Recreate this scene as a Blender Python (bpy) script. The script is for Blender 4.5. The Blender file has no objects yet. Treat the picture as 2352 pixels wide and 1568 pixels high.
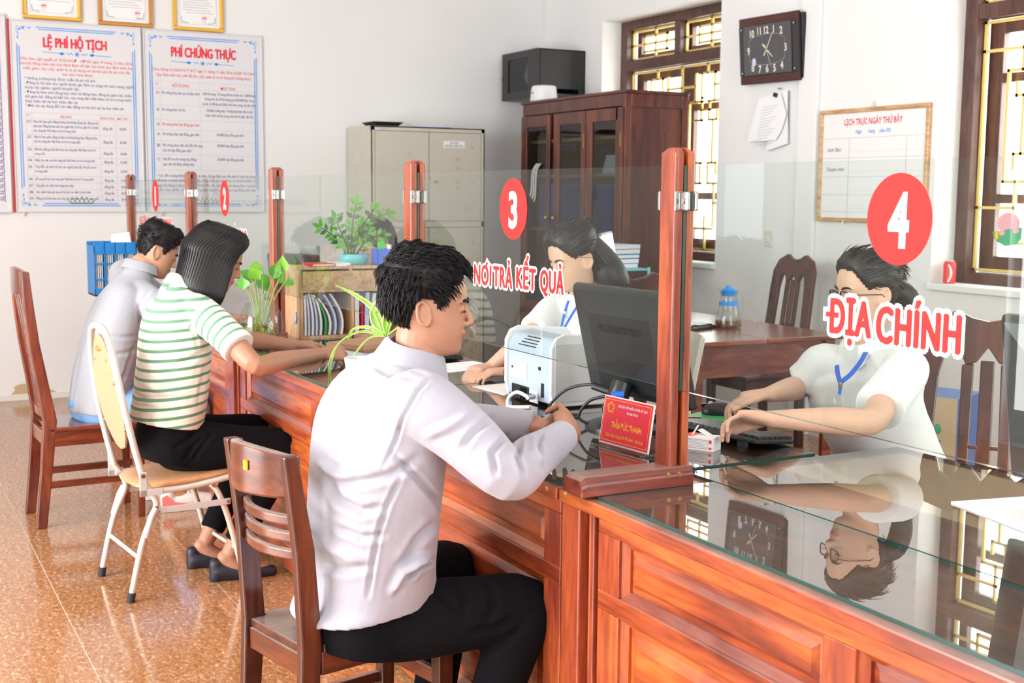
import bpy, bmesh, math, random
import numpy as np
from mathutils import Vector, Matrix, noise

SC = bpy.context.scene
COL = SC.collection
random.seed(7)
R = math.radians

# ------------------------------------------------------------------ camera
F_PX = 2853.0; CXP, CYP = 1176.0, 784.0; CAM_H = 1.48
_a, _p, _r = R(27.93), R(6.81), R(0.45)
_fw = Vector((-math.cos(_a)*math.cos(_p), math.sin(_a)*math.cos(_p), -math.sin(_p)))
_rt = Vector((math.sin(_a), math.cos(_a), 0.0))
_up = _rt.cross(_fw)
_rt, _up = _rt*math.cos(_r)+_up*math.sin(_r), _up*math.cos(_r)-_rt*math.sin(_r)
CAM = Vector((0, 0, CAM_H))
cam_data = bpy.data.cameras.new('camera'); cam = bpy.data.objects.new('camera', cam_data); COL.objects.link(cam)
cam_data.sensor_width = 36.0; cam_data.lens = F_PX/2352*36.0; cam_data.clip_start = 0.05
m = Matrix((_rt, _up, -_fw)).transposed().to_4x4(); m.translation = CAM; cam.matrix_world = m
cam_data.dof.use_dof = True; cam_data.dof.focus_distance = 3.3; cam_data.dof.aperture_fstop = 7.0
SC.camera = cam

# ------------------------------------------------------------------ world, light, exposure
w = bpy.data.worlds.new('sky'); SC.world = w; w.use_nodes = True
bg = w.node_tree.nodes['Background']; bg.inputs[0].default_value = (0.93, 0.97, 1.0, 1); bg.inputs[1].default_value = 2.4
def area(name, loc, rot, sx, sy, power, color=(1, 1, 1), spread=180):
    d = bpy.data.lights.new(name, 'AREA'); d.shape = 'RECTANGLE'; d.size = sx; d.size_y = sy; d.energy = power; d.color = color; d.spread = R(spread)
    o = bpy.data.objects.new(name, d); COL.objects.link(o); o.location = loc; o.rotation_euler = rot
    return o
# daylight entering through the public-side doorways (wall y=-2.8) and the entrance behind the camera (wall x=1.6)
area('daylight_door', (-3.9, -2.86, 1.55), (R(90), 0, 0), 2.5, 2.7, 215, (1, .995, .985))
area('daylight_door', (-0.35, -2.86, 1.55), (R(90), 0, 0), 2.4, 2.7, 50, (1, .995, .985))
area('daylight_door', (1.66, 2.2, 1.7), (R(90), 0, R(90)), 3.0, 2.7, 45, (.98, .99, 1))
# daylight through the three staff-side windows (wall y=5.2)
area('daylight_window', (-7.65, 5.62, 1.9), (R(-90), 0, 0), 1.4, 1.7, 45, (1, 1, .97))
area('daylight_window', (-4.2, 5.62, 1.9), (R(-90), 0, 0), 1.4, 1.7, 50, (1, 1, .97))
area('daylight_window', (-0.6, 5.62, 1.9), (R(-90), 0, 0), 1.6, 1.7, 75, (1, 1, .97))
vs = SC.view_settings
vs.view_transform = 'Standard'; vs.look = 'None'; vs.exposure = 0.52; vs.gamma = 1.0; vs.use_curve_mapping = False
SC.cycles.use_denoising = True
SC.cycles.max_bounces = 10; SC.cycles.transparent_max_bounces = 24; SC.cycles.glossy_bounces = 5; SC.cycles.diffuse_bounces = 4
SC.cycles.caustics_reflective = False; SC.cycles.caustics_refractive = False
SC.cycles.sample_clamp_indirect = 6.0

# ------------------------------------------------------------------ pixel -> point helpers (a ray of the photo met with a known plane)
def ray(x, y): return _fw + _rt*((x-CXP)/F_PX) - _up*((y-CYP)/F_PX)
def atX(x, y, X): d = ray(x, y); return CAM + d*(X/d.x)
def atY(x, y, Y): d = ray(x, y); return CAM + d*(Y/d.y)
def atZ(x, y, Z): d = ray(x, y); return CAM + d*((Z-CAM_H)/d.z)
def atD(x, y, D): return CAM + ray(x, y)*D

# ------------------------------------------------------------------ materials
MATS = {}
def _new(name):
    m = bpy.data.materials.new(name); m.use_nodes = True
    nt = m.node_tree; b = nt.nodes['Principled BSDF']; MATS[name] = m
    return m, nt, b
def N(nt, t, **kw):
    n = nt.nodes.new(t)
    for k, v in kw.items(): setattr(n, k, v)
    return n
def ramp(nt, stops):
    r = nt.nodes.new('ShaderNodeValToRGB'); e = r.color_ramp.elements
    while len(e) > 1: e.remove(e[-1])
    e[0].position = stops[0][0]; e[0].color = (*stops[0][1], 1)
    for p, c in stops[1:]:
        x = e.new(p); x.color = (*c, 1)
    return r
def plain(name, col, rough=.5, metal=0, coat=0, spec=.5, var=0.0, scale=8, bump=0.0, bscale=60, sheen=0, sss=0, trans=0):
    m, nt, b = _new(name)
    b.inputs['Base Color'].default_value = (*col, 1); b.inputs['Roughness'].default_value = rough
    b.inputs['Metallic'].default_value = metal; b.inputs['Coat Weight'].default_value = coat
    b.inputs['Specular IOR Level'].default_value = spec; b.inputs['Coat Roughness'].default_value = .12
    if sheen: b.inputs['Sheen Weight'].default_value = sheen; b.inputs['Sheen Roughness'].default_value = .5
    if sss:
        b.inputs['Subsurface Weight'].default_value = sss; b.inputs['Subsurface Radius'].default_value = (.012, .004, .002); b.inputs['Subsurface Scale'].default_value = 1.0
    if trans: b.inputs['Transmission Weight'].default_value = trans
    if var or bump:
        tc = N(nt, 'ShaderNodeTexCoord'); no = N(nt, 'ShaderNodeTexNoise'); no.inputs['Scale'].default_value = scale; no.inputs['Detail'].default_value = 5
        nt.links.new(tc.outputs['Object'], no.inputs['Vector'])
    if var:
        r = ramp(nt, [(.3, tuple(max(0, c*(1-var)) for c in col)), (.7, tuple(min(1, c*(1+var)) for c in col))])
        nt.links.new(no.outputs['Fac'], r.inputs['Fac']); nt.links.new(r.outputs['Color'], b.inputs['Base Color'])
    if bump:
        n2 = N(nt, 'ShaderNodeTexNoise'); n2.inputs['Scale'].default_value = bscale; n2.inputs['Detail'].default_value = 4
        nt.links.new(tc.outputs['Object'], n2.inputs['Vector'])
        bp = N(nt, 'ShaderNodeBump'); bp.inputs['Strength'].default_value = bump; bp.inputs['Distance'].default_value = .004
        nt.links.new(n2.outputs['Fac'], bp.inputs['Height']); nt.links.new(bp.outputs['Normal'], b.inputs['Normal'])
    return m
def wood(name, dark, mid, light, axis='X', rough=.32, coat=.35, scale=1.0, dust=0.0):
    m, nt, b = _new(name)
    tc = N(nt, 'ShaderNodeTexCoord'); oi = N(nt, 'ShaderNodeObjectInfo')
    mp = N(nt, 'ShaderNodeMapping'); s = {'X': (1.2, 9, 9), 'Y': (9, 1.2, 9), 'Z': (9, 9, 1.2)}[axis]
    mp.inputs['Scale'].default_value = tuple(v*scale for v in s)
    add = N(nt, 'ShaderNodeVectorMath', operation='ADD'); mul = N(nt, 'ShaderNodeMath', operation='MULTIPLY'); mul.inputs[1].default_value = 37.0
    nt.links.new(oi.outputs['Random'], mul.inputs[0]); nt.links.new(tc.outputs['Object'], add.inputs[0]); nt.links.new(mul.outputs[0], add.inputs[1])
    nt.links.new(add.outputs[0], mp.inputs['Vector'])
    n1 = N(nt, 'ShaderNodeTexNoise'); n1.inputs['Scale'].default_value = 1.1; n1.inputs['Detail'].default_value = 6; n1.inputs['Distortion'].default_value = 1.2
    nt.links.new(mp.outputs[0], n1.inputs['Vector'])
    r = ramp(nt, [(.3, dark), (.48, mid), (.68, light)])
    nt.links.new(n1.outputs['Fac'], r.inputs['Fac'])
    n2 = N(nt, 'ShaderNodeTexNoise'); n2.inputs['Scale'].default_value = 9; n2.inputs['Detail'].default_value = 4
    nt.links.new(mp.outputs[0], n2.inputs['Vector'])
    r2 = ramp(nt, [(.35, (.55, .55, .55)), (.6, (1, 1, 1))]); nt.links.new(n2.outputs['Fac'], r2.inputs['Fac'])
    mx = N(nt, 'ShaderNodeMix', data_type='RGBA', blend_type='MULTIPLY'); mx.inputs[0].default_value = .75
    nt.links.new(r.outputs['Color'], mx.inputs[6]); nt.links.new(r2.outputs['Color'], mx.inputs[7])
    out = mx.outputs[2]
    if dust:
        ge = N(nt, 'ShaderNodeNewGeometry'); sx = N(nt, 'ShaderNodeSeparateXYZ'); nt.links.new(ge.outputs['Normal'], sx.inputs[0])
        n3 = N(nt, 'ShaderNodeTexNoise'); n3.inputs['Scale'].default_value = 14; n3.inputs['Detail'].default_value = 6; nt.links.new(tc.outputs['Object'], n3.inputs['Vector'])
        mr = N(nt, 'ShaderNodeMapRange'); mr.inputs[1].default_value = .5; mr.inputs[2].default_value = .95; nt.links.new(sx.outputs['Z'], mr.inputs[0])
        mm = N(nt, 'ShaderNodeMath', operation='MULTIPLY'); nt.links.new(mr.outputs[0], mm.inputs[0]); nt.links.new(n3.outputs['Fac'], mm.inputs[1])
        m2 = N(nt, 'ShaderNodeMath', operation='MULTIPLY'); nt.links.new(mm.outputs[0], m2.inputs[0]); m2.inputs[1].default_value = dust*1.6
        mx2 = N(nt, 'ShaderNodeMix', data_type='RGBA'); nt.links.new(m2.outputs[0], mx2.inputs[0]); nt.links.new(out, mx2.inputs[6]); mx2.inputs[7].default_value = (.42, .36, .32, 1)
        out = mx2.outputs[2]
    nt.links.new(out, b.inputs['Base Color'])
    b.inputs['Roughness'].default_value = rough; b.inputs['Coat Weight'].default_value = coat; b.inputs['Coat Roughness'].default_value = .18
    return m
def glassmat(name, tint=(.93, .97, .955), ior=1.75, rough=0.0, haze=0.0, mult=1.0):
    m, nt, b = _new(name); nt.nodes.remove(b); o = nt.nodes['Material Output']
    tr = N(nt, 'ShaderNodeBsdfTransparent'); tr.inputs[0].default_value = (*tint, 1)
    gl = N(nt, 'ShaderNodeBsdfGlossy'); gl.inputs['Roughness'].default_value = rough
    fr = N(nt, 'ShaderNodeFresnel'); fr.inputs[0].default_value = ior
    ge = N(nt, 'ShaderNodeNewGeometry'); su = N(nt, 'ShaderNodeMath', operation='SUBTRACT'); su.inputs[0].default_value = 1; nt.links.new(ge.outputs['Backfacing'], su.inputs[1])
    mu = N(nt, 'ShaderNodeMath', operation='MULTIPLY'); nt.links.new(fr.outputs[0], mu.inputs[0]); nt.links.new(su.outputs[0], mu.inputs[1])
    if mult != 1: m3_ = N(nt, 'ShaderNodeMath', operation='MULTIPLY'); m3_.use_clamp = True; m3_.inputs[1].default_value = mult; nt.links.new(mu.outputs[0], m3_.inputs[0]); mu = m3_
    mx = N(nt, 'ShaderNodeMixShader'); nt.links.new(mu.outputs[0], mx.inputs[0]); nt.links.new(tr.outputs[0], mx.inputs[1]); nt.links.new(gl.outputs[0], mx.inputs[2])
    last = mx
    if haze:
        df = N(nt, 'ShaderNodeBsdfDiffuse'); df.inputs[0].default_value = (.75, .8, .8, 1)
        m2 = N(nt, 'ShaderNodeMixShader'); m2.inputs[0].default_value = haze
        nt.links.new(mx.outputs[0], m2.inputs[1]); nt.links.new(df.outputs[0], m2.inputs[2]); last = m2
    nt.links.new(last.outputs[0], o.inputs[0])
    return m

plain('wall', (.83, .835, .84), .9, var=.02, scale=1.2, bump=.08, bscale=90)
plain('ceiling', (.85, .85, .85), .9)
plain('trim_white', (.78, .78, .74), .6)
wood('desk_wood', (.17, .026, .014), (.40, .072, .022), (.62, .155, .032), 'X', .3, .4, dust=.5)
wood('desk_wood_z', (.19, .03, .018), (.40, .072, .026), (.56, .13, .034), 'Z', .3, .4)
wood('post_wood', (.20, .032, .016), (.37, .066, .024), (.52, .12, .032), 'Z', .3, .4)
wood('foot_wood', (.12, .02, .015), (.24, .042, .022), (.36, .075, .03), 'Y', .3, .4, dust=.5)
wood('chair_wood', (.03, .008, .006), (.075, .016, .009), (.15, .036, .014), 'Z', .28, .5)
wood('chair_wood_y', (.03, .008, .006), (.075, .016, .009), (.15, .036, .014), 'Y', .28, .5, dust=.6)
wood('chair_rail', (.05, .012, .007), (.13, .028, .011), (.24, .06, .018), 'X', .28, .5, dust=.8)
wood('red_wood', (.05, .008, .006), (.16, .028, .012), (.30, .06, .02), 'Z', .15, .8)
wood('red_wood_y', (.05, .008, .006), (.16, .028, .012), (.30, .06, .02), 'Y', .15, .8)
wood('case_wood', (.05, .011, .008), (.105, .022, .013), (.19, .045, .018), 'Z', .35, .25)
wood('case_wood_x', (.05, .011, .008), (.105, .022, .013), (.19, .045, .018), 'X', .35, .25)
wood('carved_wood', (.03, .008, .007), (.075, .017, .012), (.14, .033, .018), 'Z', .3, .4)
wood('table_wood', (.12, .025, .016), (.22, .05, .025), (.32, .09, .04), 'Y', .25, .5)
wood('window_wood', (.07, .028, .022), (.10, .042, .032), (.14, .058, .042), 'Z', .45, .1)
wood('pine', (.58, .32, .15), (.70, .43, .22), (.80, .55, .32), 'X', .5, .1)
wood('pine_z', (.56, .29, .13), (.70, .42, .21), (.80, .55, .32), 'Z', .5, .1)
plain('yellow_paint', (.80, .60, .20), .45, var=.06, scale=30)
glassmat('pane', ior=1.55); glassmat('cabinet_pane', (.62, .66, .68), 1.6); glassmat('window_pane', (.97, .99, .98), 1.5)
glassmat('top_glass', (.82, .87, .85), 2.5, mult=1.5)
plain('glass_edge', (.02, .075, .065), .12, spec=.8)
plain('chrome', (.50, .49, .47), .22, metal=1)
plain('steel_rod', (.72, .70, .64), .38, metal=.35, var=.05, scale=25)
plain('brass', (.62, .42, .16), .35, metal=.9)
plain('black', (.012, .012, .013), .45); plain('black_gloss', (.012, .012, .014), .18, coat=.4)
plain('rubber', (.02, .02, .022), .7)
plain('white', (.86, .86, .86), .5); plain('paper', (.88, .885, .90), .8); plain('paper_blue', (.62, .66, .88), .8)
plain('white_plastic', (.80, .80, .80), .4); plain('grey_plastic', (.52, .55, .58), .42); plain('light_grey', (.62, .62, .62), .45)
plain('printer_blue', (.42, .50, .62), .38)
plain('monitor_black', (.016, .018, .020), .33)
plain('red_paint', (.82, .045, .05), .5); plain('sticker_red', (.72, .03, .028), .6, spec=.2); plain('sticker_white', (.92, .92, .92), .5)
plain('text_red', (.78, .03, .06), .6); plain('text_navy', (.09, .09, .27), .6); plain('text_blue', (.02, .30, .85), .55); plain('text_green', (.05, .35, .18), .6)
plain('text_grey', (.38, .38, .44), .7); plain('text_black', (.03, .03, .04), .6); plain('text_purple', (.20, .10, .38), .6)
plain('rule_grey', (.55, .55, .64), .7)
plain('sign_board', (.72, .72, .75), .4)
plain('gold', (.80, .48, .07), .4, metal=.25); plain('gold_dark', (.55, .24, .06), .45, metal=.2)
plain('steel_cream', (.60, .57, .48), .45, var=.05, scale=14)
plain('crate_blue', (.01, .22, .62), .45)
plain('blue', (.02, .09, .55), .5); plain('bright_blue', (.02, .16, .75), .45); plain('lanyard', (.01, .12, .62), .5)
plain('turquoise', (.16, .62, .68), .3)
plain('green', (.06, .38, .10), .45); plain('pen_green', (.03, .55, .10), .4)
plain('name_red', (.75, .02, .05), .5); plain('name_yellow', (.95, .55, .02), .5)
plain('leaf', (.10, .36, .03), .35, var=.25, scale=14); plain('leaf_dark', (.035, .17, .025), .25, var=.25, scale=18); plain('leaf_light', (.26, .55, .06), .4, var=.15, scale=14)
plain('stem', (.36, .48, .12), .4); plain('leaf_cream', (.80, .86, .52), .45); plain('root', (.38, .36, .07), .5)
plain('stem_dark', (.06, .10, .04), .4); plain('pebble', (.30, .24, .14), .6, var=.4, scale=40); plain('pebble_dark', (.05, .045, .04), .6)
glassmat('bowl_glass', (.95, .975, .965), 1.7); glassmat('water', (.93, .96, .90), 1.33)
plain('tea', (.16, .07, .02), .2); plain('tea_leaf', (.10, .07, .02), .6)
plain('cream_shell', (.72, .70, .60), .5)
plain('seat_orange', (.70, .36, .17), .35, var=.10, scale=50); plain('peach', (.56, .32, .19), .55, var=.06, scale=90)
plain('card', (.56, .42, .26), .8); plain('box_blue', (.06, .13, .36), .7)
plain('skin', (.46, .225, .14), .5, sss=.06, var=.05, scale=20); plain('skin_light', (.66, .40, .28), .5, sss=.06, var=.04, scale=20); plain('skin_far', (.58, .31, .20), .5, sss=.06, var=.05, scale=20)
plain('lips', (.40, .14, .10), .45); plain('lips_pink', (.52, .16, .15), .4)
plain('eye_white', (.8, .8, .78), .3); plain('iris', (.02, .012, .008), .2)
plain('hair', (.006, .005, .006), .55, spec=.3); plain('hair_sheen', (.010, .009, .010), .46, spec=.45)
plain('shirt_lilac', (.40, .395, .46), .85, sheen=.25, bump=.12, bscale=500); plain('shirt_grey', (.40, .42, .47), .9, sheen=.2, var=.05, scale=400, bump=.1, bscale=600)
plain('shirt_white', (.80, .82, .83), .8, sheen=.2); plain('trouser_black', (.0045, .0045, .0065), .95, spec=.15, bump=.1, bscale=400)
plain('trouser_blue', (.22, .42, .74), .85); plain('sole', (.82, .82, .80), .6); plain('shoe_white', (.80, .79, .76), .7); plain('shoe_coral', (.85, .22, .20), .6); plain('shoe_navy', (.015, .017, .03), .45)
plain('shirt_button', (.7, .68, .62), .3)

def floor_mat():
    m, nt, b = _new('granite')
    tc = N(nt, 'ShaderNodeTexCoord'); mp = N(nt, 'ShaderNodeMapping'); mp.inputs['Scale'].default_value = (1, 1.9, 1)
    nt.links.new(tc.outputs['Object'], mp.inputs[0])
    n1 = N(nt, 'ShaderNodeTexNoise'); n1.inputs['Scale'].default_value = 42; n1.inputs['Detail'].default_value = 5; n1.inputs['Roughness'].default_value = .62; n1.inputs['Distortion'].default_value = .8
    nt.links.new(mp.outputs[0], n1.inputs['Vector'])
    r = ramp(nt, [(.36, (.30, .125, .05)), (.47, (.42, .20, .085)), (.56, (.47, .245, .115)), (.64, (.62, .44, .27)), (.72, (.74, .62, .44))])
    nt.links.new(n1.outputs['Fac'], r.inputs['Fac'])
    n2 = N(nt, 'ShaderNodeTexNoise'); n2.inputs['Scale'].default_value = 1.6; n2.inputs['Detail'].default_value = 3; nt.links.new(tc.outputs['Object'], n2.inputs['Vector'])
    r2 = ramp(nt, [(.3, (.86, .84, .82)), (.7, (1.06, 1.04, 1.0))]); nt.links.new(n2.outputs['Fac'], r2.inputs['Fac'])
    mx = N(nt, 'ShaderNodeMix', data_type='RGBA', blend_type='MULTIPLY'); mx.inputs[0].default_value = 1
    nt.links.new(r.outputs['Color'], mx.inputs[6]); nt.links.new(r2.outputs['Color'], mx.inputs[7]); nt.links.new(mx.outputs[2], b.inputs['Base Color'])
    b.inputs['Roughness'].default_value = .11; b.inputs['Specular IOR Level'].default_value = .75
floor_mat()

# ------------------------------------------------------------------ mesh helpers
class MB:
    def __init__(s): s.v = []; s.f = []
    def add(s, vs, fs):
        o = len(s.v); s.v += [tuple(v) for v in vs]; s.f += [tuple(i+o for i in f) for f in fs]; return s
    def box(s, c, d, rot=None):
        c = Vector(c); h = Vector(d)/2
        vs = [Vector((x*h.x, y*h.y, z*h.z)) for x in (-1, 1) for y in (-1, 1) for z in (-1, 1)]
        if rot is not None:
            M = rot if isinstance(rot, Matrix) else Matrix.Rotation(rot, 3, 'Z')
            vs = [M @ v for v in vs]
        return s.add([v+c for v in vs], [(0, 1, 3, 2), (4, 6, 7, 5), (0, 4, 5, 1), (2, 3, 7, 6), (0, 2, 6, 4), (1, 5, 7, 3)])
    def bb(s, x0, x1, y0, y1, z0, z1): return s.box(((x0+x1)/2, (y0+y1)/2, (z0+z1)/2), (abs(x1-x0), abs(y1-y0), abs(z1-z0)))
    def tube(s, pts, rad, seg=10, flat=None, closed=False, caps=True):
        """swept tube; rad number or list; flat=(wdir, k) squashes one axis"""
        P = [Vector(p) for p in pts]; n = len(P)
        rr = rad if isinstance(rad, (list, tuple)) else [rad]*n
        T = []
        for i in range(n):
            if closed: t = P[(i+1) % n]-P[i-1]
            else: t = P[min(i+1, n-1)]-P[max(i-1, 0)]
            T.append(t.normalized())
        u = T[0].orthogonal().normalized()
        vs = []
        for i in range(n):
            t = T[i]; u = (u - t*u.dot(t))
            if u.length < 1e-6: u = t.orthogonal()
            u.normalize(); v = t.cross(u)
            for k in range(seg):
                a = 2*math.pi*k/seg; vs.append(P[i]+(u*math.cos(a)+v*math.sin(a))*rr[i])
        fs = []
        m = n if closed else n-1
        for i in range(m):
            j = (i+1) % n
            for k in range(seg): fs.append((i*seg+k, i*seg+(k+1) % seg, j*seg+(k+1) % seg, j*seg+k))
        if caps and not closed: fs.append(tuple(reversed(range(seg)))); fs.append(tuple((n-1)*seg+k for k in range(seg)))
        return s.add(vs, fs)
    def cyl(s, a, b, r0, r1=None, seg=16): return s.tube([a, b], [r0, r0 if r1 is None else r1], seg)
    def lathe(s, prof, c=(0, 0, 0), seg=28, axis=None):
        """prof: [(r,z)...] ; closed at ends when r==0"""
        c = Vector(c); n = len(prof); vs = []; fs = []
        for r, z in prof:
            for k in range(seg):
                a = 2*math.pi*k/seg; vs.append(Vector((r*math.cos(a), r*math.sin(a), z)))
        if axis is not None: vs = [axis @ v for v in vs]
        vs = [v+c for v in vs]
        for i in range(n-1):
            for k in range(seg): fs.append((i*seg+k, i*seg+(k+1) % seg, (i+1)*seg+(k+1) % seg, (i+1)*seg+k))
        fs.append(tuple(reversed(range(seg)))); fs.append(tuple((n-1)*seg+k for k in range(seg)))
        return s.add(vs, fs)
    def ell(s, c, r, rot=None, nu=12, nv=18):
        c = Vector(c); r = (r, r, r) if not isinstance(r, (tuple, list, Vector)) else r
        vs = []; fs = []
        for i in range(nu+1):
            ph = math.pi*i/nu
            for k in range(nv):
                a = 2*math.pi*k/nv
                p = Vector((r[0]*math.sin(ph)*math.cos(a), r[1]*math.sin(ph)*math.sin(a), r[2]*math.cos(ph)))
                vs.append((rot @ p if rot is not None else p)+c)
        for i in range(nu):
            for k in range(nv): fs.append((i*nv+k, (i+1)*nv+k, (i+1)*nv+(k+1) % nv, i*nv+(k+1) % nv))
        return s.add(vs, fs)
    def loft(s, rings, caps=True):
        n = len(rings); k = len(rings[0]); vs = [p for r in rings for p in r]; fs = []
        for i in range(n-1):
            for j in range(k): fs.append((i*k+j, i*k+(j+1) % k, (i+1)*k+(j+1) % k, (i+1)*k+j))
        if caps: fs.append(tuple(reversed(range(k)))); fs.append(tuple((n-1)*k+j for j in range(k)))
        return s.add(vs, fs)
    def prism(s, poly, d0, d1, fn):
        """poly [(a,b)], extruded from d0 to d1; fn(a,b,d)->xyz"""
        n = len(poly); vs = [Vector(fn(a, b, d0)) for a, b in poly]+[Vector(fn(a, b, d1)) for a, b in poly]
        fs = [tuple(reversed(range(n))), tuple(range(n, 2*n))]+[(i, (i+1) % n, n+(i+1) % n, n+i) for i in range(n)]
        return s.add(vs, fs)
    def mesh(s, name='m'):
        me = bpy.data.meshes.new(name); me.from_pydata([tuple(v) for v in s.v], [], s.f); me.validate()
        b = bmesh.new(); b.from_mesh(me); bmesh.ops.recalc_face_normals(b, faces=b.faces); b.to_mesh(me); b.free(); return me
    def build(s, name, mat, parent=None, bevel=0, smooth=None, seg=2, recalc=True):
        me = bpy.data.meshes.new(name); me.from_pydata([tuple(v) for v in s.v], [], s.f)
        if recalc:
            b = bmesh.new(); b.from_mesh(me); bmesh.ops.recalc_face_normals(b, faces=b.faces); b.to_mesh(me); b.free()
        return place(name, me, mat, parent, bevel, smooth, seg)
def place(name, me, mat, parent=None, bevel=0, smooth=None, seg=2):
    o = bpy.data.objects.new(name, me); COL.objects.link(o)
    if not me.materials: me.materials.append(MATS[mat])
    if smooth is not None:
        me.polygons.foreach_set('use_smooth', [True]*len(me.polygons))
        if smooth < 179: me.set_sharp_from_angle(angle=R(smooth))
    if bevel:
        b = o.modifiers.new('bevel', 'BEVEL'); b.width = bevel; b.segments = seg; b.limit_method = 'ANGLE'; b.angle_limit = R(40)
    if parent:
        o.parent = parent
        if parent.name in WORLDP: o.matrix_parent_inverse = parent.matrix_basis.inverted()
    return o
WORLDP = set()
def dup(o, parent=None, loc=None):
    c = o.copy(); COL.objects.link(c)
    if parent is not None: c.parent = parent
    if loc is not None: c.location = loc
    return c
def tag(o, label, cat, group=None, kind=None):
    o['label'] = label; o['category'] = cat
    if group: o['group'] = group
    if kind: o['kind'] = kind
    return o
def thing(name, label, cat, loc=(0, 0, 0), rz=0, group=None, world=False):
    o = bpy.data.objects.new(name, None); COL.objects.link(o); o.empty_display_size = .1
    o.location = loc; o.rotation_euler = (0, 0, rz)
    if world: WORLDP.add(o.name)
    return tag(o, label, cat, group)
def struct(o, label=None, cat=None):
    o['kind'] = 'structure'
    if label: o['label'] = label
    if cat: o['category'] = cat
    return o
def sub(name, parent):
    o = bpy.data.objects.new(name, None); COL.objects.link(o); o.parent = parent; return o

# lettering: text curves turned to flat meshes and joined per colour.  M: 4x4 placing text plane (x right, y up, z out)
_txtcache = {}
def text_mesh(body, bold=0.0, res=3, space=1.0, extrude=0.0):
    key = (body, bold, res, space, extrude)
    if key in _txtcache: return _txtcache[key]
    c = bpy.data.curves.new('t', 'FONT'); c.body = body; c.size = 1.0; c.resolution_u = res; c.offset = bold; c.space_character = space; c.extrude = extrude
    c.fill_mode = 'FRONT' if not extrude else 'BOTH'
    o = bpy.data.objects.new('t', c); COL.objects.link(o)
    dg = bpy.context.evaluated_depsgraph_get(); me = o.evaluated_get(dg).to_mesh()
    n = len(me.vertices); co = np.empty(n*3); me.vertices.foreach_get('co', co); co = co.reshape(-1, 3)
    fs = [tuple(p.vertices) for p in me.polygons]
    o.evaluated_get(dg).to_mesh_clear(); bpy.data.objects.remove(o); bpy.data.curves.remove(c)
    _txtcache[key] = (co, fs); return co, fs
class Print:
    """flat print on a plane: P0 origin, U right, V up (unit), n outwards"""
    def __init__(s, P0, U, V, n, lift=.0012): s.P0 = Vector(P0)+Vector(n)*lift; s.U = Vector(U); s.V = Vector(V); s.n = Vector(n); s.b = {}
    def mb(s, mat): return s.b.setdefault(mat, MB())
    def pt(s, u, v, d=0): return s.P0+s.U*u+s.V*v+s.n*d
    def text(s, mat, body, u, v, h, wid=None, bold=.0, align='L', cond=1.0, res=2, space=1.0, d=0):
        co, fs = text_mesh(body, bold, res, space)
        if len(co) == 0: return
        k = h/.72; x0, x1 = co[:, 0].min(), co[:, 0].max()
        sx = k*cond if wid is None else wid/(x1-x0)
        W = (x1-x0)*sx; off = {'L': 0, 'C': -W/2, 'R': -W}[align]
        s.mb(mat).add([s.pt(u+off+(x-x0)*sx, v+y*k, d) for x, y, z in co], fs)
    def rect(s, mat, u0, u1, v0, v1, d=0): s.mb(mat).add([s.pt(u0, v0, d), s.pt(u1, v0, d), s.pt(u1, v1, d), s.pt(u0, v1, d)], [(0, 1, 2, 3)])
    def poly(s, mat, pts, d=0): s.mb(mat).add([s.pt(u, v, d) for u, v in pts], [tuple(range(len(pts)))])
    def line(s, mat, pts, w, d=0, closed=False):
        pts = list(pts)+([pts[0]] if closed else [])
        for (a, b), (c, e) in zip(pts, pts[1:]):
            dx, dy = c-a, e-b; L = math.hypot(dx, dy) or 1; nx, ny = -dy/L*w/2, dx/L*w/2; ex, ey = dx/L*w/2, dy/L*w/2
            s.poly(mat, [(a-ex+nx, b-ey+ny), (a-ex-nx, b-ey-ny), (c+ex-nx, e+ey-ny), (c+ex+nx, e+ey+ny)], d)
    def done(s, parent, names=None):
        for mat, b in s.b.items():
            o = b.build((names or {}).get(mat, 'lettering'), mat, parent, recalc=False)
            if any(q in o.name for q in ('lettering', 'lines', 'ornament', 'stamp', 'rules', 'border', 'print', 'text')): o['kind'] = 'stuff'
# ================================================================== the room
XW, YW, YP, XN, ZC = -9.27, 5.2, -2.8, 1.6, 3.5      # far wall, window wall, public wall, near wall, ceiling
# floor: slab with polished granite tiles
TS = .56
fl = MB().bb(XW-.2, XN+.2, YP-.2, YW+.2, -.12, -.0012).build('floor', 'trim_white'); struct(fl, 'floor of polished speckled orange granite tiles', 'floor')
tm = MB().bb(0, TS-.003, 0, TS-.003, -.006, 0).mesh('tile'); tm.materials.append(MATS['granite'])
i = 0
x = -5.70-TS*7
nx = int((XN-x)/TS)+1
for ix in range(nx):
    for iy in range(-7, 9):
        X0, Y0 = x+ix*TS, .60+iy*TS
        if Y0 < YP-.5: continue
        t = bpy.data.objects.new('tile', tm); COL.objects.link(t); t.parent = fl; t.location = (X0, Y0, 0)
struct(MB().bb(XW-.2, XN+.2, YP-.2, YW+.6, ZC, ZC+.1).build('ceiling', 'ceiling'), 'white painted ceiling above the room', 'ceiling')
# far wall with the fee boards
struct(MB().bb(XW-.2, XW, YP-.2, YW+.4, 0, ZC).build('wall_far', 'wall'), 'white plastered far wall behind the fee boards', 'wall')
struct(MB().bb(XW, XW+.012, YP, YW, 0, .045).build('baseboard_far', 'trim_white', bevel=.003), 'thin cream skirting strip along the far wall', 'baseboard')
# a chip of missing plaster at the foot of the wall
random.seed(3)
pl = [(.0, 0), (.31, 0), (.27, .02), (.20, .045), (.16, .07), (.11, .075), (.05, .068), (.02, .05), (.03, .03)]
c0 = atX(25, 914, XW)
MB().prism([(c0.y+a, .045+b) for a, b in pl], XW-.001, XW+.002, lambda a, b, d: (d, a, b)).build('plaster_chip', 'card', bpy.data.objects['wall_far'])

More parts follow.
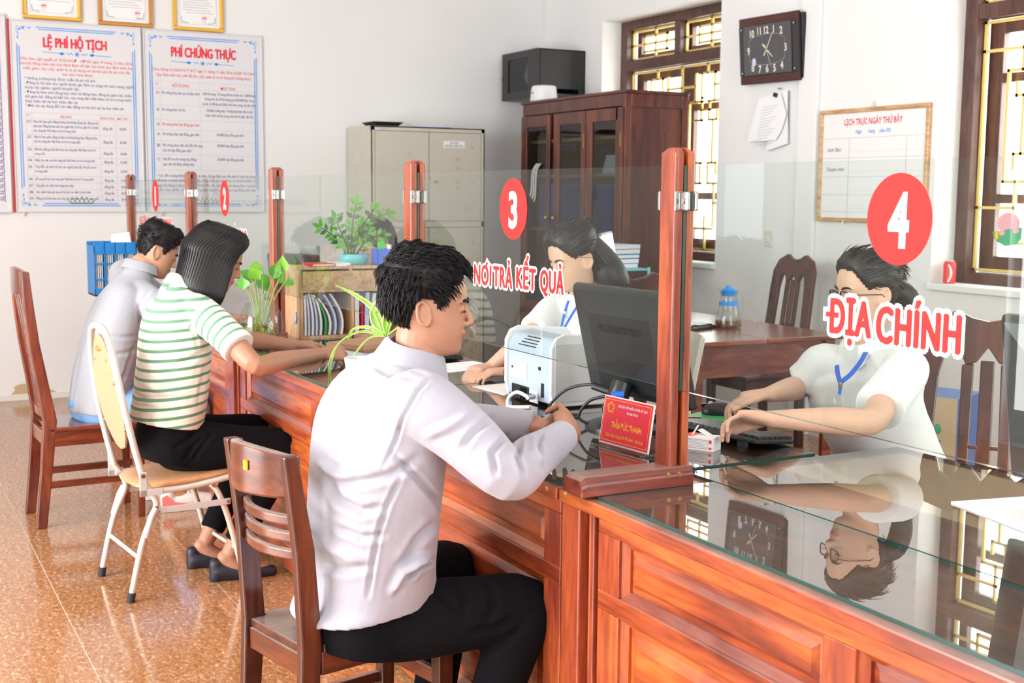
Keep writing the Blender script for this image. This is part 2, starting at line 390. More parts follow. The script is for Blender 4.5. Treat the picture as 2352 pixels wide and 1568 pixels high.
WIN = [(-8.355, -6.86), (-4.93, -3.43), (-1.4, .1)]
ZS, ZT = 1.01, 2.80
# window wall with three recessed openings
b = MB()
xs = [XW]+[v for w_ in WIN for v in w_]+[XN]
for k in range(0, len(xs), 2): b.bb(xs[k], xs[k+1], YW, YW+.3, 0, ZC)
for a, c in WIN: b.bb(a, c, YW, YW+.3, 0, ZS); b.bb(a, c, YW, YW+.3, ZT, ZC)
struct(b.build('wall_window', 'wall'), 'white plastered wall with the recessed barred windows', 'wall')
struct(MB().bb(-6.03, -5.86, YW-.03, YW, 0, ZC).build('trim_1', 'wall', bevel=.006), 'shallow white plastered pilaster behind the clock', 'trim')
for k, (a, c) in enumerate(WIN):
    MB().bb(a, c, YW-.03, YW+.02, ZS-.035, ZS).build('window_sill', 'wall', bpy.data.objects['wall_window'], bevel=.004)
# public-side wall with three tall doorways, near wall with the entrance
b = MB(); DOORS = [(-5.2, -2.6), (-1.6, .9)]
xs = [XW, -8.3, -7.5]+[v for w_ in DOORS for v in w_]+[XN]
xs = [XW, -8.3, -7.5, -5.2, -2.6, -1.6, .9, XN]
for k in range(0, len(xs), 2): b.bb(xs[k], xs[k+1], YP-.25, YP, 0, ZC)
for a, c in DOORS: b.bb(a, c, YP-.25, YP, 2.9, ZC)
b.bb(-8.3, -7.5, YP-.25, YP, 0, 1.0); b.bb(-8.3, -7.5, YP-.25, YP, 2.4, ZC)
struct(b.build('wall_public', 'wall'), 'white wall with tall doorways on the visitor side', 'wall')
b = MB(); b.bb(XN, XN+.2, YP, .7, 0, ZC); b.bb(XN, XN+.2, 3.7, YW+.3, 0, ZC); b.bb(XN, XN+.2, .7, 3.7, 3.05, ZC)
struct(b.build('wall_near', 'wall'), 'white wall behind the photographer with wide entrance', 'wall')
struct(MB().bb(-30, 25, -30, -3.05, -.3, -.05).build('ground_outside', 'trim_white'), 'pale paved ground outside the doorways', 'ground')
struct(MB().bb(-30, 25, 5.5, 30, -.3, -.05).build('ground_outside', 'trim_white'), 'pale ground outside behind the barred windows', 'ground')

# wall trunking in the corner
for nm, px, wd in (('trunking', 1249, .035), ('trunking', 1259, .018)):
    p = atX(px, 60, XW)
    tag(MB().bb(XW, XW+.02, p.y-wd/2, p.y+wd/2, 1.6, ZC).build(nm, 'trim_white', bevel=.003),
        'wider white cable trunking running up the corner' if wd > .03 else 'narrow white cable trunking running up beside the corner', 'trunking')

# ---------------------------------------------------------------- windows
def make_window(n, a, c, label):
    root = bpy.data.objects.new('window_%d' % n, None); COL.objects.link(root); root.location = ((a+c)/2, YW+.17, ZS)
    struct(root, label, 'window'); WORLDP.add(root.name)
    y0 = YW+.17; fw = .085; zt = 2.46
    f = MB(); f.bb(a, a+fw, y0, y0+.09, ZS, ZT); f.bb(c-fw, c, y0, y0+.09, ZS, ZT)
    f.bb(a+fw, c-fw, y0, y0+.09, ZS, ZS+.06); f.bb(a+fw, c-fw, y0, y0+.09, ZT-.07, ZT); f.bb(a+fw, c-fw, y0+.003, y0+.09, zt-.04, zt+.04)
    f.build('frame', 'window_wood', root, bevel=.004)
    xm = (a+c)/2
    MB().bb(xm-.035, xm+.035, y0+.003, y0+.09, zt+.04, ZT-.07).build('mullion', 'window_wood', root, bevel=.004)
    # casements behind the bars: stiles, rails, panes
    for (p, q) in ((a+fw, xm), (xm, c-fw)):
        for (z0, z1, rails, st) in ((ZS+.06, zt-.04, (ZS+.46, ZS+1.10), .095), (zt+.04, ZT-.07, (), .055)):
            cs = MB(); yy0, yy1 = y0+.10, y0+.14
            cs.bb(p, p+st, yy0, yy1, z0, z1); cs.bb(q-st*.6, q, yy0, yy1, z0, z1)
            cs.bb(p+st, q-st*.6, yy0, yy1, z0, z0+st*.95); cs.bb(p+st, q-st*.6, yy0, yy1, z1-st*.8, z1)
            for r_ in rails: cs.bb(p+st, q-st*.6, yy0, yy1, r_-.025, r_+.025)
            co = cs.build('casement', 'window_wood', root, bevel=.003)
            zz = [z0+st*.95]+[v for r_ in rails for v in (r_-.025, r_+.025)]+[z1-st*.8]
            for k in range(0, len(zz), 2):
                MB().bb(p+st, q-st*.6, yy0+.018, yy0+.022, zz[k], zz[k+1]).build('pane', 'window_pane', co)
    # yellow steel grille
    g = sub('grille', root); WORLDP.add(g.name); g.matrix_parent_inverse = root.matrix_basis.inverted()
    yb = y0+.06; t = .016
    def bar(x0, z0, x1, z1):
        MB().bb(min(x0, x1)-t/2, max(x0, x1)+t/2, yb-.008, yb+.008, min(z0, z1)-t/2, max(z0, z1)+t/2).build('grille_bar', 'yellow_paint', g)
    L, Rr, zb, zu = a+fw+.012, c-fw-.012, ZS+.075, zt-.055
    W2 = (Rr-L)/2
    bar(L, zb, L, zu); bar(Rr, zb, Rr, zu); bar(L, zb, Rr, zb); bar(L, zu, Rr, zu); bar(xm, zb, xm, zu)
    H = zu-zb
    for s0, sg in ((L, 1), (Rr, -1)):                       # key-fret pattern, mirrored about the mullion
        X = lambda u: s0+sg*u*W2
        Z = lambda v: zb+v*H
        segs = [((0, .13+.125), (.37, .255)), ((.37, .13), (.37, .36)), ((.37, .115), (.73, .115)), ((.73, .115), (.73, .36)), ((.52, 0), (.52, .18)),
                ((.25, .36), (.48, .36)), ((.25, .36), (.25, .80)), ((.48, .36), (.48, .47)), ((.48, .47), (.34, .47)), ((.34, .47), (.34, .41)),
                ((.41, .47), (.41, .70)), ((.34, .70), (.48, .70)), ((.34, .70), (.34, .75)), ((.48, .70), (.48, .80)), ((.25, .80), (.50, .80)),
                ((.48, .755), (.64, .755)), ((.39, .80), (.39, .95)), ((0, .885), (.39, .885)), ((.39, .95), (.62, .95)), ((.62, .82), (.62, .95)), ((.52, .95), (.52, 1)),
                ((.62, .36), (.85, .36)), ((.85, .36), (.85, .80)), ((.62, .80), (.85, .80)), ((.62, .36), (.62, .47)), ((.62, .47), (.76, .47)), ((.73, .255), (1, .255)), ((.73, .885), (1, .885)), ((.73, .80), (.73, .95)), ((.62, .82), (.62, .70)), ((.62, .70), (.76, .70))]
        for (p, q) in segs: bar(X(p[0]), Z(p[1]), X(q[0]), Z(q[1]))
        # transom light: bordered square fret
        l0, l1 = (L, xm-.045) if sg > 0 else (xm+.045, Rr)
        u0, u1 = zt+.05, ZT-.08; mx_, mz = (l0+l1)/2, (u0+u1)/2; hw, hh = (l1-l0)*.24, (u1-u0)*.27
        bar(l0, u0, l0, u1); bar(l1, u0, l1, u1); bar(l0, u0, l1, u0); bar(l0, u1, l1, u1)
        bar(mx_-hw, mz-hh, mx_-hw, mz+hh); bar(mx_+hw, mz-hh, mx_+hw, mz+hh); bar(mx_-hw, mz-hh, mx_+hw, mz-hh); bar(mx_-hw, mz+hh, mx_+hw, mz+hh)
        bar(mx_, u0, mx_, u1); bar(l0, mz, l1, mz)
    return root
make_window(1, *WIN[0], 'brown wooden window with yellow fretwork bars behind the bookcase')
make_window(2, *WIN[1], 'brown wooden window with yellow fretwork bars right of the duty board')
make_window(3, *WIN[2], 'brown wooden window with yellow bars outside the picture')
# ================================================================== service counter
YF, ZD = 1.42, .81            # counter front, height of the glass top
def counter(name, label, x0, x1, cols, yb, pil=True):
    t = thing(name, label, 'desk', ((x0+x1)/2, YF, 0), world=True)
    zt = ZD-.008
    MB().bb(x0, x1, YF-.004, yb, zt-.03, zt).build('top_board', 'desk_wood', t, bevel=.004)
    yf = YF+.012
    MB().bb(x0+.01, x1-.01, yf+.03, yf+.045, .06, zt-.03).build('back_board', 'desk_wood', t)
    xl = x0+.005
    if pil:
        MB().bb(x0+.005, x0+.085, YF+.002, yf+.03, 0, zt-.03).build('pilaster', 'desk_wood_z', t, bevel=.004)
        for k in range(3): MB().cyl((x0+.095+k*.013, yf+.018, .0), (x0+.095+k*.013, yf+.018, zt-.03), .007, seg=10).build('reeding', 'desk_wood_z', t, smooth=40)
        MB().bb(x0+.128, x0+.142, YF+.006, yf+.03, 0, zt-.03).build('pilaster', 'desk_wood_z', t, bevel=.003)
        xl = x0+.15
    # rails and stiles
    rails = [(.736, zt-.03), (.562, .606), (.02, .12)]
    for z0, z1 in rails: MB().bb(xl, x1-.005, yf, yf+.03, z0, z1).build('rail', 'desk_wood', t, bevel=.003)
    sx = [xl]+[c for p in cols for c in p]+[x1-.005]
    for k in range(0, len(sx), 2):
        for z0, z1 in ((.606, .736), (.12, .562)): MB().bb(sx[k], sx[k+1], yf+.0005, yf+.03, z0, z1).build('stile', 'desk_wood_z', t, bevel=.002)
    for a, c in cols:
        for z0, z1 in ((.606, .736), (.12, .562)):
            # bevelled raised panel inside a moulding
            for (p, q, ax) in (((a, z0), (c, z0), 0), ((a, z1), (c, z1), 0), ((a, z0), (a, z1), 1), ((c, z0), (c, z1), 1)):
                sgx = 1 if p[0] == a else -1; sgz = 1 if p[1] == z0 else -1
                mld = MB()
                if ax == 0:
                    zz = p[1]; mld.prism([(0, 0), (sgz*.016, 0), (sgz*.016, .010), (sgz*.008, .016), (0, .022)], a, c, lambda u, v, d: (d, yf+.03-v, zz+u))
                else:
                    xx = p[0]; mld.prism([(0, 0), (sgx*.016, 0), (sgx*.016, .010), (sgx*.008, .016), (0, .022)], z0, z1, lambda u, v, d: (xx+u, yf+.03-v, d))
                mld.build('moulding', 'desk_wood' if ax == 0 else 'desk_wood_z', t)
            i0, i1, i2 = .016, .030, .052
            def rg(i, y): return [(a+i, y, z0+i), (c-i, y, z0+i), (c-i, y, z1-i), (a+i, y, z1-i)]
            pm = MB(); pm.loft([rg(.010, yf+.031), rg(.010, yf+.027), rg(i1, yf+.025), rg(i2 if z1-z0 > .2 else .042, yf+.015)])
            pm.build('panel', 'desk_wood', t)
    # end panels
    for xx in (x0+.01, x1-.03): MB().bb(xx, xx+.02, yf+.045, yb-.02, 0, zt-.03).build('end_panel', 'desk_wood_z', t)
    return t
desk4 = counter('counter_desk', 'nearest varnished red wood counter desk at window four', -2.435, -.86, [(-2.20, -1.56), (-1.48, -.95)], 2.48)
desk3 = counter('counter_desk', 'middle red wood counter desk where the printer stands', -5.33, -2.445, [(-5.10, -4.25), (-4.17, -3.36), (-3.28, -2.53)], 2.22)
desk1 = counter('counter_desk', 'far red wood counter desk carrying the blue crate', -8.33, -5.34, [(-8.10, -7.25), (-7.17, -6.35), (-6.27, -5.43)], 2.22)
for (px, py, d) in ((1257, 1121, desk3), (1300, 1131, desk4)):
    p = atY(px, py, YF-.004)
    MB().cyl((p.x, YF-.006, p.z), (p.x, YF+.003, p.z), .006, seg=12).build('screw_cover', 'pine', d)

def sheet(label, x0, x1, y0, y1, z=ZD, under=None):
    t = thing('glass_sheet', label, 'glass top', ((x0+x1)/2, (y0+y1)/2, z-.008), world=True)
    s = MB().bb(x0, x1, y0, y1, z-.008, z); o = s.build('pane', 'top_glass', t)
    o.data.materials.append(MATS['glass_edge'])
    for p in o.data.polygons:
        if abs(p.normal.z) < .5: p.material_index = 1
    return t
sheet('front strip of glass covering the nearest counter desk', -2.305, -.87, 1.442, 1.762)
sheet('wide sheet of glass covering the back of the nearest desk', -2.42, -.87, 1.768, 2.46)
sheet('glass top of the middle desk under the printer', -3.90, -2.45, 1.436, 2.20)
sheet('glass top of the middle desk before the striped-shirt woman', -5.31, -3.91, 1.432, 2.20)
sheet('glass top of the far desk under the blue crate', -8.30, -5.36, 1.44, 2.20)

# posts, feet and glass screens
PX = [-8.63, -6.95, -5.385, -3.845, -2.343]
PY = 1.667
POSTL = ['farthest wooden screen post beside window one', 'wooden screen post between windows one and two', 'wooden screen post standing behind the fish bowl plant', 'wooden screen post between the leafy plant and window three', 'nearest tall wooden screen post beside window four']
for i, px in enumerate(PX):
    t = thing('screen_post', POSTL[i], 'post', (px, PY, ZD), group='screen posts on the counter')
    w_, d_, zt = .028, .0275, .775
    def prof(sgn):      # two halves with a slot between them, beaded outer corners
        y0, y1 = (-d_, -.006) if sgn < 0 else (.006, d_)
        return y0, y1
    for sgn in (-1, 1):
        y0, y1 = prof(sgn); yo = y0 if sgn < 0 else y1; yi = y1 if sgn < 0 else y0
        ring = lambda z, k: [(-w_+k, yo-sgn*k, z), (w_-k-.006, yo-sgn*k, z), (w_-k-.004, yo-sgn*(.002+k), z), (w_-k-.004, yo-sgn*(.004+k), z), (w_-k, yo-sgn*(.006+k), z), (w_-k, yi, z), (-w_+k, yi, z)]
        m_ = MB(); m_.loft([ring(.045, 0), ring(zt-.012, 0), ring(zt, .012)]); m_.build('post_half', 'post_wood', t)
        MB().cyl((w_-.0045, yo-sgn*.0045, .045), (w_-.0045, yo-sgn*.0045, zt-.012), .0042, seg=10).build('bead', 'post_wood', t, smooth=40)
    MB().bb(-w_+.001, -w_+.012, -.006, .006, .045, zt-.014).build('slot_back', 'post_wood', t)
    fw = .042
    f = MB(); r = lambda x, k, z0: [(-fw+k, x, z0), (fw-k, x, z0)]
    prof_ = [(-fw, 0), (fw, 0), (fw, .026), (fw-.004, .028), (fw-.004, .033), (fw-.010, .045), (-fw+.010, .045), (-fw+.004, .033), (-fw+.004, .028), (-fw, .026)]
    n = len(prof_); y0, y1 = -.275, .034
    f.loft([[(a*.999, y0+.006, b*.8) for a, b in prof_], [(a, y0+.02, b) for a, b in prof_], [(a, y1, b) for a, b in prof_]])
    f.build('foot', 'foot_wood', t, bevel=.002)
    for yy in (-.035, -.005): MB().cyl((fw-.006, yy, .030), (fw+.001, yy, .028), .0055, seg=12).build('screw', 'brass', t, smooth=40)
    for sgn in (-1, 1):     # chrome clips gripping the glass
        if (i == 0 and sgn < 0): continue
        for zc in (.655,):
            x0 = w_ if sgn > 0 else -w_
            c = MB(); c.bb(x0+sgn*.001, x0+sgn*.004, -.030, .030, zc-.022, zc+.022); c.build('clip', 'chrome', t, bevel=.002)
            c = MB()
            for ys in (-1, 1): c.bb(x0+sgn*.004, x0+sgn*.030, ys*.0115-.0055, ys*.0115+.0055, zc-.022, zc+.022)
            c.build('clip', 'chrome', t, bevel=.004)
            MB().cyl((x0+sgn*.017, -.0195, zc), (x0+sgn*.017, -.0165, zc), .006, seg=12).build('screw', 'chrome', t, smooth=40)
GL = [('glass screen marked one at the far end', 0), ('glass screen marked two behind the visitors', 1), ('plain glass screen before the pine file rack', 2), ('glass screen marked three beside the printer', 3), ('nearest glass screen marked four', 4)]
screens = []
for lab, i in GL:
    x0 = PX[i]+.0285; x1 = PX[i+1]-.0285 if i < 4 else -.90
    z0, z1 = 1.032, 1.545
    t = thing('glass_screen', lab, 'glass screen', ((x0+x1)/2, PY, z0), group='glass screens on the counter', world=True)
    o = MB().bb(x0, x1, PY-.004, PY+.004, z0, z1).build('pane', 'pane', t)
    o.data.materials.append(MATS['glass_edge'])
    for p in o.data.polygons:
        if abs(p.normal.y) < .5: p.material_index = 1
    screens.append((t, x0, x1))
def badge(i, cpx, cpy, r, num, lines):
    """red disc with a white number and outlined words, stuck on the visitor side of the screen"""
    t = screens[i][0]; y = PY-.0045
    c = atY(cpx, cpy, y)
    ry = r*1.04
    mk = lambda: Print((c.x, y, c.z), (1, 0, 0), (0, 0, 1), (0, -1, 0), .0006)
    pr = mk(); pr.poly('sticker_red', [(r*math.cos(a), ry*math.sin(a)) for a in [2*math.pi*k/48 for k in range(48)]]); pr.done(t, {'sticker_red': 'disc'})
    pr = mk(); pr.text('sticker_white', num, 0, -ry*.58, ry*1.16, wid=r*(.64 if num != '1' else .34), bold=.035, align='C', res=6, d=.0005); pr.done(t, {'sticker_white': 'numeral'})
    for body, x, yy, h, wd in lines:
        p = atY(x, yy, y)
        pr = mk(); o1 = h*.15
        for q in range(12): pr.text('sticker_white', body, p.x-c.x+o1*math.cos(q*math.pi/6), p.z-c.z+o1*math.sin(q*math.pi/6), h, wid=wd, align='L', res=4, space=1.1, d=q*.00003)
        pr.done(t, {'sticker_white': 'word_outline'})
        pr = mk(); o2 = h*.06
        for q in range(5): pr.text('sticker_red', body, p.x-c.x+o2*math.cos(q*1.2566), p.z-c.z+o2*math.sin(q*1.2566)*.6, h, wid=wd, align='L', res=4, space=1.1, d=.0006+q*.00003)
        pr.done(t, {'sticker_red': 'word'})
        if body in ('DỊA', 'NOI'):      # the stroke through the first letter / the horn of the O, laid on as strips
            q0 = (p.x-c.x, p.z-c.z)
            seg_ = [(q0[0]-h*.13, q0[1]+h*.5), (q0[0]+h*.24, q0[1]+h*.5)] if body == 'DỊA' else [(q0[0]+wd*.70, q0[1]+h*.90), (q0[0]+wd*.77, q0[1]+h*1.08)]
            for mt, ww, dd in (('sticker_white', h*.40, .0), ('sticker_red', h*.15, .0010)):
                pr = mk(); pr.line(mt, seg_, ww, dd-.0002 if mt == 'sticker_white' else dd); pr.done(t, {mt: 'accent_stroke'})
def wd(i, xa, ya, xb, yb): return abs(atY(xb, yb, PY).x-atY(xa, ya, PY).x)
def rad(xa, xb, y): return abs(atY(xb, y, PY).x-atY(xa, y, PY).x)/2
badge(4, 2065, 503, rad(1990, 2140, 503), '4', [('DỊA', 1908, 762, .068, wd(4, 1908, 740, 1998, 760)), ('CHÍNH', 2014, 784, .068, wd(4, 2014, 780, 2203, 800))])
badge(3, 1179, 480, rad(1148, 1211, 480), '3', [('NOI', 1090, 650, .060, wd(3, 1090, 640, 1128, 640)), ('TRẢ', 1134, 656, .060, wd(3, 1134, 640, 1176, 650)), ('KẾT', 1187, 660, .060, wd(3, 1187, 640, 1230, 650)), ('QUẢ', 1242, 668, .060, wd(3, 1242, 640, 1294, 650))])
badge(1, 516, 455, rad(506, 527, 455), '2', [('CHỨNG THỰC BẢN SAO', 481, 546, .062, wd(1, 481, 540, 567, 540))])
badge(0, 357, 449, rad(349, 364, 449), '1', [('NGƯỜI CÓ CÔNG CÁCH MẠNG', 322, 513, .050, wd(0, 322, 507, 396, 507))])

# ================================================================== chairs
def tapered(b, p0, p1, s0, s1):
    """square tapered post between p0 and p1; s = (sx, sy)"""
    r = lambda p, s: [(p[0]-s[0]/2, p[1]-s[1]/2, p[2]), (p[0]+s[0]/2, p[1]-s[1]/2, p[2]), (p[0]+s[0]/2, p[1]+s[1]/2, p[2]), (p[0]-s[0]/2, p[1]+s[1]/2, p[2])]
    return b.loft([r(p0, s0), r(p1, s1)])
def post_path(b, pts, sx, sy):
    r = lambda p, k: [(p[0]-sx/2, p[1]-k/2, p[2]), (p[0]+sx/2, p[1]-k/2, p[2]), (p[0]+sx/2, p[1]+k/2, p[2]), (p[0]-sx/2, p[1]+k/2, p[2])]
    return b.loft([r(p, sy[i] if isinstance(sy, list) else sy) for i, p in enumerate(pts)])
def curved_slat(w, z0, z1, ymid, yend, th, zcurve=0, n=10):
    """slat spanning -w..w, bowed backwards in the middle"""
    rings = []
    for k in range(n+1):
        u = -1+2*k/n; x = u*w; y = ymid+(yend-ymid)*u*u; zz1 = z1+zcurve*(1-u*u)
        rings.append([(x, y-th/2, z0), (x, y+th/2, z0), (x, y+th/2, zz1), (x, y-th/2, zz1)])
    return MB().loft(rings)
# --- the foreground chair
ch = thing('wooden_chair', 'dark brown wooden chair with three thin slats under the man in lilac shirt', 'chair', (-2.865, 1.06, 0), R(12))
W, SH = .150, .425
for s in (-1, 1):
    b = MB(); post_path(b, [(s*(W-.013), -.225, 0), (s*(W-.013), -.205, .25), (s*(W-.013), -.195, SH), (s*(W-.013), -.210, .66), (s*(W-.013), -.245, .885)], .026, [.042, .05, .056, .05, .036])
    b.build('back_post', 'chair_wood', ch, bevel=.005)
    b = MB(); tapered(b, (s*(W-.02), .195, 0), (s*(W-.02), .195, SH-.022), (.034, .034), (.042, .045)); b.build('leg', 'chair_wood', ch, bevel=.004)
    MB().bb(s*(W-.012)-.011, s*(W-.012)+.011, -.17, .175, SH-.075, SH-.02).build('side_rail', 'chair_wood_y', ch, bevel=.003)
    MB().bb(s*(W-.012)-.010, s*(W-.012)+.010, -.18, .18, .16, .19).build('stretcher', 'chair_wood_y', ch, bevel=.003)
b = MB(); b.prism([(-W+.026, -.21), (W-.026, -.21), (W-.026, -.165), (W, -.165), (W, .215), (-W, .215), (-W, -.165), (-W+.026, -.165)], SH-.02, SH, lambda a, c, d: (a, c, d)); b.build('seat', 'chair_wood_y', ch, bevel=.004)
MB().bb(-W+.03, W-.03, .185, .207, SH-.075, SH-.02).build('front_rail', 'chair_rail', ch, bevel=.003)
MB().bb(-W+.03, W-.03, -.215, -.195, SH-.075, SH-.02).build('back_rail', 'chair_rail', ch, bevel=.003)
MB().bb(-W+.03, W-.03, .18, .20, .23, .27).build('stretcher', 'chair_rail', ch, bevel=.003)
curved_slat(W-.012, .782, .880, -.285, -.225, .026, .020).build('top_rail', 'chair_rail', ch, bevel=.006, smooth=40)
for z0, yy in ((.712, -.215), (.672, -.212), (.630, -.210)): curved_slat(W-.014, z0, z0+.026, yy-.032, yy+.006, .018).build('slat', 'chair_rail', ch, bevel=.005, smooth=40)
MB().box((.03, -.2965, .852), (.016, .004, .022)).build('sticker', 'name_yellow', ch)
# --- the far red chair
c2 = thing('wooden_chair', 'glossy red wood chair with tall curved back under the man in grey', 'chair', (-5.83, .895, 0), R(2))
W, SH = .165, .445
for s in (-1, 1):
    b = MB(); post_path(b, [(s*(W-.014), -.228, 0), (s*(W-.014), -.200, .25), (s*(W-.014), -.178, SH+.03), (s*(W-.014), -.200, .62), (s*(W-.014), -.232, .82), (s*(W-.014), -.250, 1.0), (s*(W-.014), -.258, 1.13)], .028, [.046, .052, .060, .052, .046, .042, .034])
    b.build('back_post', 'red_wood', c2, bevel=.006)
    b = MB(); tapered(b, (s*(W-.02), .205, 0), (s*(W-.02), .205, SH-.02), (.034, .034), (.042, .042)); b.build('leg', 'red_wood', c2, bevel=.005)
    MB().bb(s*(W-.012)-.011, s*(W-.012)+.011, -.18, .19, SH-.085, SH-.022).build('side_rail', 'red_wood_y', c2, bevel=.003)
    MB().bb(s*(W-.012)-.009, s*(W-.012)+.009, -.19, .19, .175, .205).build('stretcher', 'red_wood_y', c2, bevel=.003)
    MB().bb(s*(W-.10)-.009, s*(W-.10)+.009, -.21, .19, .225, .255).build('stretcher', 'red_wood_y', c2, bevel=.003) if s > 0 else None
MB().bb(-W, W, -.185, .22, SH-.022, SH).build('seat', 'red_wood_y', c2, bevel=.006)
MB().bb(-W+.03, W-.03, .19, .21, SH-.085, SH-.022).build('front_rail', 'red_wood', c2, bevel=.003)
MB().bb(-W+.03, W-.03, -.205, -.185, SH-.085, SH-.022).build('back_rail', 'red_wood', c2, bevel=.003)
curved_slat(W-.012, 1.03, 1.125, -.28, -.250, .026, .02).build('top_rail', 'red_wood', c2, bevel=.006)
for x in (-.06, 0, .06):
    b = MB(); post_path(b, [(x, -.19, SH+.05), (x, -.215, .70), (x, -.265, 1.04)], .03, .014); b.build('back_slat', 'red_wood', c2, bevel=.004)
curved_slat(W-.012, SH+.04, SH+.075, -.20, -.180, .02).build('lower_rail', 'red_wood', c2, bevel=.004)
# --- folding steel chair
c3 = thing('folding_chair', 'folding steel chair with peach oval back under the striped-shirt woman', 'chair', (-4.69, 1.02, 0), R(6))
W = .185; tr = .0115
def tb(name, pts, r=tr, mat='steel_rod', seg=12): return MB().tube(pts, r, seg).build(name, mat, c3, smooth=50)
def arc(pts, n=6):
    """Catmull-Rom through points"""
    P = [Vector(p) for p in pts]; out = []
    for i in range(len(P)-1):
        p0 = P[max(i-1, 0)]; p1 = P[i]; p2 = P[i+1]; p3 = P[min(i+2, len(P)-1)]
        for k in range(n):
            t = k/n; out.append(.5*((2*p1)+(p2-p0)*t+(2*p0-5*p1+4*p2-p3)*t*t+(3*p1-p0-3*p2+p3)*t**3))
    out.append(P[-1]); return out
rl = []
for s in (-1, 1):
    tb('rear_leg', arc([(s*W, -.215, .012), (s*W, -.165, .22), (s*W, -.115, .335), (s*W, -.125, .385), (s*W, -.155, .435)]))
    MB().cyl((s*W, -.2165, 0), (s*W, -.2105, .035), .0145, seg=14).build('rubber_foot', 'rubber', c3, smooth=50)
    MB().cyl((s*W*.93, .227, 0), (s*W*.93, .222, .035), .0145, seg=14).build('rubber_foot', 'rubber', c3, smooth=50)
    b = MB(); b.tube([(s*(W+.012), -.118, .34), (s*(W+.012), -.135, .31), (s*(W+.012), -.160, .235)], .012, 8); b.build('hinge_link', 'light_grey', c3, smooth=50)
    b = MB(); b.bb(s*(W+.010)-.003, s*(W+.010)+.003, -.175, -.148, .385, .475); b.bb(s*(W+.010)-.003, s*(W+.010)+.003, -.175, -.09, .385, .41); b.build('bracket', 'light_grey', c3, bevel=.002)
    b = MB(); b.bb(s*(W+.008)-.003, s*(W+.008)+.003, -.10, .165, .315, .338); b.build('side_bar', 'light_grey', c3, bevel=.002)
    for yy, zz in ((-.163, .462), (-.118, .34), (-.158, .24), (.155, .327), (.10, .395)): MB().cyl((s*(W+.006), yy, zz), (s*(W+.02), yy, zz), .0075, seg=12).build('rivet', 'chrome', c3, smooth=40)
tb('front_leg', arc([(-W*.93, .224, .012), (-W*.93, .165, .25), (-W*.93, .125, .36), (-W*.80, .10, .395), (-W*.5, .095, .40), (W*.5, .095, .40), (W*.80, .10, .395), (W*.93, .125, .36), (W*.93, .165, .25), (W*.93, .224, .012)]))
tb('cross_bar', [(-W, -.182, .16), (W, -.182, .16)], .008); tb('cross_bar', [(-W*.93, .195, .135), (W*.93, .195, .135)], .008)
tb('seat_frame', arc([(-W, -.15, .40), (-W, .0, .398), (-W, .17, .418), (-W*.8, .215, .42), (W*.8, .215, .42), (W, .17, .418), (W, .0, .398), (W, -.15, .40)]))
s_ = MB(); ring = lambda z, k: [((W-.012-k)*math.copysign(abs(math.cos(a))**.6, math.cos(a)), .03+(.195-k)*math.copysign(abs(math.sin(a))**.6, math.sin(a)), z+.012*math.sin(a)) for a in [2*math.pi*i/32 for i in range(32)]]
s_.loft([ring(.405, .012), ring(.412, 0), ring(.422, 0), ring(.428, .014), ring(.424, .06)]); s_.build('seat', 'seat_orange', c3, smooth=60)
ov = [(0 + W*.93*math.copysign(abs(math.cos(a))**.8, math.cos(a)), math.sin(a)) for a in [2*math.pi*i/40 for i in range(40)]]
bp = []
for k in range(41):                                   # back loop: up one side, over the top, down the other
    a = math.pi*k/40; u = -math.cos(a); x = W*math.copysign(min(1, abs(u)**.55), u)
    h = math.sin(a)**.62
    zz = .435+.555*h; yy = -.155-.095*h-.012*math.sin(math.pi*h)
    bp.append((x*(1-.10*h), yy, zz))
tb('back_frame', bp, .0125)
pn = MB(); front = []; back = []
for k in range(40):
    a = 2*math.pi*k/40; x = (W-.035)*math.cos(a)*(1-.15*max(0, math.sin(a))); zc = .745+.215*math.sin(a); h = (zc-.435)/.555
    yy = -.155-.095*h-.012*math.sin(math.pi*h); front.append((x, yy+.004, zc)); back.append((x, yy-.004, zc))
pn.loft([back, front]); pn.build('back_panel', 'peach', c3, smooth=30)
for (x, zz) in ((-.10, .86), (.05, .87), (.105, .79), (-.135, .62), (.12, .62), (.07, .55)):
    h = (zz-.435)/.555; yy = -.155-.095*h-.012*math.sin(math.pi*h); MB().ell((x, yy-.004, zz), (.006, .003, .006), nu=6, nv=8).build('rivet', 'chrome', c3, smooth=180)
hh = (.915-.435)/.555; yy = -.155-.095*hh-.012*math.sin(math.pi*hh)
MB().ell((-.03, yy-.003, .905), (.035, .004, .011), nu=6, nv=16).build('hand_slot', 'gold_dark', c3, smooth=180)

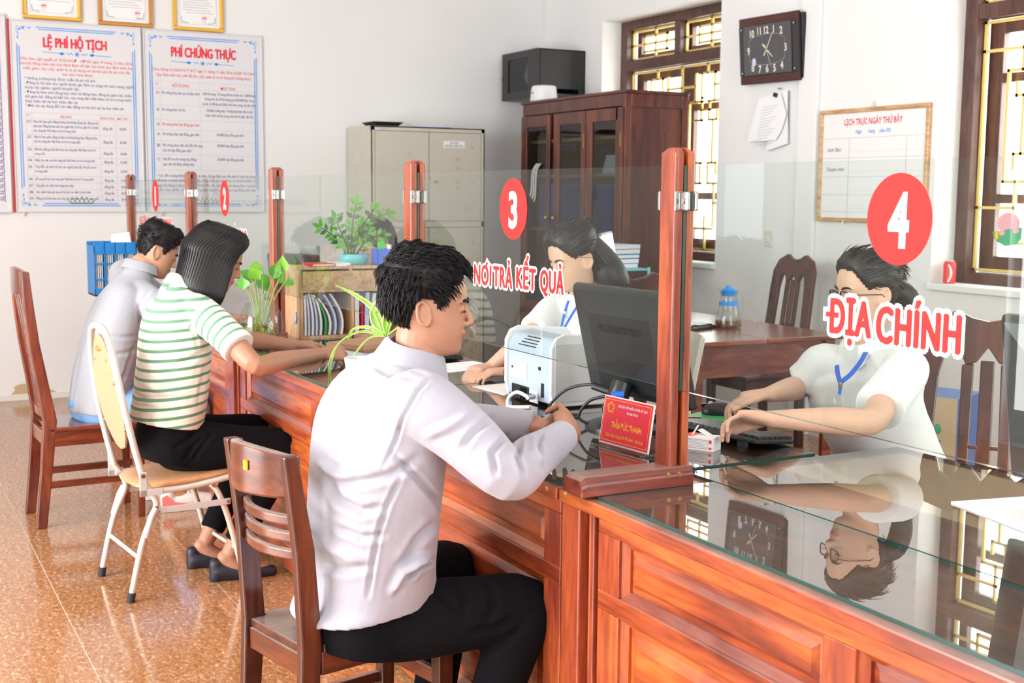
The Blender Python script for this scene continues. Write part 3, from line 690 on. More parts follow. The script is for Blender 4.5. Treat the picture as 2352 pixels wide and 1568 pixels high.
# --- carved dark chairs on the staff side
def carved_chair(label, loc, rz, W=.20, top=1.13, SH=.45):
    t = thing('carved_chair', label, 'chair', loc, rz, group='carved dark chairs on the staff side')
    h = top-SH
    def Yb(z): return -.20-.10*((z-SH)/h)**1.3          # raked back
    def slab(name, poly, th=.022):
        b = MB(); n = len(poly)
        vs = [(x, Yb(z)-th/2, z) for x, z in poly]+[(x, Yb(z)+th/2, z) for x, z in poly]
        fs = [tuple(range(n)), tuple(reversed(range(n, 2*n)))]+[(i, n+i, n+(i+1) % n, (i+1) % n) for i in range(n)]
        b.add(vs, fs); return b.build(name, 'carved_wood', t, bevel=.004)
    # crest with a dipped top and arched underside
    up = [(-W, top-.20), (-W*.98, top-.10), (-W*.80, top-.035), (-W*.42, top), (-W*.22, top-.022), (0, top-.032), (W*.22, top-.022), (W*.42, top), (W*.80, top-.035), (W*.98, top-.10), (W, top-.20)]
    lo = [(W*.62, top-.20), (W*.55, top-.135), (W*.44, top-.115), (W*.34, top-.135), (W*.28, top-.165), (W*.14, top-.155), (0, top-.11), (-W*.14, top-.155), (-W*.28, top-.165), (-W*.34, top-.135), (-W*.44, top-.115), (-W*.55, top-.135), (-W*.62, top-.20)]
    slab('crest_rail', up+lo, .026)
    for s in (-1, 1):
        slab('back_post', [(s*W*a, z) for a, z in ((.62, top-.198), (1, top-.198), (1.06, SH), (.74, SH))], .026)
        b = MB(); tapered(b, (s*(W-.02), -.21, 0), (s*(W-.02), Yb(SH), SH), (.04, .045), (.04, .05)); b.build('leg', 'carved_wood', t, bevel=.004)
        b = MB(); tapered(b, (s*(W-.02), .19, 0), (s*(W-.02), .19, SH-.03), (.036, .036), (.045, .045)); b.build('leg', 'carved_wood', t, bevel=.004)
        MB().bb(s*(W-.015)-.011, s*(W-.015)+.011, -.19, .19, SH-.09, SH-.03).build('side_rail', 'carved_wood', t, bevel=.003)
        slab('splat_slat', [(s*W*a, z) for a, z in ((.17, top-.16), (.33, top-.165), (.34, SH+.05), (.20, SH+.05))], .016)
        for zz in (SH+.20, SH+.26): slab('spindle', [(s*W*a, z) for a, z in ((.08, zz), (.2, zz), (.2, zz+.012), (.08, zz+.012))], .012)
    slab('splat_slat', [(-W*.09, top-.15), (W*.09, top-.15), (W*.10, SH+.05), (-W*.10, SH+.05)], .016)
    slab('lower_rail', [(-W*.8, SH+.02), (W*.8, SH+.02), (W*.8, SH+.06), (-W*.8, SH+.06)], .02)
    MB().bb(-W-.015, W+.015, -.19, .225, SH-.03, SH).build('seat', 'carved_wood', t, bevel=.008)
    MB().bb(-W+.03, W-.03, .18, .20, SH-.09, SH-.03).build('front_rail', 'carved_wood', t, bevel=.003)
    return t
carved_chair('carved dark wood chair against the wall behind the tea table', (-5.76, 4.68, 0), R(180), W=.185)
carved_chair('carved dark wood chair behind the woman in glasses', (atD(2268, 850, 3.80).x+.165, atD(2268, 850, 3.80).y-.19, 0), R(221), W=.225, top=1.13)
p_ = atD(1472, 660, 5.2)
carved_chair('carved dark wood chair partly hidden behind the nearest post', (p_.x-.27, p_.y+.03, 0), R(75), W=.20, top=1.16)

# ================================================================== wall boards
def frame_board(name, label, cat, X, y0, y1, z0, z1, board_mat, frame=None, fw=.02, th=.018, group=None):
    t = thing(name, label, cat, (X, (y0+y1)/2, z0), world=True, group=group)
    MB().bb(X, X+th*.6, y0, y1, z0, z1).build('board', board_mat, t)
    if frame:
        for (a, b, c, d) in ((y0, y1, z0, z0+fw), (y0, y1, z1-fw, z1), (y0, y0+fw, z0+fw, z1-fw), (y1-fw, y1, z0+fw, z1-fw)):
            MB().bb(X, X+th, a, b, c, d).build('frame_strip', frame, t, bevel=.004)
    return t
def corner_orn(pr, u, v, su, sv, k, mat='text_blue'):
    q = lambda pts: [(u+su*a*k, v+sv*b*k) for a, b in pts]
    pr.line(mat, q([(.55, 0), (.35, 0), (0, 0), (0, 1.3), (.42, 1.3), (.42, .45)]), k*.09)
    pr.poly(mat, q([(1.0, 0), (2.3, 0), (1.9, .3), (1.85, .75), (1.5, .75), (1.5, .35)]))
    pr.poly(mat, q([(2.6, .1), (3.9, .1), (3.3, .4), (2.8, .4)])); pr.poly(mat, q([(.55, .42), (1.15, .42), (1.15, .85), (.55, .85)]))
    pr.poly(mat, q([(.1, 2.3), (.45, 2.7), (.45, 3.1), (.1, 3.2)])); pr.poly(mat, q([(.2, 1.6), (.5, 1.5), (.5, 2.1), (.25, 2.0)]))
def fee_board(label, y0, y1, z0, z1, fill):
    t = frame_board('fee_board', label, 'notice board', XW, y0, y1, z0, z1, 'sign_board', 'sign_board', .010, .022, 'fee boards on the far wall')
    W, H = y1-y0, z1-z0
    pr = Print((XW+.0132, y0, z0), (0, 1, 0), (0, 0, 1), (1, 0, 0), .0012)
    e = .045; k = .026
    for su, sv, u, v in ((1, -1, e, H-e), (-1, -1, W-e, H-e), (1, 1, e, e), (-1, 1, W-e, e)): corner_orn(pr, u, v, su, sv, k)
    for o in (0, .014):
        pr.line('text_blue', [(e+.13+o, H-e-o), (W-e-.13-o, H-e-o)], .006); pr.line('text_blue', [(e+.13+o, e+o), (W-e-.13-o, e+o)], .006)
        pr.line('text_blue', [(e+o, e+.12+o), (e+o, H-e-.12-o)], .006); pr.line('text_blue', [(W-e-o, e+.12+o), (W-e-o, H-e-.12-o)], .006)
    fill(pr, W, H)
    # lotus emblem
    c = W/2; zz = .075
    for a in (-2, -1, 0, 1, 2): pr.line('text_green', [(c+a*.030-.016, zz), (c+a*.034, zz+.034-abs(a)*.006), (c+a*.030+.016, zz), (c+a*.028, zz-.014), (c+a*.030-.016, zz)], .004)
    pr.line('text_green', [(c-.095, zz+.012), (c-.07, zz-.014), (c+.07, zz-.014), (c+.095, zz+.012)], .004)
    pr.done(t, {'text_red': 'red_lettering', 'text_navy': 'dark_lettering', 'text_blue': 'blue_ornament', 'text_green': 'lotus_emblem', 'rule_grey': 'table_rules'})
    return t
def flourish(pr, c, v, mat='text_blue'):
    pr.line(mat, [(c-.23, v+.006), (c-.10, v)], .004); pr.line(mat, [(c+.10, v), (c+.23, v-.004)], .004)
    for s in (-1, 1):
        pr.poly(mat, [(c+s*.12, v), (c+s*.10, v+.012), (c+s*.08, v), (c+s*.10, v-.012)]); pr.line(mat, [(c+s*.07, v+.008), (c+s*.055, v-.004), (c+s*.04, v+.008), (c+s*.03, v-.006)], .004)
    for a in range(4): pr.line(mat, [(c-.016*math.cos(a*math.pi/4), v-.016*math.sin(a*math.pi/4)), (c+.016*math.cos(a*math.pi/4), v+.016*math.sin(a*math.pi/4))], .004)
def fill1(pr, W, H):
    c = W/2; T = lambda s, z, h, wd_, u=None, col='text_navy', al='L', bold=.004: pr.text(col, s, .085 if u is None else u, z, h, wid=wd_, bold=bold, align=al)
    [pr.text('text_red', 'LỆ PHÍ HỘ TỊCH', c-.01+.004*math.cos(q*1.2566), H-.175+.003*math.sin(q*1.2566), .066, wid=.42, align='C', res=3, d=q*.0001) for q in range(5)]
    flourish(pr, c, H-.215)
    T('(Thu theo nghị quyết số 35/2016/QĐ - HĐND ngày 14 tháng 12 năm 2016', H-.268, .018, W-.13, c, 'text_red', 'C'); T('của hội đồng nhân dân tỉnh Ninh Bình về việc ban hành quy định mức thu,', H-.300, .018, W-.12, c, 'text_red', 'C')
    T('miễn giảm, thu, nộp, quản lý và sử dụng các khoản phí, lệ phí trên địa', H-.332, .018, W-.16, c, 'text_red', 'C'); T('bàn tỉnh Ninh Bình)', H-.364, .018, .2, c, 'text_red', 'C')
    for k, (s, wq) in enumerate((('* Những trường hợp được miễn lệ phí hộ tịch', .47), ('- Đăng ký hộ tịch cho người thuộc gia đình có công với cách mạng, người', .735), ('thuộc hộ nghèo, người khuyết tật.', .36), ('- Đăng ký khai sinh đúng hạn, khai tử đúng hạn, đăng ký giám hộ, chấm', .72), ('dứt giám hộ, đăng ký kết hôn của công dân Việt Nam cư trú trong nước,', .72), ('thực hiện tại ủy ban nhân dân xã.', .35), ('* Mức thu áp dụng đối với việc đăng ký hộ tịch tại ủy ban nhân xã:', .66))):
        T(s, H-.400-.031*k, .0185, wq)
    zt = H-.625; u = [.085, .125, .575, .685, W-.085]; rows = [.04, .105, .085, .075, .045, .085, .045, .045, .045, .045]
    T('TT', zt-.028, .018, .02, .092, 'text_red'); T('NỘI DUNG', zt-.032, .018, .075, .35, 'text_red', 'C'); T('ĐƠN VỊ TÍNH', zt-.032, .016, .09, .63, 'text_red', 'C'); T('MỨC THU', zt-.032, .016, .07, .735, 'text_red', 'C')
    txt = [('Khai sinh (bao gồm đăng ký khai sinh không đúng hạn, đăng ký lại', 'khai sinh, đăng ký khai sinh cho người đã có hồ sơ, giấy tờ cá nhân)', 'cho công dân Việt Nam cư trú ở trong nước'), ('Khai tử (bao gồm: đăng ký khai tử không đúng hạn, đăng ký khai', 'tử) cho công dân Việt Nam cư trú ở trong nước'), ('Kết hôn (đăng ký lại kết hôn) cho công dân Việt Nam cư trú ở', 'trong nước'), ('Nhận cha, mẹ, con cho công dân Việt Nam cư trú ở trong nước',), ('Thay đổi, cải chính hộ tịch cho người chưa đủ 14 tuổi cư trú', 'ở trong nước'), ('Bổ sung hộ tịch cho công dân Việt Nam cư trú ở trong nước',), ('Cấp giấy xác nhận tình trạng hôn nhân',), ('Xác nhận hoặc ghi vào sổ hộ tịch các việc hộ tịch khác',), ('Đăng ký hộ tịch khác cho công dân Việt Nam cư trú ở trong nước',)]
    pay = ['8.000', '8.000', '30.000', '15.000', '15.000', '15.000', '8.000', '8.000', '8.000']
    z = zt
    for i, h in enumerate(rows):
        pr.line('rule_grey', [(u[0], z), (u[-1], z)], .002)
        if i:
            T('%02d' % i, z-.03, .020, .024, .092)
            for j, s in enumerate(txt[i-1]): T(s, z-.028-.031*j, .018, min(.43, .0068*len(s)), .135)
            T('đồng/ lần', z-h*.5-.012, .018, .065, .63, al='C'); T(pay[i-1], z-h*.5-.012, .018, .045, .735, al='C')
        z -= h
    pr.line('rule_grey', [(u[0], z), (u[-1], z)], .002)
    for a in u: pr.line('rule_grey', [(a, z), (a, zt)], .002)
def fill2(pr, W, H):
    c = W/2; T = lambda s, z, h, wd_, u=None, col='text_navy', al='L', bold=.004: pr.text(col, s, .075 if u is None else u, z, h, wid=wd_, bold=bold, align=al)
    [pr.text('text_red', 'PHÍ CHỨNG THỰC', c+.004*math.cos(q*1.2566), H-.185+.003*math.sin(q*1.2566), .069, wid=.47, align='C', res=3, d=q*.0001) for q in range(5)]
    flourish(pr, c-.01, H-.225)
    T('(Theo thông tư 226/2016/TT-BTC ngày 11 tháng 11 năm 2016 của Bộ Tài Chính', H-.290, .020, W-.12, c, 'text_red', 'C'); T('Quy định mức thu, chế độ thu, nộp, quản lý và sử dụng phí chứng thực)', H-.328, .020, W-.18, c, 'text_red', 'C')
    zt = H-.365; u = [.065, .115, .40, W-.065]; rows = [.05, .12, .105, .07, .08, .10, .11]
    T('TT', zt-.032, .02, .02, .08, 'text_red'); T('NỘI DUNG', zt-.037, .022, .12, .26, 'text_red', 'C'); T('MỨC THU', zt-.045, .022, .11, .61, 'text_red', 'C')
    no = ['01', '02', '03', 'A', 'B', 'C']
    a1 = [('Phí chứng thực bản sao từ bản chính',), ('Phí chứng thực chữ ký',), ('Phí chứng thực hợp đồng, giao dịch',), ('Phí chứng thực hợp đồng, giao dịch',), ('Phí chứng thực việc sửa đổi, bổ sung,', 'hủy bỏ hợp đồng, giao dịch'), ('Sửa lỗi sai sót trong hợp đồng,', 'giao dịch đã được chứng thực.')]
    a2 = [('2000 đ/ trang. Từ trang thứ ba trở lên thu 1.000đ/trang', 'nhưng mức thu tối đa không quá 200.000đ/ bản. Trang', 'là căn cứ để thu phí được tính theo trang của bản chính'), ('10.000đ/ trường hợp. Trường hợp được hiểu là một', 'hoặc nhiều chữ ký trong cùng một tờ giấy, văn bản.'), (), ('50.000đ/ hợp đồng, giao dịch',), ('30.000đ/ hợp đồng, giao dịch',), ('25.000đ/ hợp đồng, giao dịch',)]
    z = zt
    for i, h in enumerate(rows):
        pr.line('rule_grey', [(u[0], z), (u[-1], z)], .002)
        if i:
            T(no[i-1], z-.042, .021, .02, .085)
            for j, s in enumerate(a1[i-1]): T(s, z-.040-.037*j, .020, .0078*len(s), .125, 'text_red' if i == 3 else 'text_navy')
            for j, s in enumerate(a2[i-1]): T(s, z-.036-.036*j, .019, .0072*len(s), .62, al='C')
        z -= h
    pr.line('rule_grey', [(u[0], z), (u[-1], z)], .002)
    for a in u: pr.line('rule_grey', [(a, z), (a, zt)], .002)
    for k, s in enumerate(('* Các đối tượng được miễn phí: cá nhân, hộ gia đình vay vốn tại tổ chức tín dụng', 'để phục vụ phát triển nông nghiệp, nông thôn tại Nghị Định số 55/2015/NĐ-CP', 'ngày 09 tháng 6 năm 2015 của Chính Phủ về chính sách tín dụng phục vụ phát', 'triển nông nghiệp, nông thôn không phải nộp phí chứng thực hợp đồng thế chấp')):
        T(s, z-.05-.034*k, .019, W-.14)
fee_board('white fee board headed with short red title nearer the left', 1.010, 1.886, 1.322, 2.632, fill1)
fee_board('white fee board with certification fees right of the other', 1.900, 2.772, 1.322, 2.628, fill2)
MB().bb(XW, XW+.024, 1.000, 1.008, 1.322, 2.632).build('edge_strip', 'sticker_red', bpy.data.objects['fee_board']).matrix_parent_inverse = bpy.data.objects['fee_board'].matrix_basis.inverted()
t = frame_board('notice_board', 'cream notice board with purple key border at the left edge', 'notice board', XW, .10, .985, 1.318, 2.66, 'sign_board', 'sign_board', .012, .034)
pr = Print((XW+.0204, .10, 1.318), (0, 1, 0), (0, 0, 1), (1, 0, 0))
u0 = .885-.085
for k in range(30):
    z = .075+k*.042
    pr.line('text_purple', [(u0+.004, z), (u0+.004, z+.030), (u0+.030, z+.030), (u0+.030, z+.012), (u0+.016, z+.012), (u0+.016, z+.020)], .005); pr.line('text_purple', [(u0+.042, z), (u0+.042, z+.042)], .005); pr.line('text_purple', [(u0+.030, z+.03), (u0+.042, z+.042)], .004)
for k in range(16):
    pr.line('text_purple', [(u0-k*.042, .062), (u0-k*.042-.030, .062), (u0-k*.042-.030, .090), (u0-k*.042-.012, .090), (u0-k*.042-.012, .076)], .005)
pr.done(t, {'text_purple': 'key_border'})
for (yy, lab) in ((1.06, 'small steel wall hook under the left fee board'), (2.0, 'small steel wall hook under the right fee board')): tag(MB().tube([(XW, yy, 1.30), (XW+.025, yy, 1.30), (XW+.028, yy, 1.325)], .005, 8).build('wall_hook', 'steel_rod'), lab, 'hook')
# certificates in gilt frames (bottom halves in view)
def certificate(label, y0, y1, z0, g1, g2, stamp):
    z1 = z0+.30
    t = thing('certificate', label, 'certificate', (XW, (y0+y1)/2, z0), world=True, group='framed certificates')
    MB().bb(XW, XW+.012, y0+.015, y1-.015, z0+.015, z1-.015).build('sheet', 'paper', t)
    fw = .028
    for (a, b_, c, d) in ((y0, y1, z0, z0+fw), (y0, y1, z1-fw, z1), (y0, y0+fw, z0+fw, z1-fw), (y1-fw, y1, z0+fw, z1-fw)):
        MB().bb(XW, XW+.026, a, b_, c, d).build('frame_strip', g1, t, bevel=.006)
        hor = (b_-a) > (d-c); n = int(((b_-a) if hor else (d-c))/.012)
        rp = MB()
        for k in range(n):
            q = (k+.5)*.012
            y, z = (a+q, (c+.006 if c == z0 else d-.006)) if hor else ((a+.006 if a == y0 else b_-.006), c+q)
            rp.ell((XW+.026, y, z), (.004, .0052, .0052), nu=4, nv=6)
        rp.build('rope_edge', g2, t, smooth=180)
    pr = Print((XW+.012, y0, z0), (0, 1, 0), (0, 0, 1), (1, 0, 0)); W = y1-y0
    pr.line('text_grey', [(.05, .30), (.05, .048), (W-.05, .048), (W-.05, .30)], .002)
    for s, u in ((1, .06), (-1, W-.06)): pr.line('text_green', [(u, .10), (u+s*.004, .062), (u+s*.05, .056)], .004)
    for k in range(7): pr.line('text_grey', [(.075+(.02 if k == 0 else 0), .13+k*.018), (W-.075-(k % 3)*.02, .13+k*.018)], .003)
    cx, cz = W*stamp, .095; pr.line('text_red', [(cx+.016*math.cos(a), cz+.016*math.sin(a)) for a in [k*math.pi/8 for k in range(17)]], .002); pr.line('text_red', [(cx-.01, cz), (cx+.012, cz+.003)], .008); pr.text('text_red', 'Chủ tịch', cx, cz-.034, .007, align='C')
    pr.done(t, {'text_grey': 'printed_lines', 'text_red': 'red_stamp', 'text_green': 'corner_ornament'})
certificate('gilt-framed certificate hanging above the left fee board', 1.10, 1.487, 2.640, 'gold', 'gold_dark', .36)
certificate('orange-gilt framed certificate in the middle of the three', 1.598, 1.975, 2.634, 'gold_dark', 'gold', .72)
certificate('yellow-gilt framed certificate above the right fee board', 2.118, 2.485, 2.632, 'gold', 'gold', .62)

# duty-roster board, clock, calendar, switch
x0, x1, z0, z1 = -5.835, -4.968, 1.325, 1.985
t = thing('duty_board', 'framed duty roster board with red heading on white wall', 'notice board', ((x0+x1)/2, YW, z0), world=True)
MB().bb(x0+.01, x1-.01, YW-.012, YW, z0+.01, z1-.01).build('board', 'white', t)
for (a, b_, c, d) in ((x0, x1, z0, z0+.026), (x0, x1, z1-.026, z1), (x0, x0+.026, z0+.026, z1-.026), (x1-.026, x1, z0+.026, z1-.026)): MB().bb(a, b_, YW-.024, YW, c, d).build('frame_strip', 'pine', t, bevel=.005)
pr = Print((x0, YW-.012, z0), (1, 0, 0), (0, 0, 1), (0, -1, 0)); W, H = x1-x0, z1-z0
pr.text('text_red', 'LỊCH TRỰC NGÀY THỨ BẢY', W*.5, H-.095, .036, wid=.46, bold=.015, align='C')
for s, u in (('Ngày', .30), ('tháng', .40), ('năm 202', .49)): pr.text('text_blue', s, u, H-.145, .022, align='L', cond=.8)
zs = [H-.17, H-.285, H-.395, H-.50, H-.60, .026]
for z in zs[:-1]: pr.line('rule_grey', [(.026, z), (W-.026, z)], .0025)
for u in (.25, .70): pr.line('rule_grey', [(u, .026), (u, zs[0])], .0025)
for k, z in enumerate(zs[:-1]):
    zz = z-.08
    for j in range(44):
        if .26+.013*j < W-.03: pr.rect('text_grey', .26+.013*j, .264+.013*j, zz, zz+.002)
pr.text('text_navy', 'Lãnh đạo:', .07, zs[0]-.075, .022, wid=.115); pr.text('text_navy', 'Chuyên môn:', .065, zs[1]-.075, .022, wid=.15)
pr.done(t, {'text_red': 'red_lettering', 'text_navy': 'dark_lettering', 'text_blue': 'blue_lettering', 'rule_grey': 'ruled_lines', 'text_grey': 'dotted_lines'})
MB().tube([(-5.40, YW-.012, z1-.01), (-5.40, YW-.026, z1+.005), (-5.40, YW-.02, z1+.03)], .005, 8).build('hook', 'steel_rod', t); MB().tube([(-5.6, YW-.028, z0-.012), (-5.6, YW-.026, z0+.012)], .004, 8).build('hook', 'steel_rod', t)
# clock: dark wooden plate with bevelled glass face, hung tilted forward
cx, cz = -6.275, 2.39
t = thing('wall_clock', 'dark rectangular wall clock with silver numerals', 'clock', (cx, YW-.05, cz))
t.rotation_euler = (R(5), R(0.8), 0)
CW, CH = .565, .415
plain('clock_wood', (.022, .010, .010), .4)
MB().bb(-CW/2, CW/2, -.022, .0, -CH/2, CH/2).build('back_plate', 'clock_wood', t, bevel=.004)
MB().bb(-CW/2+.03, CW/2+.012, .0, .035, -CH/2+.012, CH/2-.012).build('case', 'black', t, bevel=.004)
for k in range(8):
    for s in (-1, 1): MB().bb(-CW/2+.002, CW/2-.002, -.0245, -.021, s*(CH/2-.006-k*.0058)-.0017, s*(CH/2-.006-k*.0058)+.0017).build('ridge', 'case_wood', t)
plain('clock_face', (.055, .055, .06), .12, coat=.6)
MB().bb(-CW/2+.055, CW/2-.055, -.034, -.024, -CH/2+.052, CH/2-.052).build('face', 'clock_face', t, bevel=.004)
for s in (-1, 1):
    MB().bb(s*(CW/2-.028)-.026, s*(CW/2-.028)+.026, -.026, -.022, -CH/2+.055, CH/2-.055).build('side_panel', 'black_gloss', t)
    for zz in (-1, 1): MB().ell((s*(CW/2-.030), -.031, zz*(CH/2-.072)), (.008, .005, .008), nu=6, nv=12).build('stud', 'chrome', t, smooth=180)
plain('clock_numeral', (.85, .82, .68), .3, metal=.3)
pr = Print((0, -.034, 0), (1, 0, 0), (0, 0, 1), (0, -1, 0))
for k, (u, v) in {12: (0, .118), 1: (.070, .118), 2: (.140, .105), 3: (.178, 0), 4: (.140, -.105), 5: (.070, -.118), 6: (0, -.118), 7: (-.070, -.118), 8: (-.140, -.105), 9: (-.178, 0), 10: (-.140, .105), 11: (-.070, .118)}.items(): pr.text('clock_numeral', str(k), u, v-.022, .045, bold=.03, align='C', cond=.85, res=4)
pr.line('text_grey', [(-.17, .06), (-.17, -.06), (-.12, -.085), (0, -.095), (.12, -.085), (.17, -.06), (.17, .06), (.12, .085), (0, .095), (-.12, .085), (-.17, .06)], .0022)
pr.done(t, {'clock_numeral': 'numerals', 'text_grey': 'face_line'})
def hand(ang, L, tail, w_, y):
    a = R(ang); d = Vector((math.sin(a), 0, math.cos(a))); n = Vector((d.z, 0, -d.x))
    MB().add([(d*L+n*w_*.4)+Vector((0, y, 0)), (d*L-n*w_*.4)+Vector((0, y, 0)), (-d*tail-n*w_)+Vector((0, y, 0)), (-d*tail+n*w_)+Vector((0, y, 0)), (d*L+n*w_*.4)+Vector((0, y+.0015, 0)), (d*L-n*w_*.4)+Vector((0, y+.0015, 0)), (-d*tail-n*w_)+Vector((0, y+.0015, 0)), (-d*tail+n*w_)+Vector((0, y+.0015, 0))], [(0, 1, 2, 3), (7, 6, 5, 4), (0, 4, 5, 1), (1, 5, 6, 2), (2, 6, 7, 3), (3, 7, 4, 0)]).build('clock_hand', 'clock_numeral', t)
hand(33, .118, .045, .0045, -.0385); hand(132, .075, .05, .006, -.0375); hand(158, .12, .03, .0015, -.040)
MB().cyl((0, -.042, 0), (0, -.034, 0), .007, seg=14).build('hub', 'chrome', t, smooth=40)
MB().ell((-.125, -.0365, -.072), (.020, .0015, .026), nu=6, nv=20).build('sticker', 'paper_blue', t, smooth=180)
# paper calendar clipped to a nail under the clock
pt = atY(1787, 205, YW-.02)
t = thing('wall_calendar', 'stack of paper sheets clipped to wall below the clock', 'calendar', (pt.x, YW-.02, pt.z), world=True)
def sheet_poly(px, dy, nm='sheet', mat='paper', th=.0015):
    P = [atY(x, y, YW-.012-dy) for x, y in px]; n = len(P)
    b = MB(); b.add([(p.x, p.y, p.z) for p in P]+[(p.x, p.y+th, p.z) for p in P], [tuple(range(n)), tuple(reversed(range(n, 2*n)))]+[(i, (i+1) % n, n+(i+1) % n, n+i) for i in range(n)]); return b.build(nm, mat, t)
for k in range(5): sheet_poly([(1778+k*3, 212), (1806+k*.8, 207), (1812-k, 330), (1770-k*3, 346)], .004*k+.002, 'sheet')
sheet_poly([(1744, 226), (1793, 212), (1806, 262), (1795, 300), (1781, 322), (1715, 325)], .032)
MB().box((atY(1781, 218, YW-.05)), (.03, .016, .025), Matrix.Rotation(R(20), 3, 'Y')).build('binder_clip', 'black', t, bevel=.003)
MB().cyl(atY(1788, 203, YW), atY(1788, 203, YW-.045), .004, seg=8).build('nail', 'black', t)
pr = Print(atY(1744, 226, YW-.046), (1, 0, 0), (0, 0, 1), (0, -1, 0), .001)
for k in range(14): pr.line('rule_grey', [(.03-.004*k, -.06-.018*k), (.19-.004*k-(k % 4)*.02, -.05-.018*k)], .003)
pr.done(t, {'rule_grey': 'printed_lines'})
p = atY(1767, 548, YW)
t = thing('light_switch', 'small cream light switch on the wall above the tea table', 'switch', (p.x, YW, p.z), world=True)
MB().bb(p.x-.035, p.x+.035, YW-.012, YW, p.z-.05, p.z+.05).build('plate', 'cream_shell', t, bevel=.004); MB().bb(p.x-.015, p.x+.015, YW-.016, YW-.011, p.z-.02, p.z+.02).build('rocker', 'white_plastic', t, bevel=.002)

# ================================================================== cabinets
# cream steel cabinet on the far wall
X0, X1, Y0, Y1, ZC1 = -9.25, -8.75, 3.44, 4.385, 1.972
t = thing('steel_cabinet', 'rust-spotted cream steel cabinet against the far wall', 'cabinet', (-9.0, 3.91, 0), world=True)
b = MB(); b.bb(X0, X1, Y0, Y0+.012, .04, ZC1); b.bb(X0, X1, Y1-.012, Y1, .04, ZC1); b.bb(X0, X1, Y0, Y1, ZC1-.012, ZC1); b.bb(X0, X0+.01, Y0, Y1, .04, ZC1); b.bb(X0, X1, Y0, Y1, 0, .06)
b.bb(X1-.02, X1, Y0, Y0+.03, .06, ZC1); b.bb(X1-.02, X1, Y1-.03, Y1, .06, ZC1); b.bb(X1-.02, X1, Y0, Y1, ZC1-.035, ZC1); b.bb(X1-.02, X1, Y0, Y1, 1.215, 1.26)
plain('rust_steel', (.60, .565, .47), .5)
def rusty():
    m, nt, bs = _new('rust_steel2'); tc = N(nt, 'ShaderNodeTexCoord'); no = N(nt, 'ShaderNodeTexNoise'); no.inputs['Scale'].default_value = 16; no.inputs['Detail'].default_value = 6; no.inputs['Roughness'].default_value = .75
    n2 = N(nt, 'ShaderNodeTexNoise'); n2.inputs['Scale'].default_value = 2.3; nt.links.new(tc.outputs['Object'], no.inputs[0]); nt.links.new(tc.outputs['Object'], n2.inputs[0])
    ad = N(nt, 'ShaderNodeMath', operation='MULTIPLY_ADD'); nt.links.new(n2.outputs[0], ad.inputs[0]); ad.inputs[1].default_value = .45; nt.links.new(no.outputs[0], ad.inputs[2])
    r = ramp(nt, [(.80, (.58, .555, .47)), (.86, (.52, .40, .20)), (.93, (.40, .23, .07))]); nt.links.new(ad.outputs[0], r.inputs[0]); nt.links.new(r.outputs[0], bs.inputs['Base Color']); bs.inputs['Roughness'].default_value = .5
rusty()
b.build('body', 'steel_cream', t, bevel=.002)
ym = (Y0+Y1)/2
for (a, c) in ((Y0+.033, ym-.0025), (ym+.0025, Y1-.033)):
    for (z0, z1) in ((1.262, ZC1-.038), (.65, 1.212), (.065, .645)):
        d = MB().bb(X1-.018, X1+.002, a, c, z0, z1).build('door', 'rust_steel2', t, bevel=.003)
        hy = c-.05 if a < ym-.1 else a+.05
        if z1 > 1.2: MB().cyl((X1, hy, z0+.30 if z1 > 1.5 else z0+.3), (X1+.012, hy, z0+.30 if z1 > 1.5 else z0+.3), .012, seg=14).build('lock', 'brass', d, smooth=40)
pr = Print((X1+.002, ym, 1.82), (0, 1, 0), (0, 0, 1), (1, 0, 0))
pr.rect('paper', .115, .30, .0, .055); pr.line('text_grey', [(.12, .004), (.295, .004), (.295, .051), (.12, .051), (.12, .004)], .0016, d=.0005)
pr.text('text_black', 'TÀI LIỆU', .2075, .030, .014, align='C', bold=.01, d=.0005); pr.text('text_black', 'HỘI ĐỒNG NHÂN DÂN', .2075, .010, .013, wid=.15, align='C', bold=.01, d=.0005)
pr.rect('paper_blue', -.44, -.40, .118, .135)
pr.done(t, {'paper': 'label_card', 'text_black': 'lettering', 'text_grey': 'label_border', 'paper_blue': 'blue_sticker'})
b = MB(); b.tube([(X1+.01, ym-.07, 1.55), (X1+.02, ym-.065, 1.50), (X1+.014, ym-.07, 1.43)], [.006, .012, .022], 8); b.build('key_tag', 'blue', t, smooth=60)
# things on the steel cabinet
b = MB(); b.loft([[(-8.92+.10*a, 3.60+.11*c, 1.974) for a, c in ((-1, -.8), (1, -.8), (1, .8), (-1, .8))], [(-8.92+.13*a, 3.60+.125*c, 2.005) for a, c in ((-1, -1), (1, -1), (1, 1), (-1, 1))]])
tag(b.build('tray', 'black', bevel=.006), 'shallow black tray lying on top of steel cabinet', 'tray')
t = thing('folder', 'thin dark blue folder lying on top of steel cabinet', 'folder', (-8.9, 4.05, 1.974), world=True)
MB().bb(-8.99, -8.80, 3.80, 4.12, 1.974, 1.978).build('cover', 'blue', t); MB().bb(-8.98, -8.81, 3.805, 4.06, 1.978, 1.986).build('papers', 'paper', t)
b = MB(); b.tube([(-8.86, 3.745, 1.976), (-8.86, 3.755, 1.997), (-8.86, 3.80, 1.994), (-8.86, 3.93, 1.984)], .003, 6); tag(b.build('wire_loop', 'steel_rod', smooth=60), 'pale curled cable end on top of steel cabinet', 'cable')

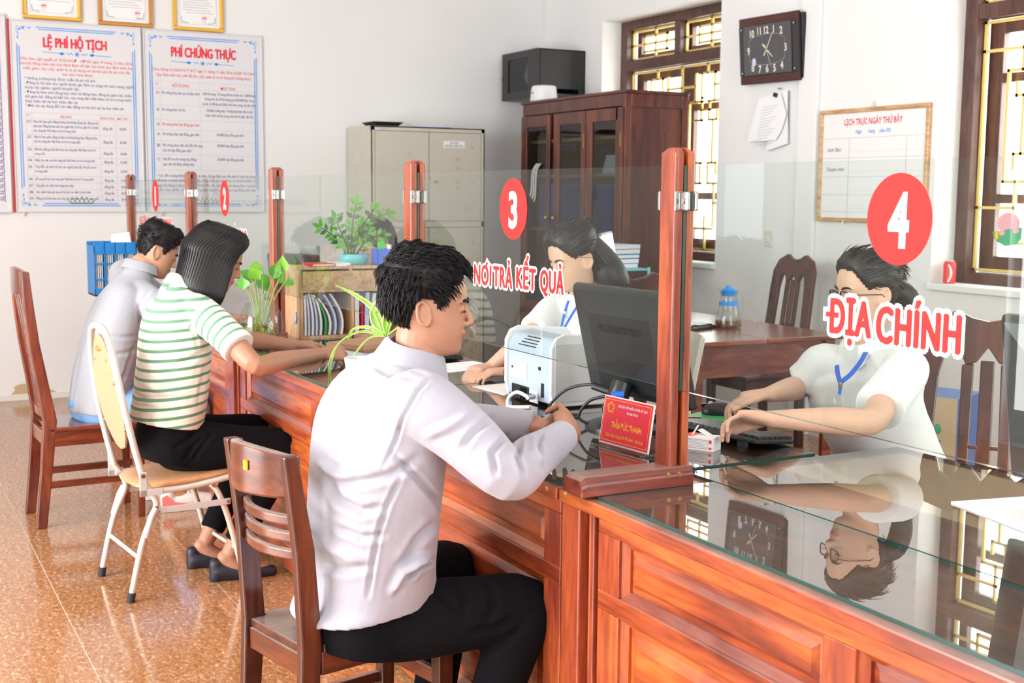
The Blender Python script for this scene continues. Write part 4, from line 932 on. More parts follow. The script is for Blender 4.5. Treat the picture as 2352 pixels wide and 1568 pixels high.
# wall-mounted network rack
x0, x1, y0, y1, z0, z1 = -9.19, -8.60, 4.76, YW-.002, 2.225, 2.60
t = thing('network_rack', 'black wall-mounted network cabinet with glass door', 'cabinet', ((x0+x1)/2, YW, z0), world=True)
plain('rack_black', (.030, .030, .032), .38, metal=.2)
b = MB(); b.bb(x0, x1, y0+.03, y1, z1-.012, z1); b.bb(x0, x1, y0+.03, y1, z0, z0+.012); b.bb(x0, x0+.012, y0+.03, y1, z0, z1); b.bb(x1-.012, x1, y0+.03, y1, z0+.07, z1); b.bb(x0, x1, y1-.012, y1, z0, z1)
b.bb(x1-.012, x1, y0+.03, y0+.10, z0, z0+.08); b.bb(x1-.012, x1, y1-.06, y1, z0, z0+.08); b.bb(x1-.012, x1, y0+.03, y1, z0, z0+.035)
b.build('case', 'rack_black', t, bevel=.003)
d = MB()
for (a, c, e, f) in ((x0, x1, z0, z0+.06), (x0, x1, z1-.06, z1), (x0, x0+.10, z0+.06, z1-.06), (x1-.15, x1, z0+.06, z1-.06)): d.bb(a, c, y0, y0+.026, e, f)
d = d.build('door', 'rack_black', t, bevel=.002)
MB().bb(x0+.10, x1-.15, y0+.010, y0+.014, z0+.06, z1-.06).build('pane', 'cabinet_pane', d)
MB().cyl((x0+.02, y0, 2.40), (x0+.02, y0-.012, 2.40), .012, seg=12).build('lock', 'chrome', d, smooth=40)
for k in range(3): MB().tube([(x0+.33+.03*k, y0+.06, 2.50-.01*k), (x0+.30+.02*k, y0+.05, 2.40), (x0+.36+.02*k, y0+.07, 2.31+.01*k)], .005, 6).build('patch_cable', 'light_grey', t, smooth=60)
for k in range(3): MB().tube([(x1-.16, y0+.15+.02*k, z0+.06), (x1-.10, y0+.14+.03*k, z0+.02), (x1-.05, y0+.10+.03*k, z0-.03), (x1-.09, y1-.05, z0-.10)], .006, 6).build('cable', 'brass' if k else 'black', t, smooth=60)

# bookcase in front of the window
x0, x1, y0, y1, zt = -8.585, -7.135, 4.63, 5.15, 2.155
t = thing('bookcase', 'tall dark red bookcase with three glazed doors', 'bookcase', ((x0+x1)/2, (y0+y1)/2, 0), world=True)
b = MB(); b.bb(x0, x0+.04, y0, y1, 0, zt); b.bb(x1-.04, x1, y0, y0+.05, 0, zt); b.bb(x1-.04, x1, y1-.05, y1, 0, zt); b.bb(x1-.04, x1, y0+.05, y1-.05, zt-.09, zt); b.bb(x1-.04, x1, y0+.05, y1-.05, 0, .12)
b.bb(x0+.04, x1-.04, y0, y0+.03, zt-.085, zt); b.bb(x0+.04, x1-.04, y0, y0+.03, 0, .10); b.build('frame', 'case_wood', t, bevel=.003)
MB().bb(x1-.028, x1-.014, y0+.05, y1-.05, .12, zt-.09).build('side_panel', 'case_wood', t); MB().bb(x0+.04, x1-.04, y1-.02, y1-.008, .1, zt-.02).build('back_panel', 'case_wood', t)
MB().bb(x0-.012, x1+.012, y0-.012, y1, zt, zt+.022).build('top_board', 'case_wood_x', t, bevel=.005)
for z in (.45, .80, 1.20, 1.60, 1.86): MB().bb(x0+.04, x1-.04, y0+.05, y1-.02, z, z+.02).build('shelf', 'pine', t)
e = [atY(px, 300, y0).x for px in (1203, 1268, 1277, 1349, 1351, 1434)]
for k in range(3):
    a, c = e[2*k], e[2*k+1]; st = .085
    d = MB(); z0_, z1_ = .11, zt-.095
    for (p, q, r_, s_) in ((a, a+st, z0_, z1_), (c-st*(.6 if k < 2 else .9), c, z0_, z1_), (a+st, c-.05, z0_, z0_+.55), (a+st, c-.05, z1_-.085, z1_)): d.bb(p, q, y0-.022, y0, r_, s_)
    d = d.build('door', 'case_wood', t, bevel=.003)
    MB().bb(a+st-.005, c-.05, y0-.013, y0-.009, z0_+.54, z1_-.08).build('pane', 'cabinet_pane', d)
    kx = c-.02 if k == 0 else a+.03 if k == 1 else a+.03
    MB().ell((kx, y0-.035, 1.30), (.014, .014, .014), nu=8, nv=12).build('knob', 'brass', d, smooth=180)
    MB().bb((c-.015 if k else a+.005), (c-.009 if k else a+.011), y0-.026, y0-.02, 1.80, 1.90).build('hinge', 'brass', d)
# folders and books behind the panes
random.seed(11)
def binder(x, z, h, wd_, mat, lab, yy=y0+.08, dep=.24):
    o = thing('file_binder', lab, 'binder', (x, yy+dep/2, z), world=True, group='files in the bookcase')
    MB().bb(x, x+wd_, yy, yy+dep, z, z+h).build('cover', mat, o, bevel=.004); MB().bb(x+.006, x+wd_-.006, yy+.01, yy+dep+.002, z+h-.004, z+h+.002).build('pages', 'paper', o)
binder(-7.30, 1.62, .27, .075, 'bright_blue', 'blue file binder on upper shelf behind the right pane')
binder(-8.45, 1.22, .33, .10, 'blue', 'dark blue file binder on the middle shelf behind the left pane')
binder(-8.33, 1.22, .33, .12, 'bright_blue', 'wide bright blue file binder behind the left pane')
for k in range(3): binder(-7.72+.10*k, 1.22, .32, .09, 'blue', ['blue file binder standing left of three behind right pane', 'blue file binder in the middle of three behind right pane', 'blue file binder standing right of three behind right pane'][k])
for k in range(6):
    o = MB().bb(-7.56+.01*k, -7.32+.006*k, y0+.09, y0+.30, 1.62+.022*k, 1.64+.022*k).build('paper_stack', 'paper')
    tag(o, ['lowest', 'second lowest', 'third', 'fourth', 'fifth', 'topmost'][k]+' paper bundle in the pile behind right pane', 'papers', 'paper bundles in the bookcase')
for k in range(3):
    o = MB().tube(arc([(-8.30+.03*k, y0-.03, 1.70), (-8.36+.03*k, y0-.032, 1.64), (-8.38+.03*k, y0-.03, 1.50-.02*k), (-8.40+.03*k, y0-.03, 1.46-.02*k)], 4), .006, 8).build('coat_hook', 'light_grey', smooth=60)
    tag(o, ['left', 'middle', 'right'][k]+' white wire hook hanging on the bookcase door', 'hook', 'wire hooks on the bookcase')
# router on the bookcase
p = atY(1249, 232, 4.72)
t = thing('router', 'small white router standing on top of the bookcase', 'router', (p.x, 4.72, zt+.022))
b = MB(); b.lathe([(.0, 0), (.10, 0), (.105, .01), (.095, .10), (.09, .112), (0, .114)], seg=24); b.build('body', 'white_plastic', t, smooth=40)
MB().lathe([(.0, .1135), (.085, .1135), (.08, .117), (0, .117)], seg=24).build('cap', 'paper_blue', t, smooth=40); MB().box((.0, -.099, .06), (.03, .004, .008)).build('led_strip', 'bright_blue', t)

# ================================================================== tea table
x0, x1, y0, y1, zt = -6.0, -4.76, 3.50, 4.38, .785
t = thing('tea_table', 'brown wooden table carrying the glass tea jug', 'table', ((x0+x1)/2, (y0+y1)/2, 0), world=True)
MB().bb(x0-.03, x1+.03, y0-.03, y0+.42, zt-.025, zt).build('top_board', 'table_wood', t, bevel=.005); MB().bb(x0-.03, x1+.03, y0+.423, y1+.03, zt-.025, zt).build('top_board', 'table_wood', t, bevel=.005)
for xx in (x0, x1):
    for yy in (y0, y1): MB().bb(xx-.03*(xx > -5)+.0, xx+.06-.03*(xx > -5)-.03*(xx > -5), yy-.06*(yy > 4), yy+.06-.06*(yy > 4), 0, zt-.025).build('leg', 'table_wood', t, bevel=.004)
MB().bb(x1-.045, x1-.022, y0+.06, y1-.06, zt-.185, zt-.025).build('apron', 'table_wood', t, bevel=.003); MB().bb(x0+.02, x0+.04, y0+.06, y1-.06, zt-.185, zt-.025).build('apron', 'table_wood', t)
MB().bb(x0+.06, x1-.06, y0+.01, y0+.03, zt-.185, zt-.025).build('apron', 'table_wood', t); MB().bb(x0+.06, x1-.06, y1-.03, y1-.01, zt-.185, zt-.025).build('apron', 'table_wood', t)
# ================================================================== things on the counter
def heart_leaf(b, base, tip, nrm, w, droop=.15, n=7):
    """thin closed leaf blade from base to tip, folded along the midrib"""
    base, tip, nrm = Vector(base), Vector(tip), Vector(nrm).normalized()
    d = tip-base; L = d.length; d.normalize(); s = d.cross(nrm).normalized(); nrm = s.cross(d)
    top = []; bot = []
    prof = [.0, .62, .95, 1.0, .86, .60, .30, 0.0][:n+1]
    rows = []
    for i in range(n+1):
        t = i/n; c = base+d*(L*t)-nrm*(droop*L*t*t); hw = w*prof[i]
        rows.append([c-s*hw+nrm*hw*.28, c-s*hw*.5+nrm*hw*.1, c, c+s*hw*.5+nrm*hw*.1, c+s*hw+nrm*hw*.28])
    vs = [p for r in rows for p in r]; m_ = len(vs); vs += [p-nrm*.0012 for p in vs]
    fs = []
    for i in range(n):
        for j in range(4):
            a = i*5+j; fs.append((a, a+1, a+6, a+5)); fs.append((m_+a, m_+a+5, m_+a+6, m_+a+1))
    for i in range(n):
        for j in (0, 4):
            a = i*5+j; fs.append((a, a+5, m_+a+5, m_+a) if j == 0 else (a+5, a, m_+a, m_+a+5))
    b.add(vs, fs)
# --- money-plant in a fish bowl
bx, by = -5.262, 1.552
t = thing('bowl_plant', 'leafy green plant rooted in a round glass fish bowl', 'plant', (bx, by, ZD), world=True)
prof = [(0, .0), (.045, .0), (.06, .006), (.085, .04), (.096, .085), (.094, .115), (.082, .155), (.066, .182), (.062, .188), (.058, .186), (.062, .180), (.078, .153), (.090, .113), (.092, .085), (.081, .042), (.056, .010), (0, .007)]
MB().lathe(prof, (bx, by, ZD), 36).build('bowl', 'bowl_glass', t, smooth=60)
wp = [(0, .012), (.054, .012), (.078, .042), (.0895, .085), (.089, .108), (0, .108)]
MB().lathe(wp, (bx, by, ZD), 32).build('water', 'water', t, smooth=40)
random.seed(5)
for k in range(26):
    a, r_ = random.uniform(0, 6.28), random.uniform(0, .045)
    MB().ell((bx+r_*math.cos(a), by+r_*math.sin(a), ZD+.018+random.uniform(0, .008)), (.010, .009, .006), nu=5, nv=8).build('pebble', random.choice(['pebble', 'pebble', 'pebble_dark', 'gold_dark']), t, smooth=180)
rt_ = MB()
for k in range(34):
    p = Vector((random.uniform(-.02, .02), random.uniform(-.02, .02), .11)); pts = [p]; v = Vector((random.uniform(-1, 1), random.uniform(-1, 1), -.6))
    for q in range(9):
        v += Vector((random.uniform(-.7, .7), random.uniform(-.7, .7), random.uniform(-.5, .35))); v.normalize(); p = p+v*.016
        zz = min(max(p.z, .03), .095); rm = .05+.032*math.sin(min(1, (zz-.02)/.07)*1.5); rr = math.hypot(p.x, p.y)
        if rr > rm: p = Vector((p.x*rm/rr, p.y*rm/rr, p.z))
        p = Vector((p.x, p.y, zz)); pts.append(p)
    rt_.tube([q+Vector((bx, by, ZD)) for q in pts], .0013, 5)
o = rt_.build('roots', 'root', t, smooth=180); o['kind'] = 'stuff'
LV = [((606, 668), (560, 640), (556, 665), .030, -.02), ((607, 665), (572, 618), (600, 640), .034, .02), ((610, 662), (590, 632), (622, 668), .034, -.03), ((615, 668), (627, 640), (640, 600), .030, .01), ((622, 662), (650, 625), (648, 588), .026, .03), ((628, 672), (655, 648), (675, 650), .024, .02), ((604, 672), (585, 645), (552, 620), .032, -.04), ((612, 660), (604, 615), (575, 610), .028, .04), ((600, 680), (560, 655), (541, 652), .018, -.05), ((613, 668), (640, 650), (646, 620), .026, -.05), ((605, 660), (612, 640), (605, 675), .026, -.06)]
for k, (s0, lb, lt, w_, dx) in enumerate(LV):
    X = bx+dx*1.2; P0 = Vector((bx+dx*.3, by+(s0[0]-610)*.0012, ZD+.09)); Pb, Pt = atX(lb[0], lb[1], X+.02), atX(lt[0], lt[1], X+.03+.02*(k % 2))
    MB().tube(arc([P0, (P0+Pb)/2+Vector((0, 0, .03)), Pb], 5), .0028, 6).build('stem', 'stem', t, smooth=180)
    b = MB(); heart_leaf(b, Pb, Pt, (.7, -.3, .65), w_*1.05); b.build('leaf', 'leaf_light' if k % 3 == 1 else 'leaf', t, smooth=60)

# --- pine file rack
XF = -5.42; y0, y1, z0, z1, xb = 1.785, 2.50, ZD, 1.142, -5.66
t = thing('file_rack', 'light pine desktop file rack with sloped side boards', 'file rack', (-5.54, 2.1, ZD), world=True)
for yy in (y0, 2.03, 2.27, y1-.012):
    MB().prism([(XF, z0), (XF, z1-.12), (XF-.03, z1), (xb, z1), (xb, z0)], yy, yy+.012, lambda a, c, d: (a, d, c)).build('side_board' if yy in (y0, y1-.012) else 'divider', 'pine_z', t, bevel=.001)
MB().bb(xb, XF, y0+.012, y1-.012, z0+.0, z0+.012).build('base_board', 'pine', t); MB().bb(xb, XF-.002, y0+.012, y1-.012, 1.022, 1.034).build('shelf', 'pine', t)
MB().bb(XF-.012, XF-.0, y0+.012, y1-.012, 1.034, 1.118).build('front_board', 'pine', t); MB().bb(xb, xb+.01, y0+.012, y1-.012, z0+.012, z1-.01).build('back_board', 'pine', t)
MB().bb(XF-.03, xb, y0+.012, y1-.012, 1.125, 1.137).build('top_board', 'pine', t)
random.seed(21)
def curled(label, yy, mat, h, lean, th=.004, x_=XF-.015):
    o = thing('document', label, 'papers', (x_-.08, yy, z0+.012), world=True, group='documents in the pine rack')
    rings = []
    for i in range(7):
        s_ = i/6; z = z0+.014+h*(1-s_*.0)*s_; off = lean*(s_**1.5)-lean*.35*math.sin(s_*3.14)
        rings.append([(x_, yy+off-th/2, z), (x_, yy+off+th/2, z), (x_-.17, yy+off+th/2, z), (x_-.17, yy+off-th/2, z)])
    b = MB(); b.loft(rings); b.build('sheaf', mat, o, smooth=50)
docs = [(1.812, 'paper', .185, -.004, 'white'), (1.828, 'paper_blue', .19, -.010, 'bluish'), (1.846, 'paper', .195, -.018, 'white curled'), (1.864, 'paper_blue', .19, -.022, 'blue-edged'), (1.884, 'paper', .185, -.030, 'slim white'), (1.905, 'green', .175, -.045, 'thin green'), (1.926, 'paper', .17, -.052, 'white leaning'), (1.952, 'paper_blue', .185, -.05, 'broad bluish'), (1.985, 'paper', .19, -.055, 'thick white')]
for k, (yy, mt, h, ln, adj) in enumerate(docs): curled('%s sheaf number %s from the left in the pine rack' % (adj, ['one', 'two', 'three', 'four', 'five', 'six', 'seven', 'eight', 'nine'][k]), yy, mt, h, ln, .009)
docs2 = [(2.062, 'paper', .19, 0, 'upright white', .02), (2.088, 'name_red', .18, 0, 'dark red bound', .008), (2.112, 'paper_blue', .19, .004, 'bluish', .02), (2.142, 'paper', .185, .010, 'white curling', .014), (2.170, 'paper_blue', .18, .02, 'outermost bluish', .012)]
for k, (yy, mt, h, ln, adj, th) in enumerate(docs2): curled('%s sheaf in the middle slot of the pine rack' % adj, yy, mt, h, ln, th)
p = atX(655, 735, XF)
MB().tube([(XF-.06, y0-.003, .93), (XF-.05, y0-.003, .90), (XF-.065, y0-.003, .875)], .004, 6).build('pen_mark', 'text_blue', bpy.data.objects['file_rack'])
# red notebook and papers lying on the rack
o = thing('notebook', 'thin red notebook lying on the pine rack', 'notebook', (-5.54, 1.90, z1), world=True); MB().bb(-5.62, -5.48, 1.86, 1.97, z1-.005, z1+.007).build('cover', 'name_red', o); MB().bb(-5.615, -5.478, 1.865, 1.968, z1-.002, z1+.004).build('pages', 'paper', o)
tag(MB().bb(-5.60, -5.47, 1.975, 2.045, z1-.005, z1+.010).build('paper_pile', 'paper'), 'small pile of white slips beside the red notebook', 'papers')
# --- zz plant in turquoise pot
px_, py_ = -5.585, 2.105
t = thing('potted_plant', 'glossy dark green plant in a low turquoise pot', 'plant', (px_, py_, z1), world=True)
MB().lathe([(0, -.004), (.055, -.004), (.068, .012), (.07, .03), (.064, .045), (.058, .045), (.060, .03), (0, .03)], (px_, py_, z1), 28).build('pot', 'turquoise', t, smooth=40)
MB().lathe([(0, .028), (.058, .028), (.05, .036), (0, .038)], (px_, py_, z1), 20).build('soil', 'pebble_dark', t, smooth=60)
ST = [[(795, 590), (785, 560), (762, 538), (735, 522)], [(800, 588), (795, 560), (780, 525), (770, 500)], [(806, 590), (808, 540), (812, 500), (820, 465)], [(812, 588), (818, 545), (838, 510), (862, 478)], [(815, 590), (835, 560), (858, 545), (882, 540)], [(808, 590), (825, 550), (852, 505), (895, 490)], [(803, 590), (800, 570), (820, 545), (845, 530)]]
random.seed(9)
for k, st in enumerate(ST):
    X = px_+(-.05+.10*((k*3) % 7)/6)
    pts = arc([atX(x, y, px_ if i == 0 else X) for i, (x, y) in enumerate(st)], 5)
    n = len(pts); MB().tube(pts, [.0055-.0038*i/n for i in range(n)], 7).build('stem', 'stem_dark', t, smooth=180)
    for i in range(4, n, 2):
        d = (pts[min(i+1, n-1)]-pts[i-1]).normalized(); side = d.cross(Vector((.9, -.45, .2))).normalized()
        for s in (-1, 1):
            L = random.uniform(.034, .05); q = pts[i]+side*s*.004
            b = MB(); heart_leaf(b, q, q+side*s*L*.75+d*L*.55+Vector((random.uniform(-.015, .015), 0, random.uniform(-.01, .01))), (.8, -.4, .45), .011, .12); b.build('leaf', 'leaf' if (i+k) % 3 else 'leaf_dark', t, smooth=60)
    b = MB(); heart_leaf(b, pts[-1], pts[-1]+(pts[-1]-pts[-3]).normalized()*.045, (.8, -.4, .45), .011, .1); b.build('leaf', 'leaf', t, smooth=60)
# --- pen holder
y_, x_ = 2.225, -5.50
t = thing('pen_holder', 'blue plastic pen holder with small red label', 'pen holder', (x_, y_, z1), world=True)
b = MB()
for (a, c, d, e) in ((x_-.04, x_+.04, y_-.05, y_-.044), (x_-.04, x_+.04, y_+.044, y_+.05), (x_-.04, x_-.034, y_-.05, y_+.05), (x_+.034, x_+.04, y_-.05, y_+.05), (x_-.003, x_+.003, y_-.044, y_+.044)): b.bb(a, c, d, e, z1-.005, z1+.072)
b.bb(x_-.04, x_+.04, y_-.05, y_+.05, z1-.005, z1); b.build('box', 'bright_blue', t, bevel=.002)
MB().bb(x_+.0405, x_+.0415, y_-.02, y_+.045, z1+.004, z1+.036).build('label', 'text_black', t); MB().bb(x_+.0415, x_+.042, y_+.004, y_+.022, z1+.010, z1+.030).build('logo', 'name_yellow', t); MB().bb(x_+.0415, x_+.042, y_+.026, y_+.042, z1+.010, z1+.030).build('logo', 'red_paint', t)
tag(MB().bb(x_-.0, x_+.024, y_-.036, y_-.006, z1+.03, z1+.105).build('highlighter', 'pen_green', bevel=.004), 'bright green highlighter standing in the blue pen holder', 'pen')
tag(MB().cyl((x_+.018, y_+.018, z1+.02), (x_+.018, y_+.018, z1+.092), .011, seg=14).build('glue_stick', 'white_plastic', smooth=40), 'white capped glue stick in the blue pen holder', 'glue')
tag(MB().cyl((x_-.02, y_-.02, z1+.02), (x_-.03, y_-.024, z1+.15), .0045, seg=8).build('pencil', 'chair_rail', smooth=40), 'brown pencil standing behind the green highlighter', 'pencil')
# --- spider plant (its pot is behind the man in lilac)
sx, sy = -4.02, 1.535
t = thing('spider_plant', 'spider plant with long cream-edged leaves behind the man', 'plant', (sx, sy, ZD), world=True)
MB().lathe([(0, 0), (.04, 0), (.048, .05), (.055, .10), (.050, .10), (.046, .06), (0, .06)], (sx, sy, ZD), 24).build('pot', 'white_plastic', t, smooth=40)
SL = [([(885, 775), (862, 715), (820, 680), (772, 656)], 0, .011), ([(882, 772), (830, 762), (780, 788), (757, 842), (763, 884)], .02, .010), ([(886, 765), (862, 745), (856, 715), (868, 688), (880, 672)], -.03, .012), ([(884, 770), (845, 752), (810, 758), (797, 790)], -.05, .008), ([(888, 770), (885, 740), (892, 712), (900, 700)], -.02, .013), ([(886, 772), (852, 775), (822, 805), (800, 852), (795, 880)], .03, .010), ([(890, 770), (940, 740), (985, 760), (1012, 812), (1022, 850)], -.02, .010), ([(889, 768), (900, 720), (905, 690), (890, 660)], .0, .010)]
for pts, dy, w_ in SL:
    P = arc([atY(x, y, sy+dy*i/len(pts)) for i, (x, y) in enumerate(pts)], 6); n = len(P)
    for nm, mt, k0, lift in (('leaf', 'leaf_cream', 1.0, 0), ('leaf_stripe', 'leaf_light', .62, .0012)):
        vs = []; fs = []
        for i, p in enumerate(P):
            d = (P[min(i+1, n-1)]-P[max(i-1, 0)]).normalized(); v = (CAM-p).normalized(); v = (v+Vector((0, 0, .6))).normalized(); s = d.cross(v).normalized(); nn = s.cross(d)
            hw = w_*k0*min(1, .35+2.2*i/n)*(1-(i/(n-1))**3*.97)
            for q in (-s*hw+nn*.002, -nn*.001, s*hw+nn*.002): vs.append(p+q+nn*lift)
            for q in (-s*hw+nn*.001, -nn*.002, s*hw+nn*.001): vs.append(p+q+nn*lift)
        for i in range(n-1):
            a, c = i*6, i*6+6
            fs += [(a, a+1, c+1, c), (a+1, a+2, c+2, c+1), (a+3, c+3, c+4, a+4), (a+4, c+4, c+5, a+5), (a, c, c+3, a+3), (a+2, a+5, c+5, c+2)]
        b = MB(); b.add(vs, fs)
        if nm == 'leaf': lf = b.build(nm, mt, t, smooth=60)
        else: b.build(nm, mt, lf, smooth=60)

# --- blue file crate at the far end
x1_, yy0, yy1, zz0, zz1 = -8.15, 1.335, 1.60, ZD, 1.15
t = thing('file_crate', 'bright blue slotted plastic file crate on the far desk', 'crate', (-8.28, 1.47, ZD), world=True)
b = MB(); b.bb(x1_-.26, x1_, yy0, yy1, zz0, zz0+.012)
for k in range(5):
    yk = yy0+(yy1-yy0-.008)*k/4; b.bb(x1_-.26, x1_, yk, yk+.008, zz0, zz1-.02*(k == 0))
for z_ in (zz0+.10, zz0+.20): b.bb(x1_-.006, x1_, yy0, yy1, z_, z_+.012)
for xx in (x1_-.006, x1_-.26): b.bb(xx, xx+.006, yy0, yy1, zz1-.075, zz1); b.bb(xx, xx+.006, yy0, yy1, zz0, zz0+.05)
b.build('shell', 'crate_blue', t, bevel=.002)
for k in range(4): MB().bb(x1_-.002, x1_+.002, yy0+.02+k*.063, yy0+.06+k*.063, zz1-.06, zz1-.015).build('slot_rib', 'crate_blue', t, bevel=.002)
for k in range(4):
    o = thing('crate_papers', ['white papers in the leftmost slot of the blue crate', 'white papers in the second slot of the blue crate', 'white papers in the third slot of the blue crate', 'white papers in the rightmost slot of the blue crate'][k], 'papers', (x1_-.13, yy0+.035+k*.064, zz0), world=True, group='papers in the blue crate')
    b = MB()
    for j in range(4): b.bb(x1_-.25, x1_-.012, yy0+.014+k*.064+j*.012, yy0+.018+k*.064+j*.012, zz0+.013, zz0+.27)
    b.build('sheets', 'paper', o)
b = MB(); b.add([(x1_-.02, yy0+.11, zz1-.03), (x1_-.02, yy0+.24, zz1-.03), (x1_-.04, yy0+.23, zz1+.065), (x1_-.04, yy0+.12, zz1+.05), (x1_-.023, yy0+.11, zz1-.03), (x1_-.023, yy0+.24, zz1-.03), (x1_-.043, yy0+.23, zz1+.065), (x1_-.043, yy0+.12, zz1+.05)], [(0, 1, 2, 3), (7, 6, 5, 4), (0, 4, 5, 1), (1, 5, 6, 2), (2, 6, 7, 3), (3, 7, 4, 0)])
tag(b.build('loose_sheet', 'paper'), 'white sheet sticking up out of the blue crate', 'paper')

# --- monitors
def monitor(label, cx, cy, rz, w_=.44, h_=.29, zc=None, mat='monitor_black', tilt=10, back=None, stand=True, base_z=ZD, cat='monitor', logo=None):
    """faces local +Y; origin on the desk"""
    t = thing('computer_monitor', label, cat, (cx, cy, base_z), rz)
    zc = zc or .255
    Rm = Matrix.Rotation(R(tilt), 3, 'X')
    def tf(b): b.v = [tuple(Rm @ Vector(v)+Vector((0, 0, zc))) for v in b.v]; return b
    b = MB(); b.loft([[(-w_/2*k, y, -h_/2*k2), (w_/2*k, y, -h_/2*k2), (w_/2*k, y, h_/2*k3), (-w_/2*k, y, h_/2*k3)] for y, k, k2, k3 in ((.0, 1, 1, 1), (-.022, 1, 1, 1), (-.034, .95, .95, .93), (-.05, .62, .80, .55))])
    tf(b).build('shell', mat, t, bevel=.006)
    tf(MB().bb(-w_/2+.014, w_/2-.014, .0002, .002, -h_/2+.018, h_/2-.014)).build('screen', 'black_gloss', t)
    if stand:
        MB().tube([(0, -.05, zc-.02), (0, -.06, zc*.5), (0, -.045, .012)], [.035, .032, .034], 10).build('stand', mat, t, smooth=40)
        b = MB(); b.lathe([(0, 0), (.115, 0), (.115, .008), (.10, .014), (0, .016)], (0, -.03, 0), 30); b.build('foot', mat, t, smooth=40)
    return t
m3 = monitor('black desktop monitor seen from behind beside the nearest post', -2.98, 1.985, R(4), .47, .335, .245, tilt=14, stand=False)
MB().tube([(0, -.045, .13), (0, -.075, .06), (0, -.055, .010)], [.03, .035, .05], 10).build('stand', 'monitor_black', m3, smooth=40); MB().lathe([(0, 0), (.12, 0), (.12, .008), (.10, .016), (0, .018)], (0, -.03, 0), 30).build('foot', 'monitor_black', m3, smooth=40)
Rm = Matrix.Rotation(R(14), 3, 'X')
for k in range(26): 
    b = MB().bb(-.10+k*.008, -.097+k*.008, -.0515, -.0495, .04, .062); b.v = [tuple(Rm @ Vector(v)+Vector((0, 0, .245))) for v in b.v]; b.build('vent_slot', 'black', m3)
b = MB().bb(-.205, -.155, -.0375, -.0345, -.15, -.085); b.v = [tuple(Rm @ Vector(v)+Vector((0, 0, .245))) for v in b.v]; b.build('asset_sticker', 'paper_blue', m3)
MB().tube(arc([(-.06, -.07, .10), (-.10, -.09, .115), (-.18, -.12, .09), (-.24, -.14, .03), (-.25, -.10, .006), (-.20, -.05, .006)], 5), .0045, 8).build('power_cable', 'black', m3, smooth=60); MB().cyl((-.09, -.085, .112), (-.04, -.062, .100), .011, seg=10).build('plug', 'black', m3, smooth=40)
MB().tube(arc([(.03, -.07, .10), (.02, -.10, .10), (-.04, -.13, .08), (-.07, -.15, .03), (-.05, -.12, .006)], 5), .0045, 8).build('video_cable', 'black', m3, smooth=60); MB().cyl((.035, -.068, .102), (.018, -.098, .099), .012, seg=10).build('plug', 'bright_blue', m3, smooth=40)
monitor('blurred dark monitor at the right edge of the picture', -1.60, 2.20, R(2), .46, .36, .25, tilt=10)
monitor('grey monitor behind the post next to the fish bowl', -6.25, 2.02, R(28), .40, .30, .25, mat='grey_plastic', tilt=4)
monitor('black monitor standing behind the pine rack end', -5.90, 1.93, R(18), .40, .30, .22, tilt=6)
dm = atD(1478, 620, 6.15)
dl = monitor('black monitor with round silver maker badge on the back table', -5.20, 3.30, R(-40), .50, .30, .36, base_z=.785)
t = thing('side_desk', 'plain brown side desk under the badged black monitor', 'desk', (-5.2, 3.25, 0), world=True)
MB().bb(-5.46, -4.96, 3.02, 3.45, .755, .785).build('top_board', 'table_wood', t, bevel=.003)
for xx in (-5.44, -5.02):
    for yy in (3.04, 3.39): MB().bb(xx, xx+.04, yy, yy+.04, 0, .755).build('leg', 'table_wood', t)

pr = Print((0, -.0505, .42), (-1, 0, 0), (0, 0, 1), (0, -1, 0)); pr.line('light_grey', [(.026*math.cos(a), .026*math.sin(a)) for a in [k*math.pi/16 for k in range(33)]], .003); pr.text('light_grey', 'DELL', 0, -.006, .012, wid=.036, bold=.02, align='C'); pr.done(dl, {'light_grey': 'badge'})

# --- laser printer
x0, x1, y0, y1, z0, z1 = -3.63, -3.315, 1.895, 2.16, ZD, 1.045
t = thing('laser_printer', 'pale blue and grey laser printer seen from behind', 'printer', ((x0+x1)/2, (y0+y1)/2, ZD), world=True)
b = MB(); b.loft([[(x0+.012, y, z0+.012), (x1-.012, y, z0+.012), (x1-.012, y, zz), (x0+.012, y, zz)] for y, zz in ((y0+.006, z1-.06), (y0+.03, z1-.02), (y0+.09, z1-.012), (y1, z1-.07))]); b.build('body', 'printer_blue', t, bevel=.01)
for xx in (x0, x1-.014):
    pf = [(y0, z0+.05), (y0+.012, z0+.006), (y1-.01, z0+.004), (y1, z0+.02), (y1+.0, z1-.05), (y1-.03, z1-.015), (y0+.05, z1), (y0+.018, z1-.012), (y0, z1-.045)]
    MB().prism(pf, xx, xx+.014, lambda a, c, d: (d, a, c)).build('side_cover', 'white_plastic', t, bevel=.004)
MB().bb(x1-.001, x1+.002, y0+.014, y1-.012, z0+.02, z1-.03).build('side_panel', 'light_grey', t, bevel=.004)
for k in range(4):
    q_ = .86-.23*k; MB().bb(x0+.115-.010*k, x0+.20, y0+.0045+.024*q_, y0+.0085+.024*q_, z1-.0605+.040*q_, z1-.0575+.040*q_).build('vent_slot', 'black', t)
MB().bb(x0+.035, x0+.15, y0+.0035, y0+.0055, z0+.07, z0+.125).build('rating_label', 'paper', t)
pr = Print((x0+.035, y0+.0035, z0+.07), (1, 0, 0), (0, 0, 1), (0, -1, 0), .0004)
for k in range(6): pr.line('text_grey', [(.008+(.05 if k > 2 else 0), .046-.007*k), (.05+(.055 if k > 2 else 0), .046-.007*k)], .0018)
pr.rect('text_black', .012, .024, .030, .038); pr.done(t, {'text_grey': 'label_text', 'text_black': 'label_mark'})
MB().bb(x0+.05, x0+.165, y0+.002, y0+.02, z0+.004, z0+.05).build('rear_port', 'black', t, bevel=.003)
